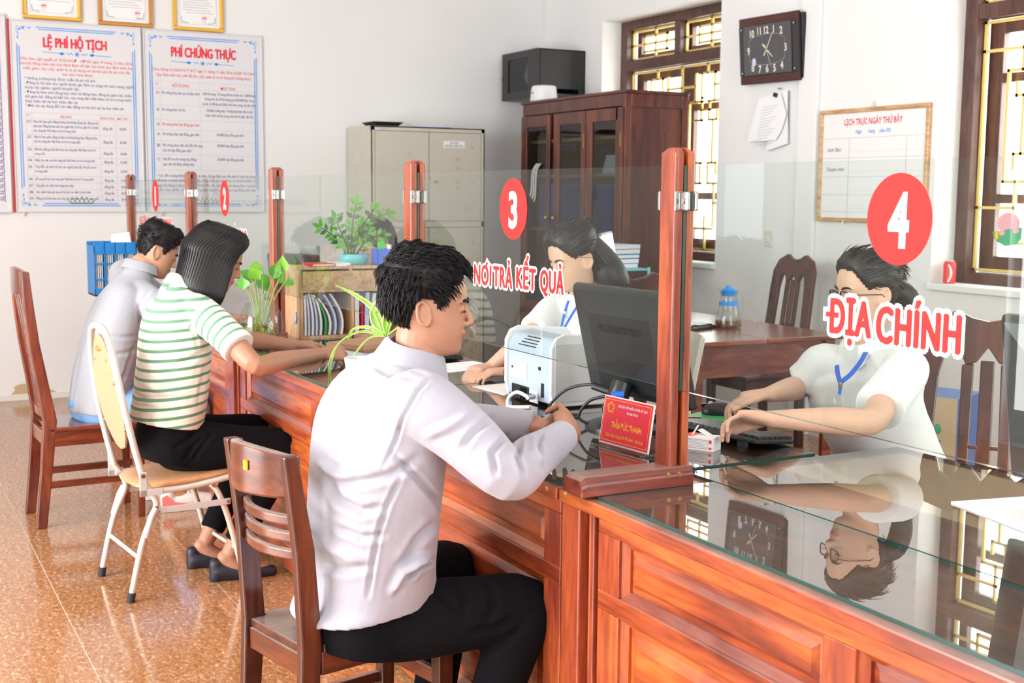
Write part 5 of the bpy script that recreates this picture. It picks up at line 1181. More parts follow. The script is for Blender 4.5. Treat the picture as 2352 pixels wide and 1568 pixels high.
for k in range(5): MB().bb(x0+.115+k*.01, x0+.119+k*.01, y0-.001, y0+.004, z0+.006, z0+.045).build('port_rib', 'black_gloss', t)
MB().bb(x0+.17, x0+.225, y0+.0035, y0+.0075, z0+.005, z0+.045).build('metal_plate', 'light_grey', t, bevel=.001)
for (a, c) in ((.178, .03), (.178, .018), (.185, .030)): MB().cyl((x0+a, y0+.0045, z0+c), (x0+a, y0+.002, z0+c), .0035, seg=8).build('port_hole', 'black', t)
MB().cyl((x0+.235, y0+.005, z0+.12), (x0+.235, y0+.002, z0+.12), .006, seg=12).build('screw', 'black', t)
MB().bb(x0+.245, x0+.262, y0+.004, y0+.012, z0+.03, z0+.075).build('handle_slot', 'black', t)
MB().cyl((x0+.225, y0-.012, z0+.03), (x0+.265, y0-.055, z0+.035), .009, .006, seg=10).build('usb_plug', 'grey_plastic', t, smooth=40)
MB().tube(arc([(x0+.255, y0-.045, z0+.034), (x0+.235, y0-.075, z0+.05), (x0+.20, y0-.085, z0+.03), (x0+.20, y0-.09, z0+.006), (x0+.24, y0-.10, z0+.005), (x0+.29, y0-.06, z0+.01)], 5), .006, 8).build('usb_cable', 'white_plastic', t, smooth=60)
MB().tube(arc([(x0+.005, y0+.02, z0+.09), (x0-.03, y0+.02, z0+.08), (x0-.035, y0+.03, z0+.05), (x0-.01, y0+.05, z0+.03)], 5), .005, 8).build('power_cable', 'black', t, smooth=60)

# --- name plate
t = thing('name_plate', 'red acrylic name plate with yellow lettering on the desk', 'name plate', (-2.70, 1.765, ZD), R(6))
wN, hN = .205, .128
MB().box((0, .012, .004), (wN+.01, .085, .008)).build('base', 'bowl_glass', t, bevel=.002)
Rt = Matrix.Rotation(R(-9), 3, 'X')
def tl(b): b.v = [tuple(Rt @ Vector(v)+Vector((0, .0, .007))) for v in b.v]; return b
tl(MB().bb(-wN/2, wN/2, -.002, .002, 0, hN)).build('acrylic_sheet', 'white_plastic', t, bevel=.0008)
tl(MB().bb(-wN/2+.004, wN/2-.004, -.0032, -.002, .004, hN-.003)).build('card', 'name_red', t)
pr = Print(Rt @ Vector((-wN/2, -.0033, 0))+Vector((0, 0, .007)), (1, 0, 0), Rt @ Vector((0, 0, 1)), Rt @ Vector((0, -1, 0)), .0004)
pr.line('name_yellow', [(.009, .010), (wN-.009, .010), (wN-.009, hN-.009), (.009, hN-.009), (.009, .010)], .0012)
cx_, cz_ = .034, hN-.030
for k in range(5):
    a = math.pi/2+k*2*math.pi/5; c_, s_ = math.cos(a), math.sin(a); q = (cx_+.0085*c_, cz_+.0085*s_); pr.line('name_yellow', [(q[0]+.0055*math.cos(a+b_), q[1]+.0055*math.sin(a+b_)) for b_ in (-1.9, -.9, 0, .9, 1.9)], .0030)
pr.text('paper', 'BỘ PHẬN TIẾP NHẬN VÀ TRẢ KẾT QUẢ', .124, hN-.026, .0065, wid=.118, align='C', bold=.01); pr.text('paper', 'XÃ KIM ĐÔNG', .124, hN-.040, .0065, wid=.046, align='C', bold=.01)
pr.text('name_yellow', 'TRẦN ĐỨC THANH', .106, .046, .016, wid=.125, align='C', bold=.012, res=3); pr.text('name_yellow', 'Chức danh: Công chức Địa chính - Xây dựng', .104, .021, .009, wid=.155, align='C', bold=.005)
pr.done(t, {'paper': 'white_lettering', 'name_yellow': 'yellow_lettering'})
# --- keyboards, mice, pads, boxes
def keyboard(label, loc, rz, L=.44, D_=.15, rows=5, cols=19, tilt=5, slope=True, flip=1):
    t = thing('keyboard', label, 'keyboard', loc, rz)
    Rk = Matrix.Rotation(R(tilt), 3, 'X')
    def tk(b): b.v = [tuple(Rk @ Vector(v)+Vector((0, 0, .014))) for v in b.v]; return b
    tk(MB().bb(-L/2, L/2, -D_/2, D_/2, -.006, .008)).build('case', 'black', t, bevel=.005)
    km = tk(MB().box((0, 0, .011), (L/cols*.86, D_/rows*.80, .008))).mesh('key'); km.materials.append(MATS['monitor_black'])
    for r_ in range(rows):
        for c_ in range(cols):
            if c_ in (14,) or (r_ == 0 and 4 <= c_ <= 8 and c_ != 6): continue
            o = bpy.data.objects.new('key', km); COL.objects.link(o); o.parent = t
            v = Rk @ Vector((-L/2+L*(c_+.5)/cols, -D_/2+.008+(D_-.016)*(r_+.5)/rows, 0)); o.location = v
    for s in (-1, 1): MB().box((s*L*.36, D_*.40, .008), (.03, .012, .016)).build('foot', 'black', t)
    return t
keyboard('black computer keyboard before the woman in glasses', (-2.775, 2.125, ZD), R(188), .44, .15, 6, 19, 6)
keyboard('black keyboard lying on the back tea table', (-5.22, 3.78, .785), R(110), .38, .13, 5, 15, 3)
keyboard('black keyboard beyond the printer on the middle desk', (-4.66, 2.10, ZD), R(172), .40, .14, 5, 15, 4)
def mouse(label, loc, rz):
    t = thing('computer_mouse', label, 'mouse', loc, rz)
    b = MB(); n = 20; ring = lambda z, k: [(k*.031*math.cos(a), k*.055*math.sin(a)+.004*(1-k), z) for a in [2*math.pi*i/n for i in range(n)]]
    b.loft([ring(0, .93), ring(.008, 1), ring(.020, .95), ring(.030, .75), ring(.036, .40), ring(.037, .1)]); b.build('shell', 'black', t, smooth=60)
    MB().cyl((-.006, .026, .031), (.006, .026, .031), .009, seg=12).build('wheel', 'grey_plastic', t, smooth=40); MB().box((0, .035, .027), (.001, .04, .012)).build('button_gap', 'black_gloss', t)
    return t
mp_ = atZ(1652, 946, ZD+.01)
mouse('black mouse beside the hands of the woman in glasses', (mp_.x, mp_.y, ZD+.003), R(150))
pm = atZ(1690, 958, ZD)
t = tag(MB().bb(-.10, .10, -.09, .09, 0, .003).build('mouse_pad', 'green', bevel=.001), 'green patterned mouse pad under the woman in glasses', 'mouse pad'); t.location = (mp_.x+.03, mp_.y+.01, ZD); t.rotation_euler = (0, 0, R(20))
mt = atZ(1606, 718, .80)
mouse('black mouse lying on papers on the tea table', (-5.42, 3.92, .792), R(60))
for k in range(3):
    o = MB().bb(-.15, .15, -.105, .105, 0, .002).build('table_paper', 'paper'); tag(o, ['lowest', 'middle', 'topmost'][k]+' white sheet under the mouse on the tea table', 'paper', 'papers on the tea table'); o.location = (-5.42+.01*k, 3.93+.012*k, .785+.0022*k); o.rotation_euler = (0, 0, R(20+6*k))
# medicine carton
t = thing('carton', 'small open red and white carton behind the nearest post', 'box', (-2.625, 1.965, ZD), R(30))
MB().box((0, 0, .0185), (.085, .052, .037)).build('box', 'white', t, bevel=.001); MB().box((-.0427, 0, .0185), (.001, .0525, .0372)).build('end_panel', 'red_paint', t)
MB().box((-.03, 0, .0373), (.025, .05, .001)).build('red_flap', 'red_paint', t); b = MB().box((.0, .014, .043), (.03, .03, .001), Matrix.Rotation(R(25), 3, 'Y')); b.build('lid_flap', 'white', t); MB().box((-.016, -.012, .05), (.003, .006, .035), Matrix.Rotation(R(30), 3, 'Y')).build('blister_tab', 'white', t)
pr = Print((-.0425, -.026, 0), (1, 0, 0), (0, 0, 1), (0, -1, 0), .0005); pr.line('red_paint', [(.012, .007), (.068, .007), (.068, .030), (.012, .030), (.012, .007)], .0012)
for k in range(5): pr.line('text_grey', [(.015, .011+.004*k), (.064-.006*(k % 2), .011+.004*k)], .0012)
pr.rect('red_paint', .072, .080, .006, .012); pr.rect('red_paint', .072, .080, .022, .031); pr.done(t, {'red_paint': 'red_print', 'text_grey': 'printed_lines'})
MB().tube(arc([(-2.71, 1.98, ZD+.01), (-2.66, 1.955, ZD+.03), (-2.64, 1.935, ZD+.012), (-2.68, 1.90, ZD+.006)], 5), .004, 8)
# loose papers
pp = atZ(2290, 1165, ZD)
o = MB().bb(-.105, .105, -.15, .15, 0, .004).build('document', 'paper'); tag(o, 'white papers with blue edge at the right edge of the desk', 'papers'); o.location = (-1.74, 2.18, ZD); o.rotation_euler = (0, 0, R(78))
o = MB().bb(-.105, .105, -.15, .15, 0, .0015).build('form_sheet', 'paper_blue'); tag(o, 'bluish form under the hands of the striped-shirt woman', 'paper'); o.location = (-4.86, 1.70, ZD); o.rotation_euler = (0, 0, R(15))
for k, (x_, y_, a_, lab) in enumerate(((-4.30, 2.04, 10, 'white sheet lying behind the black keyboard'), (-3.75, 2.04, 5, 'white sheet under the arms of the long-haired woman'), (-5.1, 1.98, 30, 'reddish booklets at the foot of the pine rack'))):
    o = MB().bb(-.105, .105, -.15, .15, 0, .002 if k < 2 else .02).build('paper_sheet' if k < 2 else 'booklet', 'paper' if k < 2 else 'peach'); tag(o, lab, 'paper'); o.location = (x_, y_, ZD); o.rotation_euler = (0, 0, R(a_))
# yellowish desk mat under the back glass of the nearest desk is part of the desk
MB().bb(-2.38, -1.35, 2.02, 2.44, ZD-.0079, ZD-.0078).build('desk_mat', 'card', desk4)
# cream office chair of the long-haired woman
cc = atD(1405, 665, 4.75)
t = thing('office_chair', 'cream plastic chair behind the long-haired woman', 'chair', (-4.12, 2.72, 0), R(165))
b = MB(); rings = []
for i in range(9):
    a = R(-62+124*i/8); rings.append([(.27*math.sin(a)*k, -.20+.10*(1-math.cos(a)) + o_, z) for k, o_, z in ((.86, 0, .46), (.95, -.03, .70), (1.0, -.07, .93), (1.0, -.055, .935), (.95, -.012, .70), (.86, .018, .46))])
b.loft(rings); b.build('backrest', 'cream_shell', t, smooth=50)
MB().lathe([(0, .43), (.20, .43), (.215, .45), (.20, .465), (0, .46)], (0, 0, 0), 24).build('seat', 'cream_shell', t, smooth=40); MB().cyl((0, 0, .08), (0, 0, .43), .03, seg=12).build('column', 'chrome', t, smooth=40)
for k in range(5):
    a = 2*math.pi*k/5; MB().tube([(0, 0, .09), (.24*math.cos(a), .24*math.sin(a), .06)], [.022, .016], 8).build('leg', 'black', t, smooth=40); MB().ell((.24*math.cos(a), .24*math.sin(a), .028), (.028, .028, .028), nu=6, nv=10).build('caster', 'black', t, smooth=180)
# tea jug
jx, jy, jz = -5.22, 4.055, .785
t = thing('tea_jug', 'glass tea jug with blue lid and blue band', 'jug', (jx, jy, jz))
pf = [(0, 0), (.062, 0), (.070, .006), (.072, .02), (.060, .075), (.046, .14), (.043, .165), (.047, .195), (.050, .198), (.0475, .198), (.0405, .165), (.0435, .14), (.0575, .075), (.0695, .02), (.066, .008), (0, .005)]
MB().lathe(pf, seg=30).build('body', 'bowl_glass', t, smooth=60)
MB().lathe([(0, .007), (.066, .009), (.068, .02), (.064, .042), (0, .042)], seg=26).build('tea', 'tea', t, smooth=40)
MB().lathe([(.0485, .118), (.0515, .118), (.0500, .138), (.0470, .138)], seg=30).build('band', 'text_blue', t, smooth=40)
MB().lathe([(0, .165), (.039, .168), (.041, .195), (.030, .205), (.018, .208), (.014, .222), (0, .222)], seg=24).build('lid', 'text_blue', t, smooth=40)
MB().tube(arc([(.0, .045, .19), (.0, .075, .185), (.0, .092, .16), (.0, .10, .10), (.0, .098, .085)], 5), .006, 8).build('handle', 'bowl_glass', t, smooth=60)
MB().lathe([(0, 0), (.012, .0), (.014, .014), (0, .02)], (0, -.055, .192), 12).build('spout', 'bowl_glass', t, smooth=60)
# can on the window sill, paper cut-out on the bars
t = thing('drink_can', 'red drink can with white wave on the window sill', 'can', (-4.865, YW+.075, ZS))
MB().lathe([(0, 0), (.026, 0), (.033, .008), (.033, .105), (.027, .118), (.025, .122), (0, .120)], seg=28).build('can', 'red_paint', t, smooth=40)
b = MB(); vs = []
for i in range(13):
    z = .008+.097*i/12; a = R(-60+28*math.sin(i/12*3.1)); w_ = R(7+4*math.sin(i/12*3.1)); vs += [(.0335*math.cos(a-w_), .0335*math.sin(a-w_), z), (.0335*math.cos(a+w_), .0335*math.sin(a+w_), z)]
b.add(vs, [(2*i, 2*i+1, 2*i+3, 2*i+2) for i in range(12)]); b.build('white_wave', 'white', t)
MB().lathe([(0, .1185), (.0255, .1185), (.0255, .123), (0, .123)], seg=24).build('lid', 'light_grey', t, smooth=40)
b = MB(); vs = [];
for i in range(9):
    a = R(-118+5*i*.9)
    for z in (.03, .09): vs.append((.0336*math.cos(a), .0336*math.sin(a), z))
YC = YW+.17+.04
t = thing('paper_cutout', 'pink and green paper cut-out stuck on the window bars', 'decoration', (-4.6, YC, 1.35), world=True)
def cut(nm, mat, px, d):
    P = [atY(x, y, YC-d) for x, y in px]; n = len(P); MB().add([(p.x, p.y, p.z) for p in P]+[(p.x, p.y+.0015, p.z) for p in P], [tuple(range(n)), tuple(reversed(range(n, 2*n)))]+[(i, (i+1) % n, n+(i+1) % n, n+i) for i in range(n)]).build(nm, mat, t)
plain('card_pink', (.86, .42, .48), .7); plain('card_green', (.07, .42, .20), .7)
cut('pink_circle', 'card_pink', [(2317+26*math.cos(a), 513+25*math.sin(a)) for a in [2*math.pi*k/24 for k in range(24)]], 0)
cut('green_bowl', 'card_green', [(2280, 532), (2348, 522), (2345, 550), (2330, 563), (2308, 565), (2290, 555), (2282, 545)], .003)
cut('pink_tab', 'card_pink', [(2301+7*math.cos(a), 534+7*math.sin(a)) for a in [2*math.pi*k/14 for k in range(14)]], .006); cut('pink_tab', 'card_pink', [(2333+7*math.cos(a), 529+7*math.sin(a)) for a in [2*math.pi*k/14 for k in range(14)]], .006)
cut('orange_tab', 'name_yellow', [(2289+4*math.cos(a), 540+11*math.sin(a)) for a in [2*math.pi*k/14 for k in range(14)]], .006)
# water carton standing on the floor behind the woman in glasses
bx0 = atD(2165, 1000, 4.6)
t = thing('water_carton', 'blue and brown water carton on the floor by the wall', 'carton', (-3.42, 3.62, 0), R(20))
b = MB(); b.bb(-.17, .17, -.12, .12, .20, .74); b.build('box', 'box_blue', t, bevel=.003)
b = MB(); b.bb(-.19, .19, -.14, .14, 0, .20); b.build('lower_box', 'card', t, bevel=.003)
MB().prism([(-.05, .74), (-.14, .48), (-.05, .21), (.17, .21), (.17, .74)], -.1215, -.121, lambda a, c, d: (a, d, c)).build('brown_panel', 'card', t)
pr = Print((-.165, -.121, .21), (0, 0, 1), (-1, 0, 0), (0, -1, 0), .001); pr.text('sticker_white', 'AQUAFINA', .02, -.05, .04, bold=.01); pr.text('text_blue', 'AQUAFINA', .02, -.28, .05, bold=.01, d=.001); pr.done(t, {'sticker_white': 'white_lettering', 'text_blue': 'blue_lettering'})
MB().ell((.10, -.122, .62), (.015, .002, .02), nu=8, nv=18).build('green_mark', 'text_green', t, smooth=180)
# blue wire rack of files behind the long-haired woman
t = thing('file_shelf', 'blue mesh rack of files beside the bookcase', 'rack', (-6.80, 4.30, 0), R(0))
for z in (.35, .70, 1.00): MB().bb(-.25, .25, -.15, .15, z, z+.012).build('shelf', 'turquoise', t)
for sx_ in (-.25, .25):
    for sy_ in (-.15, .15): MB().cyl((sx_, sy_, 0), (sx_, sy_, 1.02), .010, seg=8).build('upright', 'turquoise', t)
for k in range(12): MB().cyl((-.25+k*.045, -.15, .362), (-.25+k*.045, -.15, 1.0), .002, seg=5).build('wire', 'turquoise', t)
for k in range(5):
    o = thing('stacked_file', ['lowest', 'second', 'middle', 'fourth', 'topmost'][k]+' file lying on the blue mesh rack', 'file', (-6.80, 4.30, 1.012+.03*k), R(4*k), group='files on the mesh rack'); MB().bb(-.17, .17, -.12, .12, 0, .027).build('cover', ['paper_blue', 'paper', 'text_blue', 'paper', 'paper_blue'][k], o, bevel=.002)
    MB().bb(-.165, .172, -.122, .115, .004, .023).build('pages', 'paper', o)
# ================================================================== people
def crv(vals, n):
    """resample a list of vectors / floats with Catmull-Rom, n samples per span"""
    out = []; m_ = len(vals)
    for i in range(m_-1):
        p0, p1, p2, p3 = vals[max(i-1, 0)], vals[i], vals[i+1], vals[min(i+2, m_-1)]
        for k in range(n):
            t = k/n; out.append(.5*((2*p1)+(p2-p0)*t+(2*p0-5*p1+4*p2-p3)*t*t+(3*p1-p0-3*p2+p3)*t**3))
    out.append(vals[-1]); return out
def limb(b, pts, rad, seg=16, n=5, cap=True):
    """organic tapered tube with rounded ends"""
    P = [Vector(p) for p in pts]
    Q = crv(P, n); Rr = crv([float(r) for r in rad], n)
    if cap:
        d0 = (Q[0]-Q[1]).normalized(); d1 = (Q[-1]-Q[-2]).normalized(); r0, r1 = Rr[0], Rr[-1]
        Q = [Q[0]+d0*r0*k for k in (.95, .7, .35)]+Q+[Q[-1]+d1*r1*k for k in (.35, .7, .95)]
        Rr = [r0*k for k in (.25, .7, .93)]+Rr+[r1*k for k in (.93, .7, .25)]
    b.tube(Q, Rr, seg); return b
def sect(c, lat, fd, hw, hf, hb, n=32, p=2.3):
    r = []
    for k in range(n):
        a = 2*math.pi*k/n; ca, sa = math.cos(a), math.sin(a)
        x = math.copysign(abs(ca)**(2/p), ca)*hw; y = math.copysign(abs(sa)**(2/p), sa)*(hf if sa > 0 else hb)
        r.append(c+lat*x+fd*y)
    return r
def torso(b, secs, Ft, n=4, seg=32, p=2.3):
    """secs: (center, half width, half depth front, half depth back, tilt dir or None)"""
    TL = crv([float(s[4]) if len(s) > 4 else 0.0 for s in secs], n); C = crv([Vector(s[0]) for s in secs], n); W_ = crv([float(s[1]) for s in secs], n); F_ = crv([float(s[2]) for s in secs], n); B_ = crv([float(s[3]) for s in secs], n)
    rings = []
    for i, c in enumerate(C):
        T = (C[min(i+1, len(C)-1)]-C[max(i-1, 0)]).normalized(); lat = Ft.cross(T).normalized(); fd = T.cross(lat).normalized()
        ring = sect(c, lat, fd, W_[i], F_[i], B_[i], seg, p)
        if TL[i]: ring = [q+T*(TL[i]*(q-c).dot(fd)/max(F_[i], .01)) for q in ring]
        rings.append(ring)
    b.loft(rings); return C
def remesh(b, voxel, smooth=5, fac=.5):
    me = b.mesh('tmp'); o = bpy.data.objects.new('tmp', me); COL.objects.link(o)
    r = o.modifiers.new('r', 'REMESH'); r.mode = 'VOXEL'; r.voxel_size = voxel; r.use_smooth_shade = True
    if smooth:
        s = o.modifiers.new('s', 'SMOOTH'); s.factor = fac; s.iterations = smooth
    dg = bpy.context.evaluated_depsgraph_get(); me2 = bpy.data.meshes.new_from_object(o.evaluated_get(dg))
    bpy.data.objects.remove(o); bpy.data.meshes.remove(me); return me2
def getco(me):
    n = len(me.vertices); co = np.empty(n*3); me.vertices.foreach_get('co', co); nr = np.empty(n*3); me.vertices.foreach_get('normal', nr)
    return co.reshape(-1, 3), nr.reshape(-1, 3)
def setco(me, co): me.vertices.foreach_set('co', co.reshape(-1)); me.update()
_B = np.array([list(_rt), list(_up), list(_fw)])
def topx(co):
    d = (co-np.array(CAM)) @ _B.T; return np.stack([CXP+F_PX*d[:, 0]/d[:, 2], CYP-F_PX*d[:, 1]/d[:, 2]], 1), d[:, 2]
def segdist(p, a, b):
    a, b = np.array(a, float), np.array(b, float); d = b-a; L = max(d @ d, 1e-9); t = np.clip(((p-a) @ d)/L, 0, 1); q = a+t[:, None]*d
    return np.linalg.norm(p-q, axis=1), t
def folds(me, lines, blur=None):
    """sculpt cloth folds on the side facing the room: lines of (polyline in photo px, width px, depth m; + raises)"""
    co, nr = getco(me); px, dep = topx(co); view = co-np.array(CAM); face = -(nr*view).sum(1)/np.linalg.norm(view, axis=1)
    wgt = np.clip(face*2.5, 0, 1); disp = np.zeros(len(co))
    for pts, w_, h in lines:
        best = np.full(len(co), 1e9); tt = np.zeros(len(co)); n = len(pts)-1
        for i in range(n):
            d, t = segdist(px, pts[i], pts[i+1]); m_ = d < best; best[m_] = d[m_]; tt[m_] = (i+t[m_])/n
        fade = np.clip(np.minimum(tt, 1-tt)*5+.25, 0, 1)
        disp += h*np.exp(-(best/w_)**2)*fade - .35*h*np.exp(-((best-1.7*w_)/w_)**2)*fade
    setco(me, co+nr*(disp*wgt)[:, None])
def wrinkle(me, amp, scale, seed=0, stretch=(1, 1, 1)):
    co, nr = getco(me); s = np.array(stretch)*scale
    v = np.array([noise.noise(Vector((c[0]*s[0]+seed, c[1]*s[1], c[2]*s[2]))) for c in co]); setco(me, co+nr*(v*amp)[:, None])

HU = [.1185, .112, .097, .076, .050, .030, .018, .000, -.015, -.030, -.045, -.060, -.075, -.090, -.103, -.112, -.118]
HF = [.012, .040, .062, .076, .0845, .0870, .0875, .0825, .0825, .0835, .0840, .0830, .0800, .0800, .0760, .066, .045]
HB = [.030, .064, .083, .094, .0995, .1005, .0995, .096, .090, .081, .068, .054, .042, .030, .016, .002, -.014]
HW = [.020, .046, .0625, .0715, .0755, .0765, .0757, .0737, .0720, .0697, .0665, .0625, .0570, .0495, .0405, .031, .018]
def hinterp(u):
    us = HU[::-1]; return tuple(float(np.interp(u, us, a[::-1])) for a in (HF, HB, HW))
class Head:
    def __init__(s, c, F, U=(0, 0, 1), k=1.0, jaw=1.0):
        s.c = Vector(c); s.F = Vector(F).normalized(); u = Vector(U); s.L = u.cross(s.F).normalized(); s.U = s.F.cross(s.L).normalized(); s.k = k; s.jaw = jaw
    def p(s, f, l, u): return s.c+(s.F*f+s.L*l+s.U*u)*s.k
    def M(s): return Matrix((s.F, s.L, s.U)).transposed()
    def loc(s, co):
        d = (co-np.array(s.c))/s.k; return d @ np.array([list(s.F), list(s.L), list(s.U)]).T
    def surf(s, u, t, off=0.0):
        f, bk, w_ = hinterp(u); ca, sa = math.cos(t), math.sin(t)
        if u < -.03: w_ *= 1-(1-s.jaw)*min(1, (-.03-u)/.05)
        q = .88 if ca > 0 else .94
        ff = math.copysign(abs(ca)**q, ca)*(f if ca > 0 else bk); ll = math.copysign(abs(sa)**.92, sa)*w_
        cf = (f-bk)/2*0
        r = math.hypot(ff, ll) or 1e-6; g = (r+off)/r
        return ff*g+cf, ll*g
    def build(s, b, female=False):
        rings = []
        us = [-.1185]+list(np.linspace(-.116, .116, 42))+[.1188]
        for u in us:
            k2 = .3 if u in (us[0], us[-1]) else 1
            rings.append([s.p(s.surf(u, 2*math.pi*i/44)[0]*k2, s.surf(u, 2*math.pi*i/44)[1]*k2, u) for i in range(44)])
        b.loft(rings); M_ = s.M(); k = s.k
        E = lambda c, r: b.ell(s.p(*c), tuple(x*k for x in r), M_, 10, 16)
        limb(b, [s.p(.079, 0, .016), s.p(.0895, 0, -.010), s.p(.0990, 0, -.030)], [.0065*k, .0075*k, .0088*k], 12, 4)       # nose
        E((.0985, 0, -.0330), (.0085, .0095, .0078))
        for g in (-1, 1):
            E((.0890, g*.0110, -.0360), (.0090, .0068, .0066)); E((.0715, g*.030, .0185), (.0105, .023, .0065))          # alae, brow
            E((.0705, g*.0305, .0005), (.0118, .0148, .0092)); E((.030, g*.042, -.030), (.030, .0205, .026))                 # lids, cheek
            # ear
            e = [s.p(-.013+.0155*math.cos(a)-.005*math.sin(a), g*(.0750+.010*(.5-.5*math.cos(a))), -.010+.0275*math.sin(a)*(1-.10*math.cos(a))) for a in [2*math.pi*i/20 for i in range(20)]]
            b.tube(e, .0048*k, 8, closed=True); b.ell(s.p(-.011, g*.0755, -.012), (.0145*k, .0050*k, .0245*k), M_, 8, 14); b.ell(s.p(-.005, g*.0750, -.036), (.008*k, .005*k, .008*k), M_, 8, 12)
        E((.0815, 0, -.0575), (.0088, .0215, .0050)); E((.0800, 0, -.0665), (.0088, .0195, .0058)); E((.062, 0, -.094), (.0185, .026, .019))   # lips, chin
    def paint(s, me, lips):
        """lip faces get the second material"""
        me.materials.append(MATS[lips]); n = len(me.polygons); c = np.empty(n*3); me.polygons.foreach_get('center', c); q = s.loc(c.reshape(-1, 3))
        w_ = np.clip(1-(np.abs(q[:, 1])/.0235)**2, 0, 1)
        m_ = (q[:, 0] > .072) & (np.abs(q[:, 2]+.0615) < .0105*np.sqrt(w_)) & (np.abs(q[:, 1]) < .0235)
        idx = np.zeros(n, dtype=np.int32); idx[m_] = 1; me.polygons.foreach_set('material_index', idx)
    def brows(s, parent, lash=True, w_=.0042):
        for g in (-1, 1):
            P = [s.p(f, g*l, u) for f, l, u in ((.0885, .013, .0165), (.0880, .024, .0215), (.0815, .038, .0225), (.0715, .050, .0165))]
            limb(MB(), P, [w_*.7, w_, w_*.9, w_*.3], 8, 4).build('eyebrow', 'hair', parent, smooth=180)
            if lash:
                P = [s.p(f, g*l, u) for f, l, u in ((.0810, .0165, -.0035), (.0845, .0245, -.0045), (.0845, .034, -.0050), (.0770, .0455, -.0035))]
                limb(MB(), P, [.0008, .0016, .0018, .0009], 6, 4).build('eyelashes', 'hair', parent, smooth=180)
    def cap(s, parent, line, thick, name='hair', amp=.004, mat='hair', n=72, seed=0, bottom=-.085, strands=0, slen=.03, flow=(.6, 0, .4), sw=.0011, extra=None):
        """hair shell hugging the skull; line = [(deg, u)] lower hair edge, thick(deg,u) -> metres"""
        da, ua = zip(*line); rings = []; us = list(np.linspace(bottom, .112, 46))+[.117, .1195]
        pts = {}
        for j, u in enumerate(us):
            ring = []
            for i in range(n):
                t = 2*math.pi*i/n; dg = math.degrees(min(t, 2*math.pi-t)); lo = float(np.interp(dg, da, ua))
                e = (u-lo)/.016; th = thick(dg, u)*max(0, min(1, e)) if e > 0 else -.006
                if e > 0: th = max(th, .0012)
                uu = min(u, .1185); f, l = s.surf(uu, t, th)
                kk = 1 if u < .1195 else .15
                P = s.p(f*kk, l*kk, uu+(max(0, th)*max(0, min(1, (u-.05)/.06)) if th > 0 else 0))
                if th > .002:
                    v = noise.fractal(P*70+Vector((seed, 0, 0)), .9, 2.1, 3); P = P+(P-s.c).normalized()*v*amp*min(1, th/.008)
                ring.append(P)
            rings.append(ring)
        b = MB(); b.loft(rings); o = b.build(name, mat, parent, smooth=180)
        if strands:
            rnd = random.Random(seed+1); sb = MB(); fl = s.F*flow[0]+s.L*flow[1]+s.U*flow[2]
            for _ in range(strands):
                j = rnd.randrange(4, len(us)-1); i = rnd.randrange(n); t = 2*math.pi*i/n; dg = math.degrees(min(t, 2*math.pi-t)); lo = float(np.interp(dg, da, ua)); u = us[j]
                if u < lo+.006: continue
                th = thick(dg, u)
                if th < .0025: continue
                P = rings[j][i]; nn = (P-s.c).normalized(); d = fl if extra is None else extra(s, dg, u, (1 if t < math.pi else -1))
                d = (d-nn*d.dot(nn)); d = (d.normalized() if d.length > 1e-4 else s.U)+s.L*rnd.uniform(-.35, .35)+s.U*rnd.uniform(-.2, .2)
                L = slen*rnd.uniform(.6, 1.25)*min(1, .25+th/.014); 
                sb.tube([P-nn*.004, P+d*L*.35+nn*th*.22, P+d*L*.75+nn*th*.20, P+d*L+nn*th*.02], [sw, sw*1.25, sw, sw*.2], 3, caps=False)
            so = sb.build('hair_strands', mat, o, smooth=180); so['kind'] = 'stuff'
        return o

def hand(b, wrist, d, palm, thumb, k=1.0, curl=((25, 30, 20),)*4, spread=3, thumb_curl=(20, 25), r=.0088):
    """palm plus five jointed fingers; d along fingers, palm = palm normal, thumb = side of the thumb"""
    d = Vector(d).normalized(); palm = Vector(palm); palm = (palm-d*palm.dot(d)).normalized(); s = Vector(thumb); s = (s-d*s.dot(d)-palm*s.dot(palm)).normalized(); w0 = Vector(wrist)
    rings = []
    for t, hw, ht in ((-.01, .026, .0205), (.012, .030, .020), (.045, .039, .018), (.075, .0425, .0150), (.090, .040, .0120)):
        rings.append(sect(w0+d*t*k, s, palm, hw*k, ht*k, ht*k, 20, 2.6))
    b.loft(rings)
    for i, (o, L, bs) in enumerate(((.0300, (.040, .025, .020), .086), (.0105, (.044, .028, .021), .090), (-.0100, (.040, .026, .020), .087), (-.0290, (.031, .020, .018), .079))):
        a = 0; p = w0+(s*o+d*(bs-.012))*k; sp = R(spread)*(1.5-i); dd = (d*math.cos(sp)+s*math.sin(sp)).normalized(); pts = [p]
        c = curl[i]
        for j in range(3):
            a += R(c[j]); q = dd*math.cos(a)+palm*math.sin(a); p = p+q*(L[j]+(.012 if j == 0 else 0))*k; pts.append(p)
        rr = r*(1 if i < 3 else .86)*k
        limb(b, pts, [rr*1.08, rr, rr*.93, rr*.80], 12, 4)
    t0 = w0+(s*.022+d*.022+palm*.004)*k; a1 = R(38-thumb_curl[0]); q1 = (d*math.cos(a1)+s*math.sin(a1)+palm*.25).normalized(); t1 = t0+q1*.045*k
    a2 = a1-R(thumb_curl[1]); q2 = (d*math.cos(a2)+s*math.sin(a2)+palm*.35).normalized(); t2 = t1+q2*.032*k; t3 = t2+(q2+palm*.15).normalized()*.026*k
    limb(b, [t0, t1, t2, t3], [.014*k, .0115*k, .0105*k, .0085*k], 12, 4)
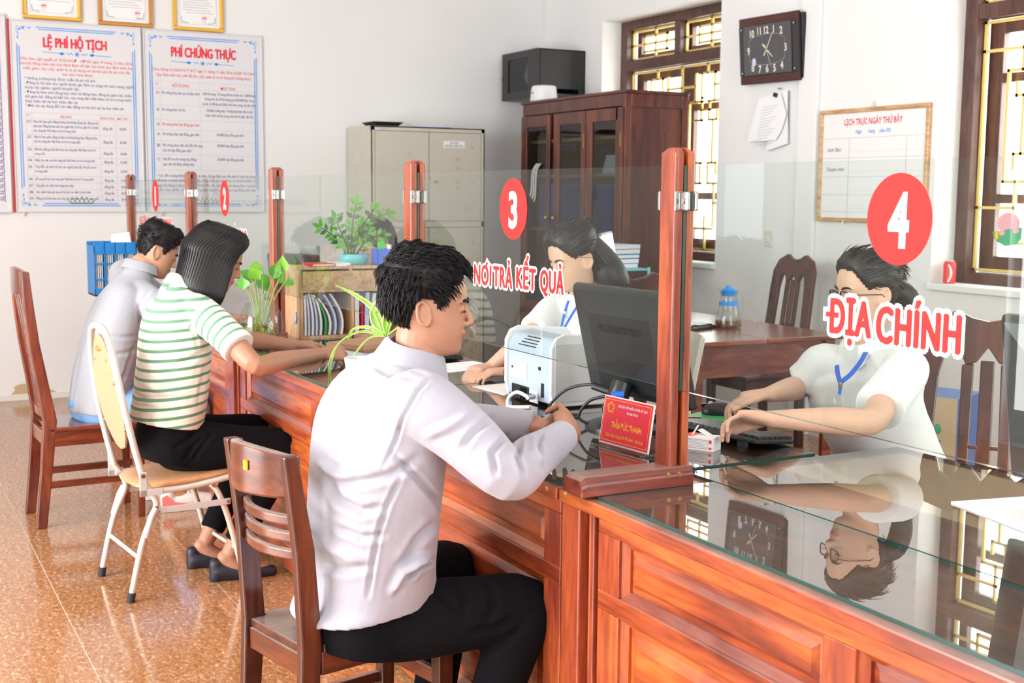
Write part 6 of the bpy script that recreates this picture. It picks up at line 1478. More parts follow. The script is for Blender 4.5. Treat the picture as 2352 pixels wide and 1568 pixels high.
def collar(parent, c, axis, Fd, mat, rn=.062, h=.040, gap=28, flare=.024, kf=1.15, name='collar', drop=.0, tip=.03):
    axis = Vector(axis).normalized(); Fd = Vector(Fd); Fd = (Fd-axis*Fd.dot(axis)).normalized(); L_ = axis.cross(Fd); c = Vector(c); rings = []
    N_ = 36
    for i in range(N_+1):
        a = R(gap+(360-2*gap)*i/N_); dr = (Fd*math.cos(a)*kf+L_*math.sin(a)); fr = max(0, math.cos(a)); e = min(i, N_-i)/N_
        tp = tip*max(0, 1-e*9)
        base = c-axis*drop*fr
        rings.append([base+dr*rn, base+dr*(rn-.006)+axis*h*(1-.35*fr), base+dr*(rn)+axis*(h*(1-.35*fr)+.003), base+dr*(rn+.008)+axis*h*(.9-.35*fr), base+dr*(rn+flare)-axis*(.006+tp)+Fd*tp*.2, base+dr*(rn+flare-.004)-axis*(.008+tp)])
    b = MB(); b.loft(rings); return b.build(name, mat, parent, smooth=60)
def person(label, body, vox, skin, head=None, lips='lips', smooth=4):
    me = remesh(body, vox, smooth); me.materials.clear(); me.materials.append(MATS[skin])
    if head: head.paint(me, lips)
    o = place('person', me, skin, smooth=180); tag(o, label, 'person', 'people at the service counter'); return o
def cloth(name, b, vox, mat, parent, smooth=6, fl=None, wr=None, fac=.5):
    me = remesh(b, vox, smooth, fac); me.materials.clear(); me.materials.append(MATS[mat])
    if wr: wrinkle(me, *wr)
    if fl: folds(me, fl)
    return place(name, me, mat, parent, smooth=180)
V = Vector
# ------------------------------------------------------------------ the man in the lilac shirt
hd = Head(atD(988, 703, 2.97), (.42, .90, -.06), (.03, .02, 1), 1.0)
NB = atX(948, 838, -2.735)
b = MB(); hd.build(b)
limb(b, [NB+V((0, -.02, -.04)), NB+V((.01, .01, .03)), hd.p(-.022, 0, -.075), hd.p(-.012, 0, -.02)], [.064, .060, .056, .055], 18)
shR, shL = atX(985, 925, -2.535), V((-2.945, 1.175, 1.02))
elR, wrR = atZ(1172, 1088, .862), atX(1296, 1000, -2.585)
elL, wrL = V((-2.955, 1.36, .875)), atX(1232, 978, -2.80)
pel = atX(835, 1392, -2.775)
limb(b, [NB, NB+V((0, -.07, -.15)), pel], [.055, .08, .09], 14)
limb(b, [NB+V((.0, -.04, -.06)), shR+V((-.02, 0, -.01)), shR+(elR-shR)*.5, elR, elR+(wrR-elR)*.5, wrR], [.04, .034, .03, .03, .028, .028], 14); limb(b, [NB+V((0, -.04, -.06)), shL, elL, elL+(wrL-elL)*.5, wrL], [.04, .034, .03, .028, .028], 14)
cl = atX(1318, 962, -2.66)
hand(b, wrR, cl-wrR+V((-.02, .01, .015)), (-.75, -.25, -.25), (-.25, .25, .95), .98, ((20, 55, 35), (22, 58, 38), (25, 58, 38), (28, 58, 38)), 2, (25, 30))
hand(b, wrL+V((.005, -.01, 0)), cl-wrL+V((.03, .0, .0)), (.75, .25, -.35), (.1, .2, 1), .98, ((18, 62, 40), (20, 64, 40), (24, 62, 40), (28, 60, 40)), 2, (30, 30))
hipR, hipL = pel+V((.085, .03, -.02)), pel+V((-.10, .03, -.02))
knR, knL = atX(1205, 1392, -2.585), atX(1035, 1305, -2.99)
anR, anL = V((knR.x+.02, knR.y-.16, .09)), V((knL.x, knL.y-.05, .09))
for h_, k_, a_ in ((hipR, knR, anR), (hipL, knL, anL)): limb(b, [pel, h_, k_, a_], [.06, .055, .05, .035], 12); limb(b, [a_, a_+V((0, .06, -.045)), a_+V((.01, .15, -.055))], [.035, .035, .028], 10)
man = person('short-haired man in long-sleeved lilac shirt sitting with clasped hands', b, .0032, 'skin', hd, smooth=5)
hd.brows(man)
def fl_(s, dg, u, sg):
    if u > .085: return s.F*.7+s.U*.1+s.L*sg*.25
    if dg > 95: return -s.U*.85-s.F*.15
    if dg > 55: return -s.U*.45+s.F*.45
    return s.F*.3+s.U*.6+s.L*sg*.3
def thM(dg, u):
    top = max(0, min(1, (u-.030)/.045)); base = .0035+.019*top
    back = .012*max(0, min(1, (dg-100)/35))*max(0, min(1, (u+.035)/.05)); fr = max(0, min(1, (dg-15)/45))
    return min(max(base, .0035+back), .0225)*(.55+.45*fr)
hd.cap(man, [(0, .080), (26, .074), (40, .056), (54, .056), (63, .044), (70, .014), (79, -.004), (87, .022), (104, .018), (116, -.022), (130, -.050), (180, -.058)], thM, amp=.007, strands=9500, slen=.028, extra=fl_, seed=4, sw=.0010)
# shirt
b = MB(); Ft = V((-.02, 1, 0)).normalized()
secs = [(atX(838, 1375, -2.775), .190, .150, .160, .075), (atX(850, 1325, -2.775), .196, .140, .155, .05), (atX(858, 1230, -2.765), .205, .135, .155, .01), (atX(862, 1120, -2.755), .215, .140, .150), (atX(872, 1030, -2.75), .222, .138, .148), (atX(893, 950, -2.745), .222, .120, .138), (atX(920, 890, -2.742), .195, .095, .105), (atX(943, 846, -2.738), .115, .072, .075), (NB+V((0, .004, .012)), .075, .064, .062)]
torso(b, secs, Ft, 4, 40, 2.25)
sv = NB+V((.05, -.06, -.11))
limb(b, [sv+V((.03, .0, -.03)), shR+V((-.03, -.012, -.01)), shR+(elR-shR)*.45+V((0, .0, -.004)), elR+V((.004, -.008, -.004)), elR+(wrR-elR)*.35+V((0, 0, .004)), elR+(wrR-elR)*.72, elR+(wrR-elR)*.98], [.085, .084, .070, .057, .054, .045, .040], 22, 5, False)
limb(b, [NB+V((-.08, -.05, -.12)), shL+V((.02, 0, -.02)), shL+(elL-shL)*.5, elL, elL+(wrL-elL)*.4, elL+(wrL-elL)*.75, elL+(wrL-elL)*.98], [.085, .078, .066, .055, .052, .046, .042], 20, 5, False)
FL = [([(880, 1075), (910, 1010), (925, 960), (960, 895), (985, 872)], 6, -.004), ([(905, 1045), (960, 1100), (1005, 1150), (1020, 1190)], 9, -.008), ([(925, 1085), (890, 1160), (870, 1220), (855, 1300), (845, 1370)], 7, -.005), ([(960, 1050), (900, 1090), (840, 1105), (780, 1110)], 12, -.007),
      ([(750, 1100), (780, 1150), (830, 1175), (880, 1165)], 12, -.008), ([(770, 1210), (830, 1235), (880, 1230)], 10, -.006), ([(730, 1060), (760, 1085), (800, 1100)], 10, .006), ([(1130, 960), (1090, 990), (1060, 1030)], 10, -.006), ([(1165, 1000), (1130, 1040), (1140, 1090)], 8, -.006), ([(1195, 1010), (1190, 1050), (1205, 1090)], 7, -.008), ([(1225, 1000), (1228, 1040), (1245, 1065)], 7, .007), ([(1250, 990), (1240, 1020), (1250, 1050)], 5, -.005), ([(1080, 950), (1030, 980), (980, 1000)], 12, .005), ([(935, 1330), (960, 1300), (1000, 1285)], 8, -.012), ([(900, 1360), (925, 1310), (985, 1270)], 10, .010), ([(850, 850), (880, 870), (940, 880)], 10, .004), ([(800, 850), (770, 900), (760, 950)], 6, -.005), ([(870, 800), (930, 830), (1000, 860)], 7, .003), ([(1000, 1200), (960, 1240), (925, 1300)], 12, -.008), ([(720, 1290), (790, 1310), (850, 1300)], 12, -.005), ([(705, 1200), (760, 1260), (830, 1290)], 14, .006)]
sh = cloth('shirt', b, .0045, 'shirt_lilac', man, 6, [(q, w_*.85, h*1.7) for q, w_, h in FL], (.004, 8, 3))
collar(man, NB+V((0, .0, .012)), hd.p(-.02, 0, -.06)-NB, (.15, 1, -.2), 'shirt_lilac', .064, .042, 30, .026, 1.08)
# trousers and shoes
b = MB(); torso(b, [(pel+V((0, -.03, -.085)), .165, .10, .115), (pel+V((0, -.02, -.03)), .175, .12, .13), (pel+V((0, 0, .06)), .165, .11, .12)], Ft, 3)
for h_, k_, a_ in ((hipR, knR, anR), (hipL, knL, anL)):
    limb(b, [pel+V((0, .0, -.03)), h_+V((0, .03, -.0)), h_+(k_-h_)*.55, k_+V((0, .0, .0)), k_+(a_-k_)*.25+V((0, .0, 0)), k_+(a_-k_)*.6, a_+V((0, 0, .02))], [.10, .098, .090, .074, .070, .062, .058], 22, 5, False)
cloth('trousers', b, .006, 'trouser_black', man, 6, [([(950, 1330), (1000, 1360), (1050, 1400)], 9, -.007), ([(1040, 1320), (1070, 1370), (1060, 1420)], 10, -.006), ([(1120, 1330), (1140, 1390), (1110, 1440)], 10, -.005), ([(1180, 1420), (1140, 1440), (1080, 1450)], 8, -.010), ([(1200, 1440), (1150, 1480), (1090, 1500)], 9, -.008), ([(880, 1360), (900, 1400), (960, 1430)], 9, -.006)])
for a_ in (anR, anL):
    b = MB(); limb(b, [a_+V((0, -.02, -.045)), a_+V((0, .08, -.052)), a_+V((.01, .18, -.058))], [.046, .044, .035], 14); cloth('shoe', b, .008, 'black', man, 3)

# ------------------------------------------------------------------ the woman in the striped polo
def stripe_mat():
    m, nt, bs = _new('striped_knit'); at = N(nt, 'ShaderNodeAttribute'); at.attribute_name = 'stripe'; md = N(nt, 'ShaderNodeMath', operation='FRACT'); nt.links.new(at.outputs['Fac'], md.inputs[0])
    r = ramp(nt, [(0, (.82, .80, .72)), (.02, (.82, .80, .72))]); r.color_ramp.interpolation = 'CONSTANT'
    e = r.color_ramp.elements; e[0].color = (.13, .30, .17, 1); e[1].position = .32; e[1].color = (.84, .83, .77, 1)
    nt.links.new(md.outputs[0], r.inputs[0]); gt = N(nt, 'ShaderNodeMath', operation='GREATER_THAN'); gt.inputs[1].default_value = -.5; nt.links.new(at.outputs['Fac'], gt.inputs[0])
    mx = N(nt, 'ShaderNodeMix', data_type='RGBA'); nt.links.new(gt.outputs[0], mx.inputs[0]); mx.inputs[6].default_value = (.86, .86, .84, 1); nt.links.new(r.outputs[0], mx.inputs[7])
    nt.links.new(mx.outputs[2], bs.inputs['Base Color']); bs.inputs['Roughness'].default_value = .85; bs.inputs['Sheen Weight'].default_value = .2
stripe_mat()
hs = Head(atD(500, 598, 4.76), (.20, .90, -.36), (.02, .30, 1), .97, .93)
NBs = atX(430, 662, -4.76)
b = MB(); hs.build(b)
limb(b, [NBs+V((0, -.03, -.05)), NBs+V((0, .01, .02)), hs.p(-.02, 0, -.07), hs.p(-.01, 0, -.01)], [.056, .052, .048, .05], 16)
sR, sL = atX(462, 712, -4.585), V((-4.955, 1.13, 1.075))
eR, wR = atZ(588, 838, .858), atX(742, 812, -4.56)
eL, wL = V((-5.02, 1.36, .88)), atX(672, 792, -4.90)
ps = atX(400, 1008, -4.735)
limb(b, [NBs, NBs+V((0, -.06, -.15)), ps], [.05, .07, .08], 12)
limb(b, [NBs+V((0, -.03, -.06)), sR, sR+(eR-sR)*.6, eR, eR+(wR-eR)*.35, wR], [.045, .046, .043, .037, .037, .024], 16); limb(b, [NBs+V((0, -.03, -.06)), sL, eL, eL+(wL-eL)*.4, wL], [.045, .044, .036, .035, .024], 14)
hand(b, wR, (-.10, .95, .02), (-.75, -.10, -.65), (-.6, .2, .6), .92, ((35, 55, 35), (38, 58, 38), (40, 58, 38), (42, 58, 38)), 3, (15, 30))
hand(b, wL, (.15, .95, .0), (.35, .0, -.95), (.95, 0, .3), .92, ((18, 25, 15), (20, 28, 18), (24, 30, 18), (28, 30, 18)), 4, (10, 15))
hR_, hL_ = ps+V((.085, .02, -.015)), ps+V((-.085, .02, -.015)); kR_, kL_ = atX(660, 1028, -4.60), V((-4.90, 1.43, .50)); aR_, aL_ = V((-4.60, 1.21, .085)), V((-4.80, 1.17, .085))
for h_, k_, a_ in ((hR_, kR_, aR_), (hL_, kL_, aL_)):
    limb(b, [ps, h_, k_, k_+(a_-k_)*.5, a_], [.06, .055, .046, .045, .030], 12); limb(b, [a_+V((0, -.01, 0)), a_+V((.01, .05, -.045)), a_+V((.02, .15, -.062))], [.030, .032, .022], 12)
wom = person('bob-haired woman in green and white striped polo leaning on the desk', b, .0040, 'skin', hs, 'lips_pink')
hs.brows(wom, w_=.0032)
# bob haircut: smooth shell open at the face
def bob(h, parent, low, t0f, flare, mat='hair_sheen', strands=900, thick=.024):
    rings = []; us = list(np.linspace(low, .112, 52))+[.119]
    for u in us:
        ring_o = []; ring_i = []; t0 = t0f(u); k = max(0, min(1, (.045-u)/.075)); k = k*k*(3-2*k)      # 0 on the skull, 1 hanging free
        e_ = max(0, min(1, (u-low)/.035)); tuck = (1-e_)**2*.016
        for i in range(49):
            t = R(t0)+(2*math.pi-2*R(t0))*i/48; f0, bk, w_ = hinterp(min(max(u, .0), .1188))
            ca, sa = math.cos(t), math.sin(t); g = thick*(1+flare*k*max(0, min(1, -u/.1)))-tuck+.034*max(0, -ca)*max(0, min(1, (.10-u)/.09))
            ff = (f0 if ca > 0 else bk)*math.copysign(abs(ca)**.9, ca); ll = w_*math.copysign(abs(sa)**.92, sa); r0 = math.hypot(ff, ll); go = (r0+g)/r0; gi = max(.2, (r0-.012)/r0)
            dz = g*max(0, min(1, (u-.05)/.06)); hang = max(0, .045-u)
            uh = u+hang*k*.55; dn = V((0, -.04, -1))*(hang*k*.62)
            ring_o.append(h.p(ff*go, ll*go, uh+dz)+dn); ring_i.append(h.p(ff*gi, ll*gi, uh-.004)+dn)
        rings.append(ring_o+ring_i[::-1])
    b = MB(); b.loft(rings); o = b.build('hair', mat, parent, smooth=180)
    rnd = random.Random(3); sb = MB()
    for _ in range(strands):
        i = rnd.randrange(1, 48); a = rnd.uniform(.1, 1.0); pts = []
        for q in range(6):
            j = len(us)-2-int((len(us)-2)*(q/5)*a); P = rings[j][i]; pts.append(P+(P-h.c).normalized()*rnd.uniform(.0002, .0024))
        sb.tube(pts, [.0004, .0010, .0011, .0010, .0009, .0004], 3, caps=False)
    so = sb.build('hair_strands', mat, o, smooth=180); so['kind'] = 'stuff'; return o
bob(hs, wom, -.150, lambda u: float(np.interp(u, [-.15, -.06, 0, .05, .075, .09, .12], [78, 70, 62, 52, 30, 6, 3])), .35, strands=2600)
b = MB(); Fs = V((.02, 1, 0)).normalized()
sc = [(atX(392, 968, -4.735), .180, .115, .150), (atX(398, 920, -4.735), .182, .120, .148), (atX(404, 850, -4.74), .182, .122, .145), (atX(408, 780, -4.745), .190, .120, .140), (atX(412, 725, -4.75), .190, .100, .125), (atX(420, 690, -4.755), .155, .078, .085), (atX(428, 666, -4.758), .080, .06, .062), (NBs+V((0, .004, .018)), .060, .056, .058)]
CL = torso(b, sc, Fs, 4, 36, 2.25)
slv = [NBs+V((.05, -.04, -.085)), sR+V((-.015, -.004, -.01)), sR+(eR-sR)*.45, sR+(eR-sR)*.70]; slvL = [NBs+V((-.06, -.04, -.085)), sL, sL+(eL-sL)*.45, sL+(eL-sL)*.68]
limb(b, slv, [.072, .068, .064, .066], 20, 5, False); limb(b, slvL, [.07, .066, .062, .06], 20, 5, False)
me = remesh(b, .0045, 6); me.materials.clear(); me.materials.append(MATS['striped_knit'])
wrinkle(me, .0025, 10, 5)
folds(me, [([(500, 810), (470, 850), (455, 930)], 6, -.005), ([(480, 800), (430, 830), (380, 850)], 7, -.005), ([(330, 880), (370, 900), (430, 905)], 7, .005), ([(320, 930), (370, 945), (440, 940)], 6, -.004), ([(470, 690), (440, 740), (455, 800)], 5, -.004), ([(300, 900), (330, 915), (380, 915)], 6, -.005)])
co, nr = getco(me)
def axis_param(co, pts):
    best = np.full(len(co), 1e9); par = np.zeros(len(co)); acc = 0
    for a, c in zip(pts, pts[1:]):
        d, t = segdist(co, a, c); L = (V(c)-V(a)).length; m_ = d < best; best[m_] = d[m_]; par[m_] = acc+t[m_]*L; acc += L
    return best, par
SA = [V(p) for p in crv([V(p) for p in slv[1:]], 4)]; SB = [V(p) for p in crv([V(p) for p in slvL[1:]], 4)]
d1, p1 = axis_param(co, SA); d2, p2 = axis_param(co, SB)
tor = co[:, 2]-.10*np.clip((co[:, 1]-float(CL[10].y)), -.2, .2)          # stripes run level, dipping to the front
st = (tor-.47)/.0355
on = (d1 < .075) & (p1 > .035) & (co[:, 0] > -4.66); st[on] = (.5-p1[on])/.034+.4
on2 = (d2 < .072) & (p2 > .035); st[on2] = (.5-p2[on2])/.034
Lr = sum((SA[i+1]-SA[i]).length for i in range(len(SA)-1)); st[on & (p1 > Lr-.030)] = -1
attr = me.attributes.new('stripe', 'FLOAT', 'POINT'); attr.data.foreach_set('value', st.astype(np.float32))
place('polo_shirt', me, 'striped_knit', wom, smooth=180)
plain('collar_white', (.84, .84, .84), .85)
collar(wom, NBs+V((0, .002, .010)), V((0, .25, 1)), (.1, 1, -.3), 'collar_white', .062, .034, 40, .024, 1.08, tip=.008)
b = MB(); torso(b, [(ps+V((0, -.03, -.075)), .165, .10, .115), (ps+V((0, -.015, -.01)), .18, .115, .135), (ps+V((0, 0, .08)), .165, .105, .12)], Fs, 3)
for h_, k_, a_ in ((hR_, kR_, aR_), (hL_, kL_, aL_)): limb(b, [ps+V((0, 0, -.02)), h_+V((0, .03, 0)), h_+(k_-h_)*.5, k_, k_+(a_-k_)*.3, k_+(a_-k_)*.86], [.10, .098, .085, .066, .062, .048], 20, 5, False)
cloth('trousers', b, .0065, 'trouser_black', wom, 6, [([(470, 1000), (440, 1030), (420, 1060)], 5, -.008), ([(490, 990), (460, 1030), (445, 1055)], 5, -.007), ([(455, 985), (430, 1010), (400, 1030)], 5, -.006)])
for a_ in (aR_, aL_):
    b = MB(); limb(b, [a_+V((0, -.035, -.05)), a_+V((.01, .05, -.062)), a_+V((.025, .165, -.068))], [.034, .036, .024], 14); limb(b, [a_+V((0, -.045, -.02)), a_+V((0, -.045, -.075))], [.026, .026], 12)
    cloth('shoe', b, .006, 'shoe_navy', wom, 3)
# ------------------------------------------------------------------ the man in the grey polo
hg = Head(atD(362, 578, 5.85), (.10, .88, -.42), (.0, .35, 1), 1.0)
NBg = atX(322, 622, -5.95)
b = MB(); hg.build(b); limb(b, [NBg+V((0, -.03, -.05)), NBg+V((0, .01, .02)), hg.p(-.025, 0, -.075), hg.p(-.012, 0, -.02)], [.064, .062, .058, .055], 16)
pg = atX(235, 925, -5.87)
gR, gL = atX(352, 700, -5.74), V((-6.17, 1.16, 1.08)); geR, gwR = V((-5.66, 1.40, .865)), V((-5.78, 1.62, .86)); geL, gwL = V((-6.25, 1.42, .865)), V((-6.02, 1.62, .86))
limb(b, [NBg, NBg+V((0, -.08, -.15)), pg], [.055, .08, .09], 12); limb(b, [NBg+V((0, -.03, -.06)), gR, geR, gwR], [.05, .048, .04, .027], 14); limb(b, [NBg+V((0, -.03, -.06)), gL, geL, gwL], [.05, .048, .04, .027], 14)
hand(b, gwR, (-.3, .9, 0), (-.3, 0, -.95), (-.95, 0, .2), .95); hand(b, gwL, (.3, .9, 0), (.3, 0, -.95), (.95, 0, .2), .95)
gk = [(pg+V((.09, .02, -.02)), V((-5.74, 1.36, .50)), V((-5.73, 1.235, .09))), (pg+V((-.09, .02, -.02)), V((-6.02, 1.36, .50)), V((-6.0, 1.22, .09)))]
for h_, k_, a_ in gk: limb(b, [pg, h_, k_, a_], [.06, .055, .05, .035], 12); limb(b, [a_, a_+V((0, .12, -.05))], [.035, .03], 10)
mg = person('short-haired man in plain grey polo shirt writing at far desk', b, .0048, 'skin_far', hg)
hg.brows(mg)
hg.cap(mg, [(0, .070), (35, .060), (55, .042), (66, .025), (72, -.005), (82, -.008), (90, .022), (105, .020), (116, -.02), (130, -.045), (180, -.050)], lambda dg, u: .0035+.016*max(0, min(1, (u-.035)/.05)), amp=.006, strands=1200, slen=.024, extra=fl_, seed=9, sw=.0016)
b = MB(); sc = [(atX(228, 948, -5.87), .190, .120, .135), (atX(235, 880, -5.88), .195, .125, .135), (atX(252, 800, -5.90), .205, .130, .135), (atX(272, 730, -5.92), .215, .115, .130), (atX(296, 675, -5.94), .195, .095, .105), (atX(312, 642, -5.945), .11, .072, .075), (NBg+V((0, .004, .018)), .070, .064, .066)]
torso(b, sc, V((.02, 1, 0)).normalized(), 4, 36, 2.25)
limb(b, [NBg+V((.05, -.05, -.09)), gR+V((-.01, 0, 0)), gR+(geR-gR)*.5, gR+(geR-gR)*.8], [.08, .076, .066, .062], 18, 5, False); limb(b, [NBg+V((-.06, -.05, -.09)), gL, gL+(geL-gL)*.5, gL+(geL-gL)*.8], [.08, .074, .066, .062], 18, 5, False)
cloth('polo_shirt', b, .006, 'shirt_grey', mg, 6, [([(345, 665), (320, 700), (322, 740), (345, 760)], 4, -.006), ([(310, 790), (290, 850), (280, 880)], 4, -.006), ([(320, 770), (280, 775), (240, 770)], 5, -.005), ([(315, 800), (290, 810), (255, 815)], 5, -.006), ([(300, 860), (260, 868), (225, 860)], 5, -.004)], (.003, 9, 8))
collar(mg, NBg+V((0, .004, .008)), V((0, .25, 1)), (.1, 1, -.3), 'shirt_grey', .068, .034, 40, .020, 1.05, tip=.006)
b = MB(); torso(b, [(pg+V((0, -.02, -.08)), .165, .10, .115), (pg+V((0, -.01, -.02)), .18, .12, .14), (pg+V((0, 0, .06)), .17, .11, .13)], V((.02, 1, 0)), 3)
for h_, k_, a_ in gk: limb(b, [pg+V((0, 0, -.02)), h_+V((0, .03, 0)), k_, k_+(a_-k_)*.5], [.10, .095, .075, .068], 18, 5, False)
cloth('trousers', b, .008, 'trouser_blue', mg, 5)
for (h_, k_, a_) in gk:
    so = MB(); so.loft([[(a_.x+x*kx, a_.y-.035+y, z) for x, y in ((-.030, 0), (.030, 0), (.040, .06), (.036, .13), (.046, .20), (.030, .262), (0, .275), (-.030, .262), (-.046, .20), (-.036, .13), (-.040, .06))] for z, kx in ((.002, .93), (.012, 1.0), (.034, .98))])
    so.build('sole', 'sole', mg, smooth=40)
    b = MB(); limb(b, [a_+V((0, -.0, -.045)), a_+V((0, .09, -.045)), a_+V((0, .19, -.055))], [.042, .042, .034], 14); limb(b, [a_+V((0, .0, -.04)), a_+V((0, .0, .012))], [.042, .042], 14); s_ = cloth('shoe', b, .006, 'shoe_white', mg, 3)
    MB().prism([(-.035, .035), (-.035, .075), (-.015, .085), (.02, .05), (.08, .038)], .0405, .0435, lambda a, c, d: (a_.x+d, a_.y+a, c)).build('side_patch', 'shoe_coral', s_)
    for k in range(4): MB().cyl((a_.x-.02, a_.y+.07+.02*k, .098-.010*k), (a_.x+.022, a_.y+.075+.02*k, .096-.010*k), .003, seg=6).build('shoelace', 'white', s_)

# ------------------------------------------------------------------ staff
def staff(label, hd, NB, torso_secs, Ft, arms, skin, vox, pel, collar_r=.055, lanyard=None, legs=True, far=False):
    b = MB(); hd.build(b); limb(b, [NB+Ft*-.03+V((0, 0, -.05)), NB+V((0, 0, .02)), hd.p(-.02, 0, -.07), hd.p(-.01, 0, -.01)], [.052, .049, .046, .05], 16)
    limb(b, [NB, (NB+pel)/2, pel], [.05, .07, .08], 12)
    for a in arms:
        limb(b, [NB+V((0, 0, -.06)), a['s'], a['s']+(a['e']-a['s'])*.6, a['e'], a['e']+(a['w']-a['e'])*.35, a['w']], [.042, .043, .040, .036, .036, .023], 14)
        hand(b, a['w'], *a['h'])
    lg = []
    if legs:
        side = Ft.cross(V((0, 0, 1)))
        for g in (-1, 1): h_ = pel+side*g*.085; k_ = h_+Ft*.36+V((0, 0, .0)); a_ = k_+V((0, 0, -.40)); lg.append((h_, k_, a_)); limb(b, [pel, h_, k_, a_], [.06, .055, .048, .032], 10); limb(b, [a_, a_+Ft*.12+V((0, 0, -.04))], [.03, .026], 8)
    o = person(label, b, vox, skin, hd, 'lips_pink')
    hd.brows(o, w_=.0030)
    b = MB(); torso(b, torso_secs, Ft, 4, 36, 2.25)
    for a in arms: limb(b, [NB+(a['s']-NB)*.45+V((0, 0, -.05)), a['s'], a['s']+(a['e']-a['s'])*.5, a['s']+(a['e']-a['s'])*a.get('k', .72)], [.07, .066, .064, .066], 18, 5, False)
    cloth('blouse', b, vox*1.25, 'shirt_white', o, 6, None, (.004, 11, hash(label) % 7))
    collar(o, NB+V((0, 0, .006)), V((0, 0, 1))+Ft*.25, Ft, 'shirt_white', collar_r, .030, 34, .028, 1.15, tip=.035)
    if legs:
        b = MB(); torso(b, [(pel+V((0, 0, -.09)), .16, .11, .11), (pel, .175, .12, .12), (pel+V((0, 0, .1)), .165, .11, .11)], Ft, 3)
        for h_, k_, a_ in lg: limb(b, [pel, h_, k_, k_+(a_-k_)*.8], [.10, .09, .068, .058], 14, 4, False)
        cloth('trousers', b, .01, 'trouser_black', o, 4)
        for h_, k_, a_ in lg: b = MB(); limb(b, [a_+V((0, 0, -.03)), a_+Ft*.16+V((0, 0, -.05))], [.04, .03], 10); cloth('shoe', b, .01, 'black', o, 3)
    return o
def strap(parent, pts, w_=.012, name='lanyard', mat='lanyard', toward=None):
    P = crv([V(p) for p in pts], 6); vs = []; fs = []; n = len(P)
    for i, p in enumerate(P):
        d = (P[min(i+1, n-1)]-P[max(i-1, 0)]).normalized(); nn = (toward-d*toward.dot(d)).normalized(); s = d.cross(nn)
        vs += [p-s*w_/2, p+s*w_/2, p+s*w_/2-nn*.0015, p-s*w_/2-nn*.0015]
    for i in range(n-1):
        for k in range(4): fs.append((4*i+k, 4*i+(k+1) % 4, 4*i+4+(k+1) % 4, 4*i+4+k))
    b = MB(); b.add(vs, fs); return b.build(name, mat, parent)
# --- woman in glasses, window four
h4 = Head(atD(1990, 672, 3.62), (-.24, -.96, -.06), (-.02, -.06, 1), .97, .93)
NB4 = atD(1985, 800, 3.66)
Ft4 = V((.05, -1, 0)).normalized()
P4 = V((-2.74, 2.80, .54))
arms4 = [dict(s=atD(1895, 838, 3.74), e=atD(1838, 888, 3.78), w=atD(1768, 905, 3.52), h=((-.55, -.75, -.10), (-.1, -.3, -.95), (.7, -.65, 0), .92, ((30, 40, 25),)*4, 4, (10, 20)), k=.85),
         dict(s=atD(2080, 850, 3.50), e=atD(1998, 968, 3.16), w=atD(1772, 962, 3.20), h=((-.80, -.55, .0), (.25, -.35, -.9), (-.45, .45, .6), .92, ((28, 42, 28),)*4, 4, (10, 20)), k=.74)]
secs4 = [(P4+V((0, 0, -.02)), .175, .12, .12), (P4+V((.005, -.03, .12)), .178, .125, .12), (atD(1990, 930, 3.68), .185, .125, .115), (atD(1988, 875, 3.68), .195, .11, .108), (atD(1986, 838, 3.67), .170, .08, .085), (atD(1985, 812, 3.66), .09, .06, .062), (NB4+V((0, 0, .01)), .062, .052, .052)]
w4 = staff('woman in glasses and white blouse typing behind screen four', h4, NB4, secs4, Ft4, arms4, 'skin_light', .0044, P4)
back_line = [(0, .074), (30, .070), (48, .052), (60, .030), (72, .012), (82, .022), (92, .018), (106, .004), (118, -.03), (135, -.06), (180, -.07)]
flb = lambda s, dg, u, sg: -s.F*.9+s.U*(-.25 if u < .03 else .1)
h4.cap(w4, back_line, lambda dg, u: .007+.006*max(0, min(1, (u-.02)/.06)), amp=.003, mat='hair_sheen', strands=900, slen=.05, extra=flb, seed=2)
b = MB(); limb(b, [h4.p(-.09, 0, .0), h4.p(-.135, 0, -.02), h4.p(-.15, 0, -.09), h4.p(-.13, 0, -.17)], [.030, .034, .032, .014], 14); b.build('ponytail', 'hair_sheen', w4, smooth=180)
gl = sub('eyeglasses', w4); plain('frame_black', (.01, .01, .012), .25)
for g in (-1, 1):
    pts = [h4.p(.096-.010*abs(math.cos(a))*.6, g*(.032+.0245*math.copysign(abs(math.cos(a))**.7, math.cos(a))), -.004+.0165*math.copysign(abs(math.sin(a))**.7, math.sin(a))) for a in [2*math.pi*i/24 for i in range(24)]]
    MB().tube(pts, .0021, 6, closed=True).build('rim', 'frame_black', gl, smooth=180)
    mb = MB(); mb.add(pts+[p-h4.F*.001 for p in pts], [tuple(range(24)), tuple(reversed(range(24, 48)))]); mb.build('lens', 'window_pane', gl)
    MB().tube([h4.p(.088, g*.058, .003), h4.p(.06, g*.074, .003), h4.p(-.005, g*.080, .0), h4.p(-.022, g*.079, -.014)], .0015, 6).build('temple', 'frame_black', gl, smooth=180)
MB().tube([h4.p(.096, -.008, .002), h4.p(.1, 0, .005), h4.p(.096, .008, .002)], .0015, 6).build('bridge', 'frame_black', gl, smooth=180)
tw = V((.62, -.75, .2))
strap(w4, [atD(1990, 805, 3.60), atD(1978, 828, 3.52), atD(1955, 858, 3.475), atD(1930, 878, 3.46)], .013, toward=tw); strap(w4, [atD(1922, 838, 3.56), atD(1924, 858, 3.50), atD(1930, 878, 3.46)], .013, toward=tw)
MB().box(atD(1930, 884, 3.455), (.012, .008, .016)).build('lanyard_clip', 'chrome', w4, bevel=.002); strap(w4, [atD(1930, 888, 3.455), atD(1928, 905, 3.445)], .009, toward=tw)
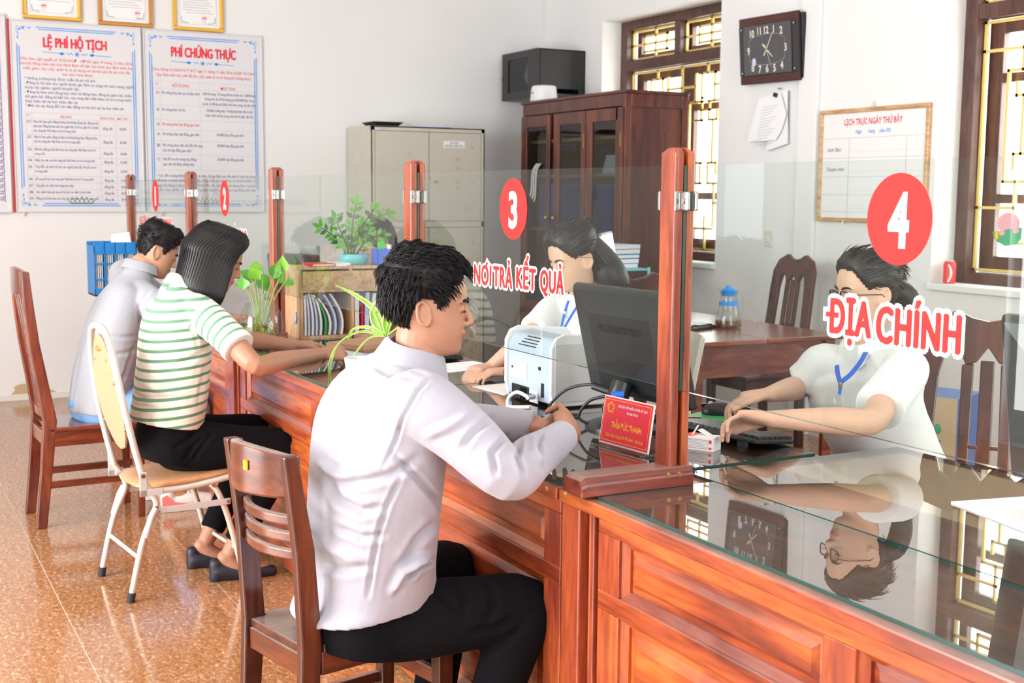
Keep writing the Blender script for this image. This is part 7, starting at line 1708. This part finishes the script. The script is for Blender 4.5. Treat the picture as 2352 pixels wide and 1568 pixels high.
MB().box(atD(1926, 930, 3.43), (.085, .003, .055), Matrix.Rotation(R(10), 3, 'Z')).build('badge_holder', 'bowl_glass', w4)
# --- long-haired woman, window three
h3 = Head(atD(1316, 594, 4.45), (.05, -.93, -.30), (.0, -.28, 1), .95, .92)
NB3 = atD(1338, 680, 4.58); Ft3 = V((.15, -1, 0)).normalized(); P3 = V((-4.06, 2.56, .54))
arms3 = [dict(s=atD(1275, 716, 4.62), e=atD(1215, 775, 4.50), w=V((-4.02, 2.04, .845)), h=((.3, -.9, 0), (0, -.1, -1), (.9, .3, 0), .9), k=.78), dict(s=atD(1395, 716, 4.50), e=atD(1355, 790, 4.25), w=V((-3.90, 2.06, .845)), h=((-.2, -.9, 0), (0, -.1, -1), (-.9, .2, 0), .9), k=.78)]
secs3 = [(P3+V((0, 0, -.02)), .165, .11, .11), (P3+V((.0, -.02, .14)), .165, .115, .11), (atD(1335, 800, 4.62), .172, .115, .108), (atD(1336, 740, 4.62), .182, .10, .10), (atD(1337, 712, 4.60), .155, .075, .08), (atD(1338, 692, 4.585), .08, .058, .06), (NB3+V((0, 0, .01)), .058, .05, .05)]
w3 = staff('long-haired woman in white blouse looking down behind screen three', h3, NB3, secs3, Ft3, arms3, 'skin_light', .0048, P3, .052)
h3.cap(w3, [(0, .074), (25, .068), (42, .050), (58, .026), (70, .010), (80, .018), (92, .012), (104, -.005), (116, -.04), (135, -.07), (180, -.08)], lambda dg, u: .010+.009*max(0, min(1, (u-.02)/.06)), amp=.003, mat='hair_sheen', strands=800, slen=.055, extra=flb, seed=6)
b = MB(); limb(b, [h3.p(-.075, .02, .02), h3.p(-.105, .03, -.06), h3.p(-.115, .05, -.14), NB3+V((-.02, .115, -.09)), NB3+V((-.02, .13, -.22))], [.05, .062, .058, .050, .028], 16); b.build('long_hair', 'hair_sheen', w3, smooth=180)
b = MB(); rnd = random.Random(5)
for _ in range(160):
    o_ = V((rnd.uniform(-1, 1), rnd.uniform(-1, 1), 0)); o_ = o_.normalized()*rnd.uniform(.92, 1.04); b.tube([h3.p(-.075, .02, .03)+o_*.048, h3.p(-.105, .03, -.06)+o_*.062, h3.p(-.115, .05, -.14)+o_*.058, NB3+V((-.02, .115, -.09))+o_*.050, NB3+V((-.02, .13, -.23))+o_*.03], .0011, 3, caps=False)
so = b.build('hair_strands', 'hair_sheen', w3, smooth=180); so['kind'] = 'stuff'
MB().ell(h3.p(-.115, -.02, .035), (.022, .02, .018), nu=8, nv=12).build('hair_clip', 'black', w3, smooth=180)
tw = V((.75, -.6, .2))
strap(w3, [atD(1356, 664, 4.53), atD(1338, 685, 4.46), atD(1314, 722, 4.42), atD(1286, 770, 4.42)], .009, toward=tw); strap(w3, [atD(1306, 690, 4.44), atD(1296, 722, 4.42), atD(1286, 770, 4.42)], .009, toward=tw)
for (x, y) in ((1297, 718), (1293, 752)): MB().ell(atD(x, y, 4.415), (.006, .004, .006), nu=6, nv=10).build('button', 'shirt_button', w3, smooth=180)
# --- staff member behind the pine rack
h2 = Head(atD(868, 568, 6.30), (.0, -.90, -.36), (0, -.3, 1), .97, .94); NB2 = atD(872, 640, 6.38); Ft2 = V((.1, -1, 0)).normalized(); P2 = V((-6.02, 2.56, .54))
arms2 = [dict(s=NB2+V((-.19, .02, -.06)), e=V((-6.25, 2.25, .86)), w=V((-6.08, 2.08, .85)), h=((.3, -.9, 0), (0, -.1, -1), (.9, .3, 0), .9)), dict(s=NB2+V((.19, .02, -.06)), e=V((-5.77, 2.27, .86)), w=V((-5.87, 2.12, .85)), h=((-.3, -.9, 0), (0, -.1, -1), (-.9, .3, 0), .9))]
secs2 = [(P2+V((0, 0, -.02)), .165, .11, .11), (P2+V((0, -.02, .16)), .165, .115, .11), (NB2+V((0, .03, -.22)), .175, .11, .105), (NB2+V((0, .03, -.12)), .182, .10, .10), (NB2+V((0, .02, -.06)), .15, .075, .08), (NB2+V((0, .01, -.02)), .08, .058, .06), (NB2, .058, .05, .05)]
w2 = staff('dark-haired staff member half hidden behind the turquoise pot plant', h2, NB2, secs2, Ft2, arms2, 'skin_light', .007, P2, .052)
h2.cap(w2, back_line, lambda dg, u: .014+.008*max(0, min(1, (u-.02)/.06)), amp=.004, mat='hair', seed=12)
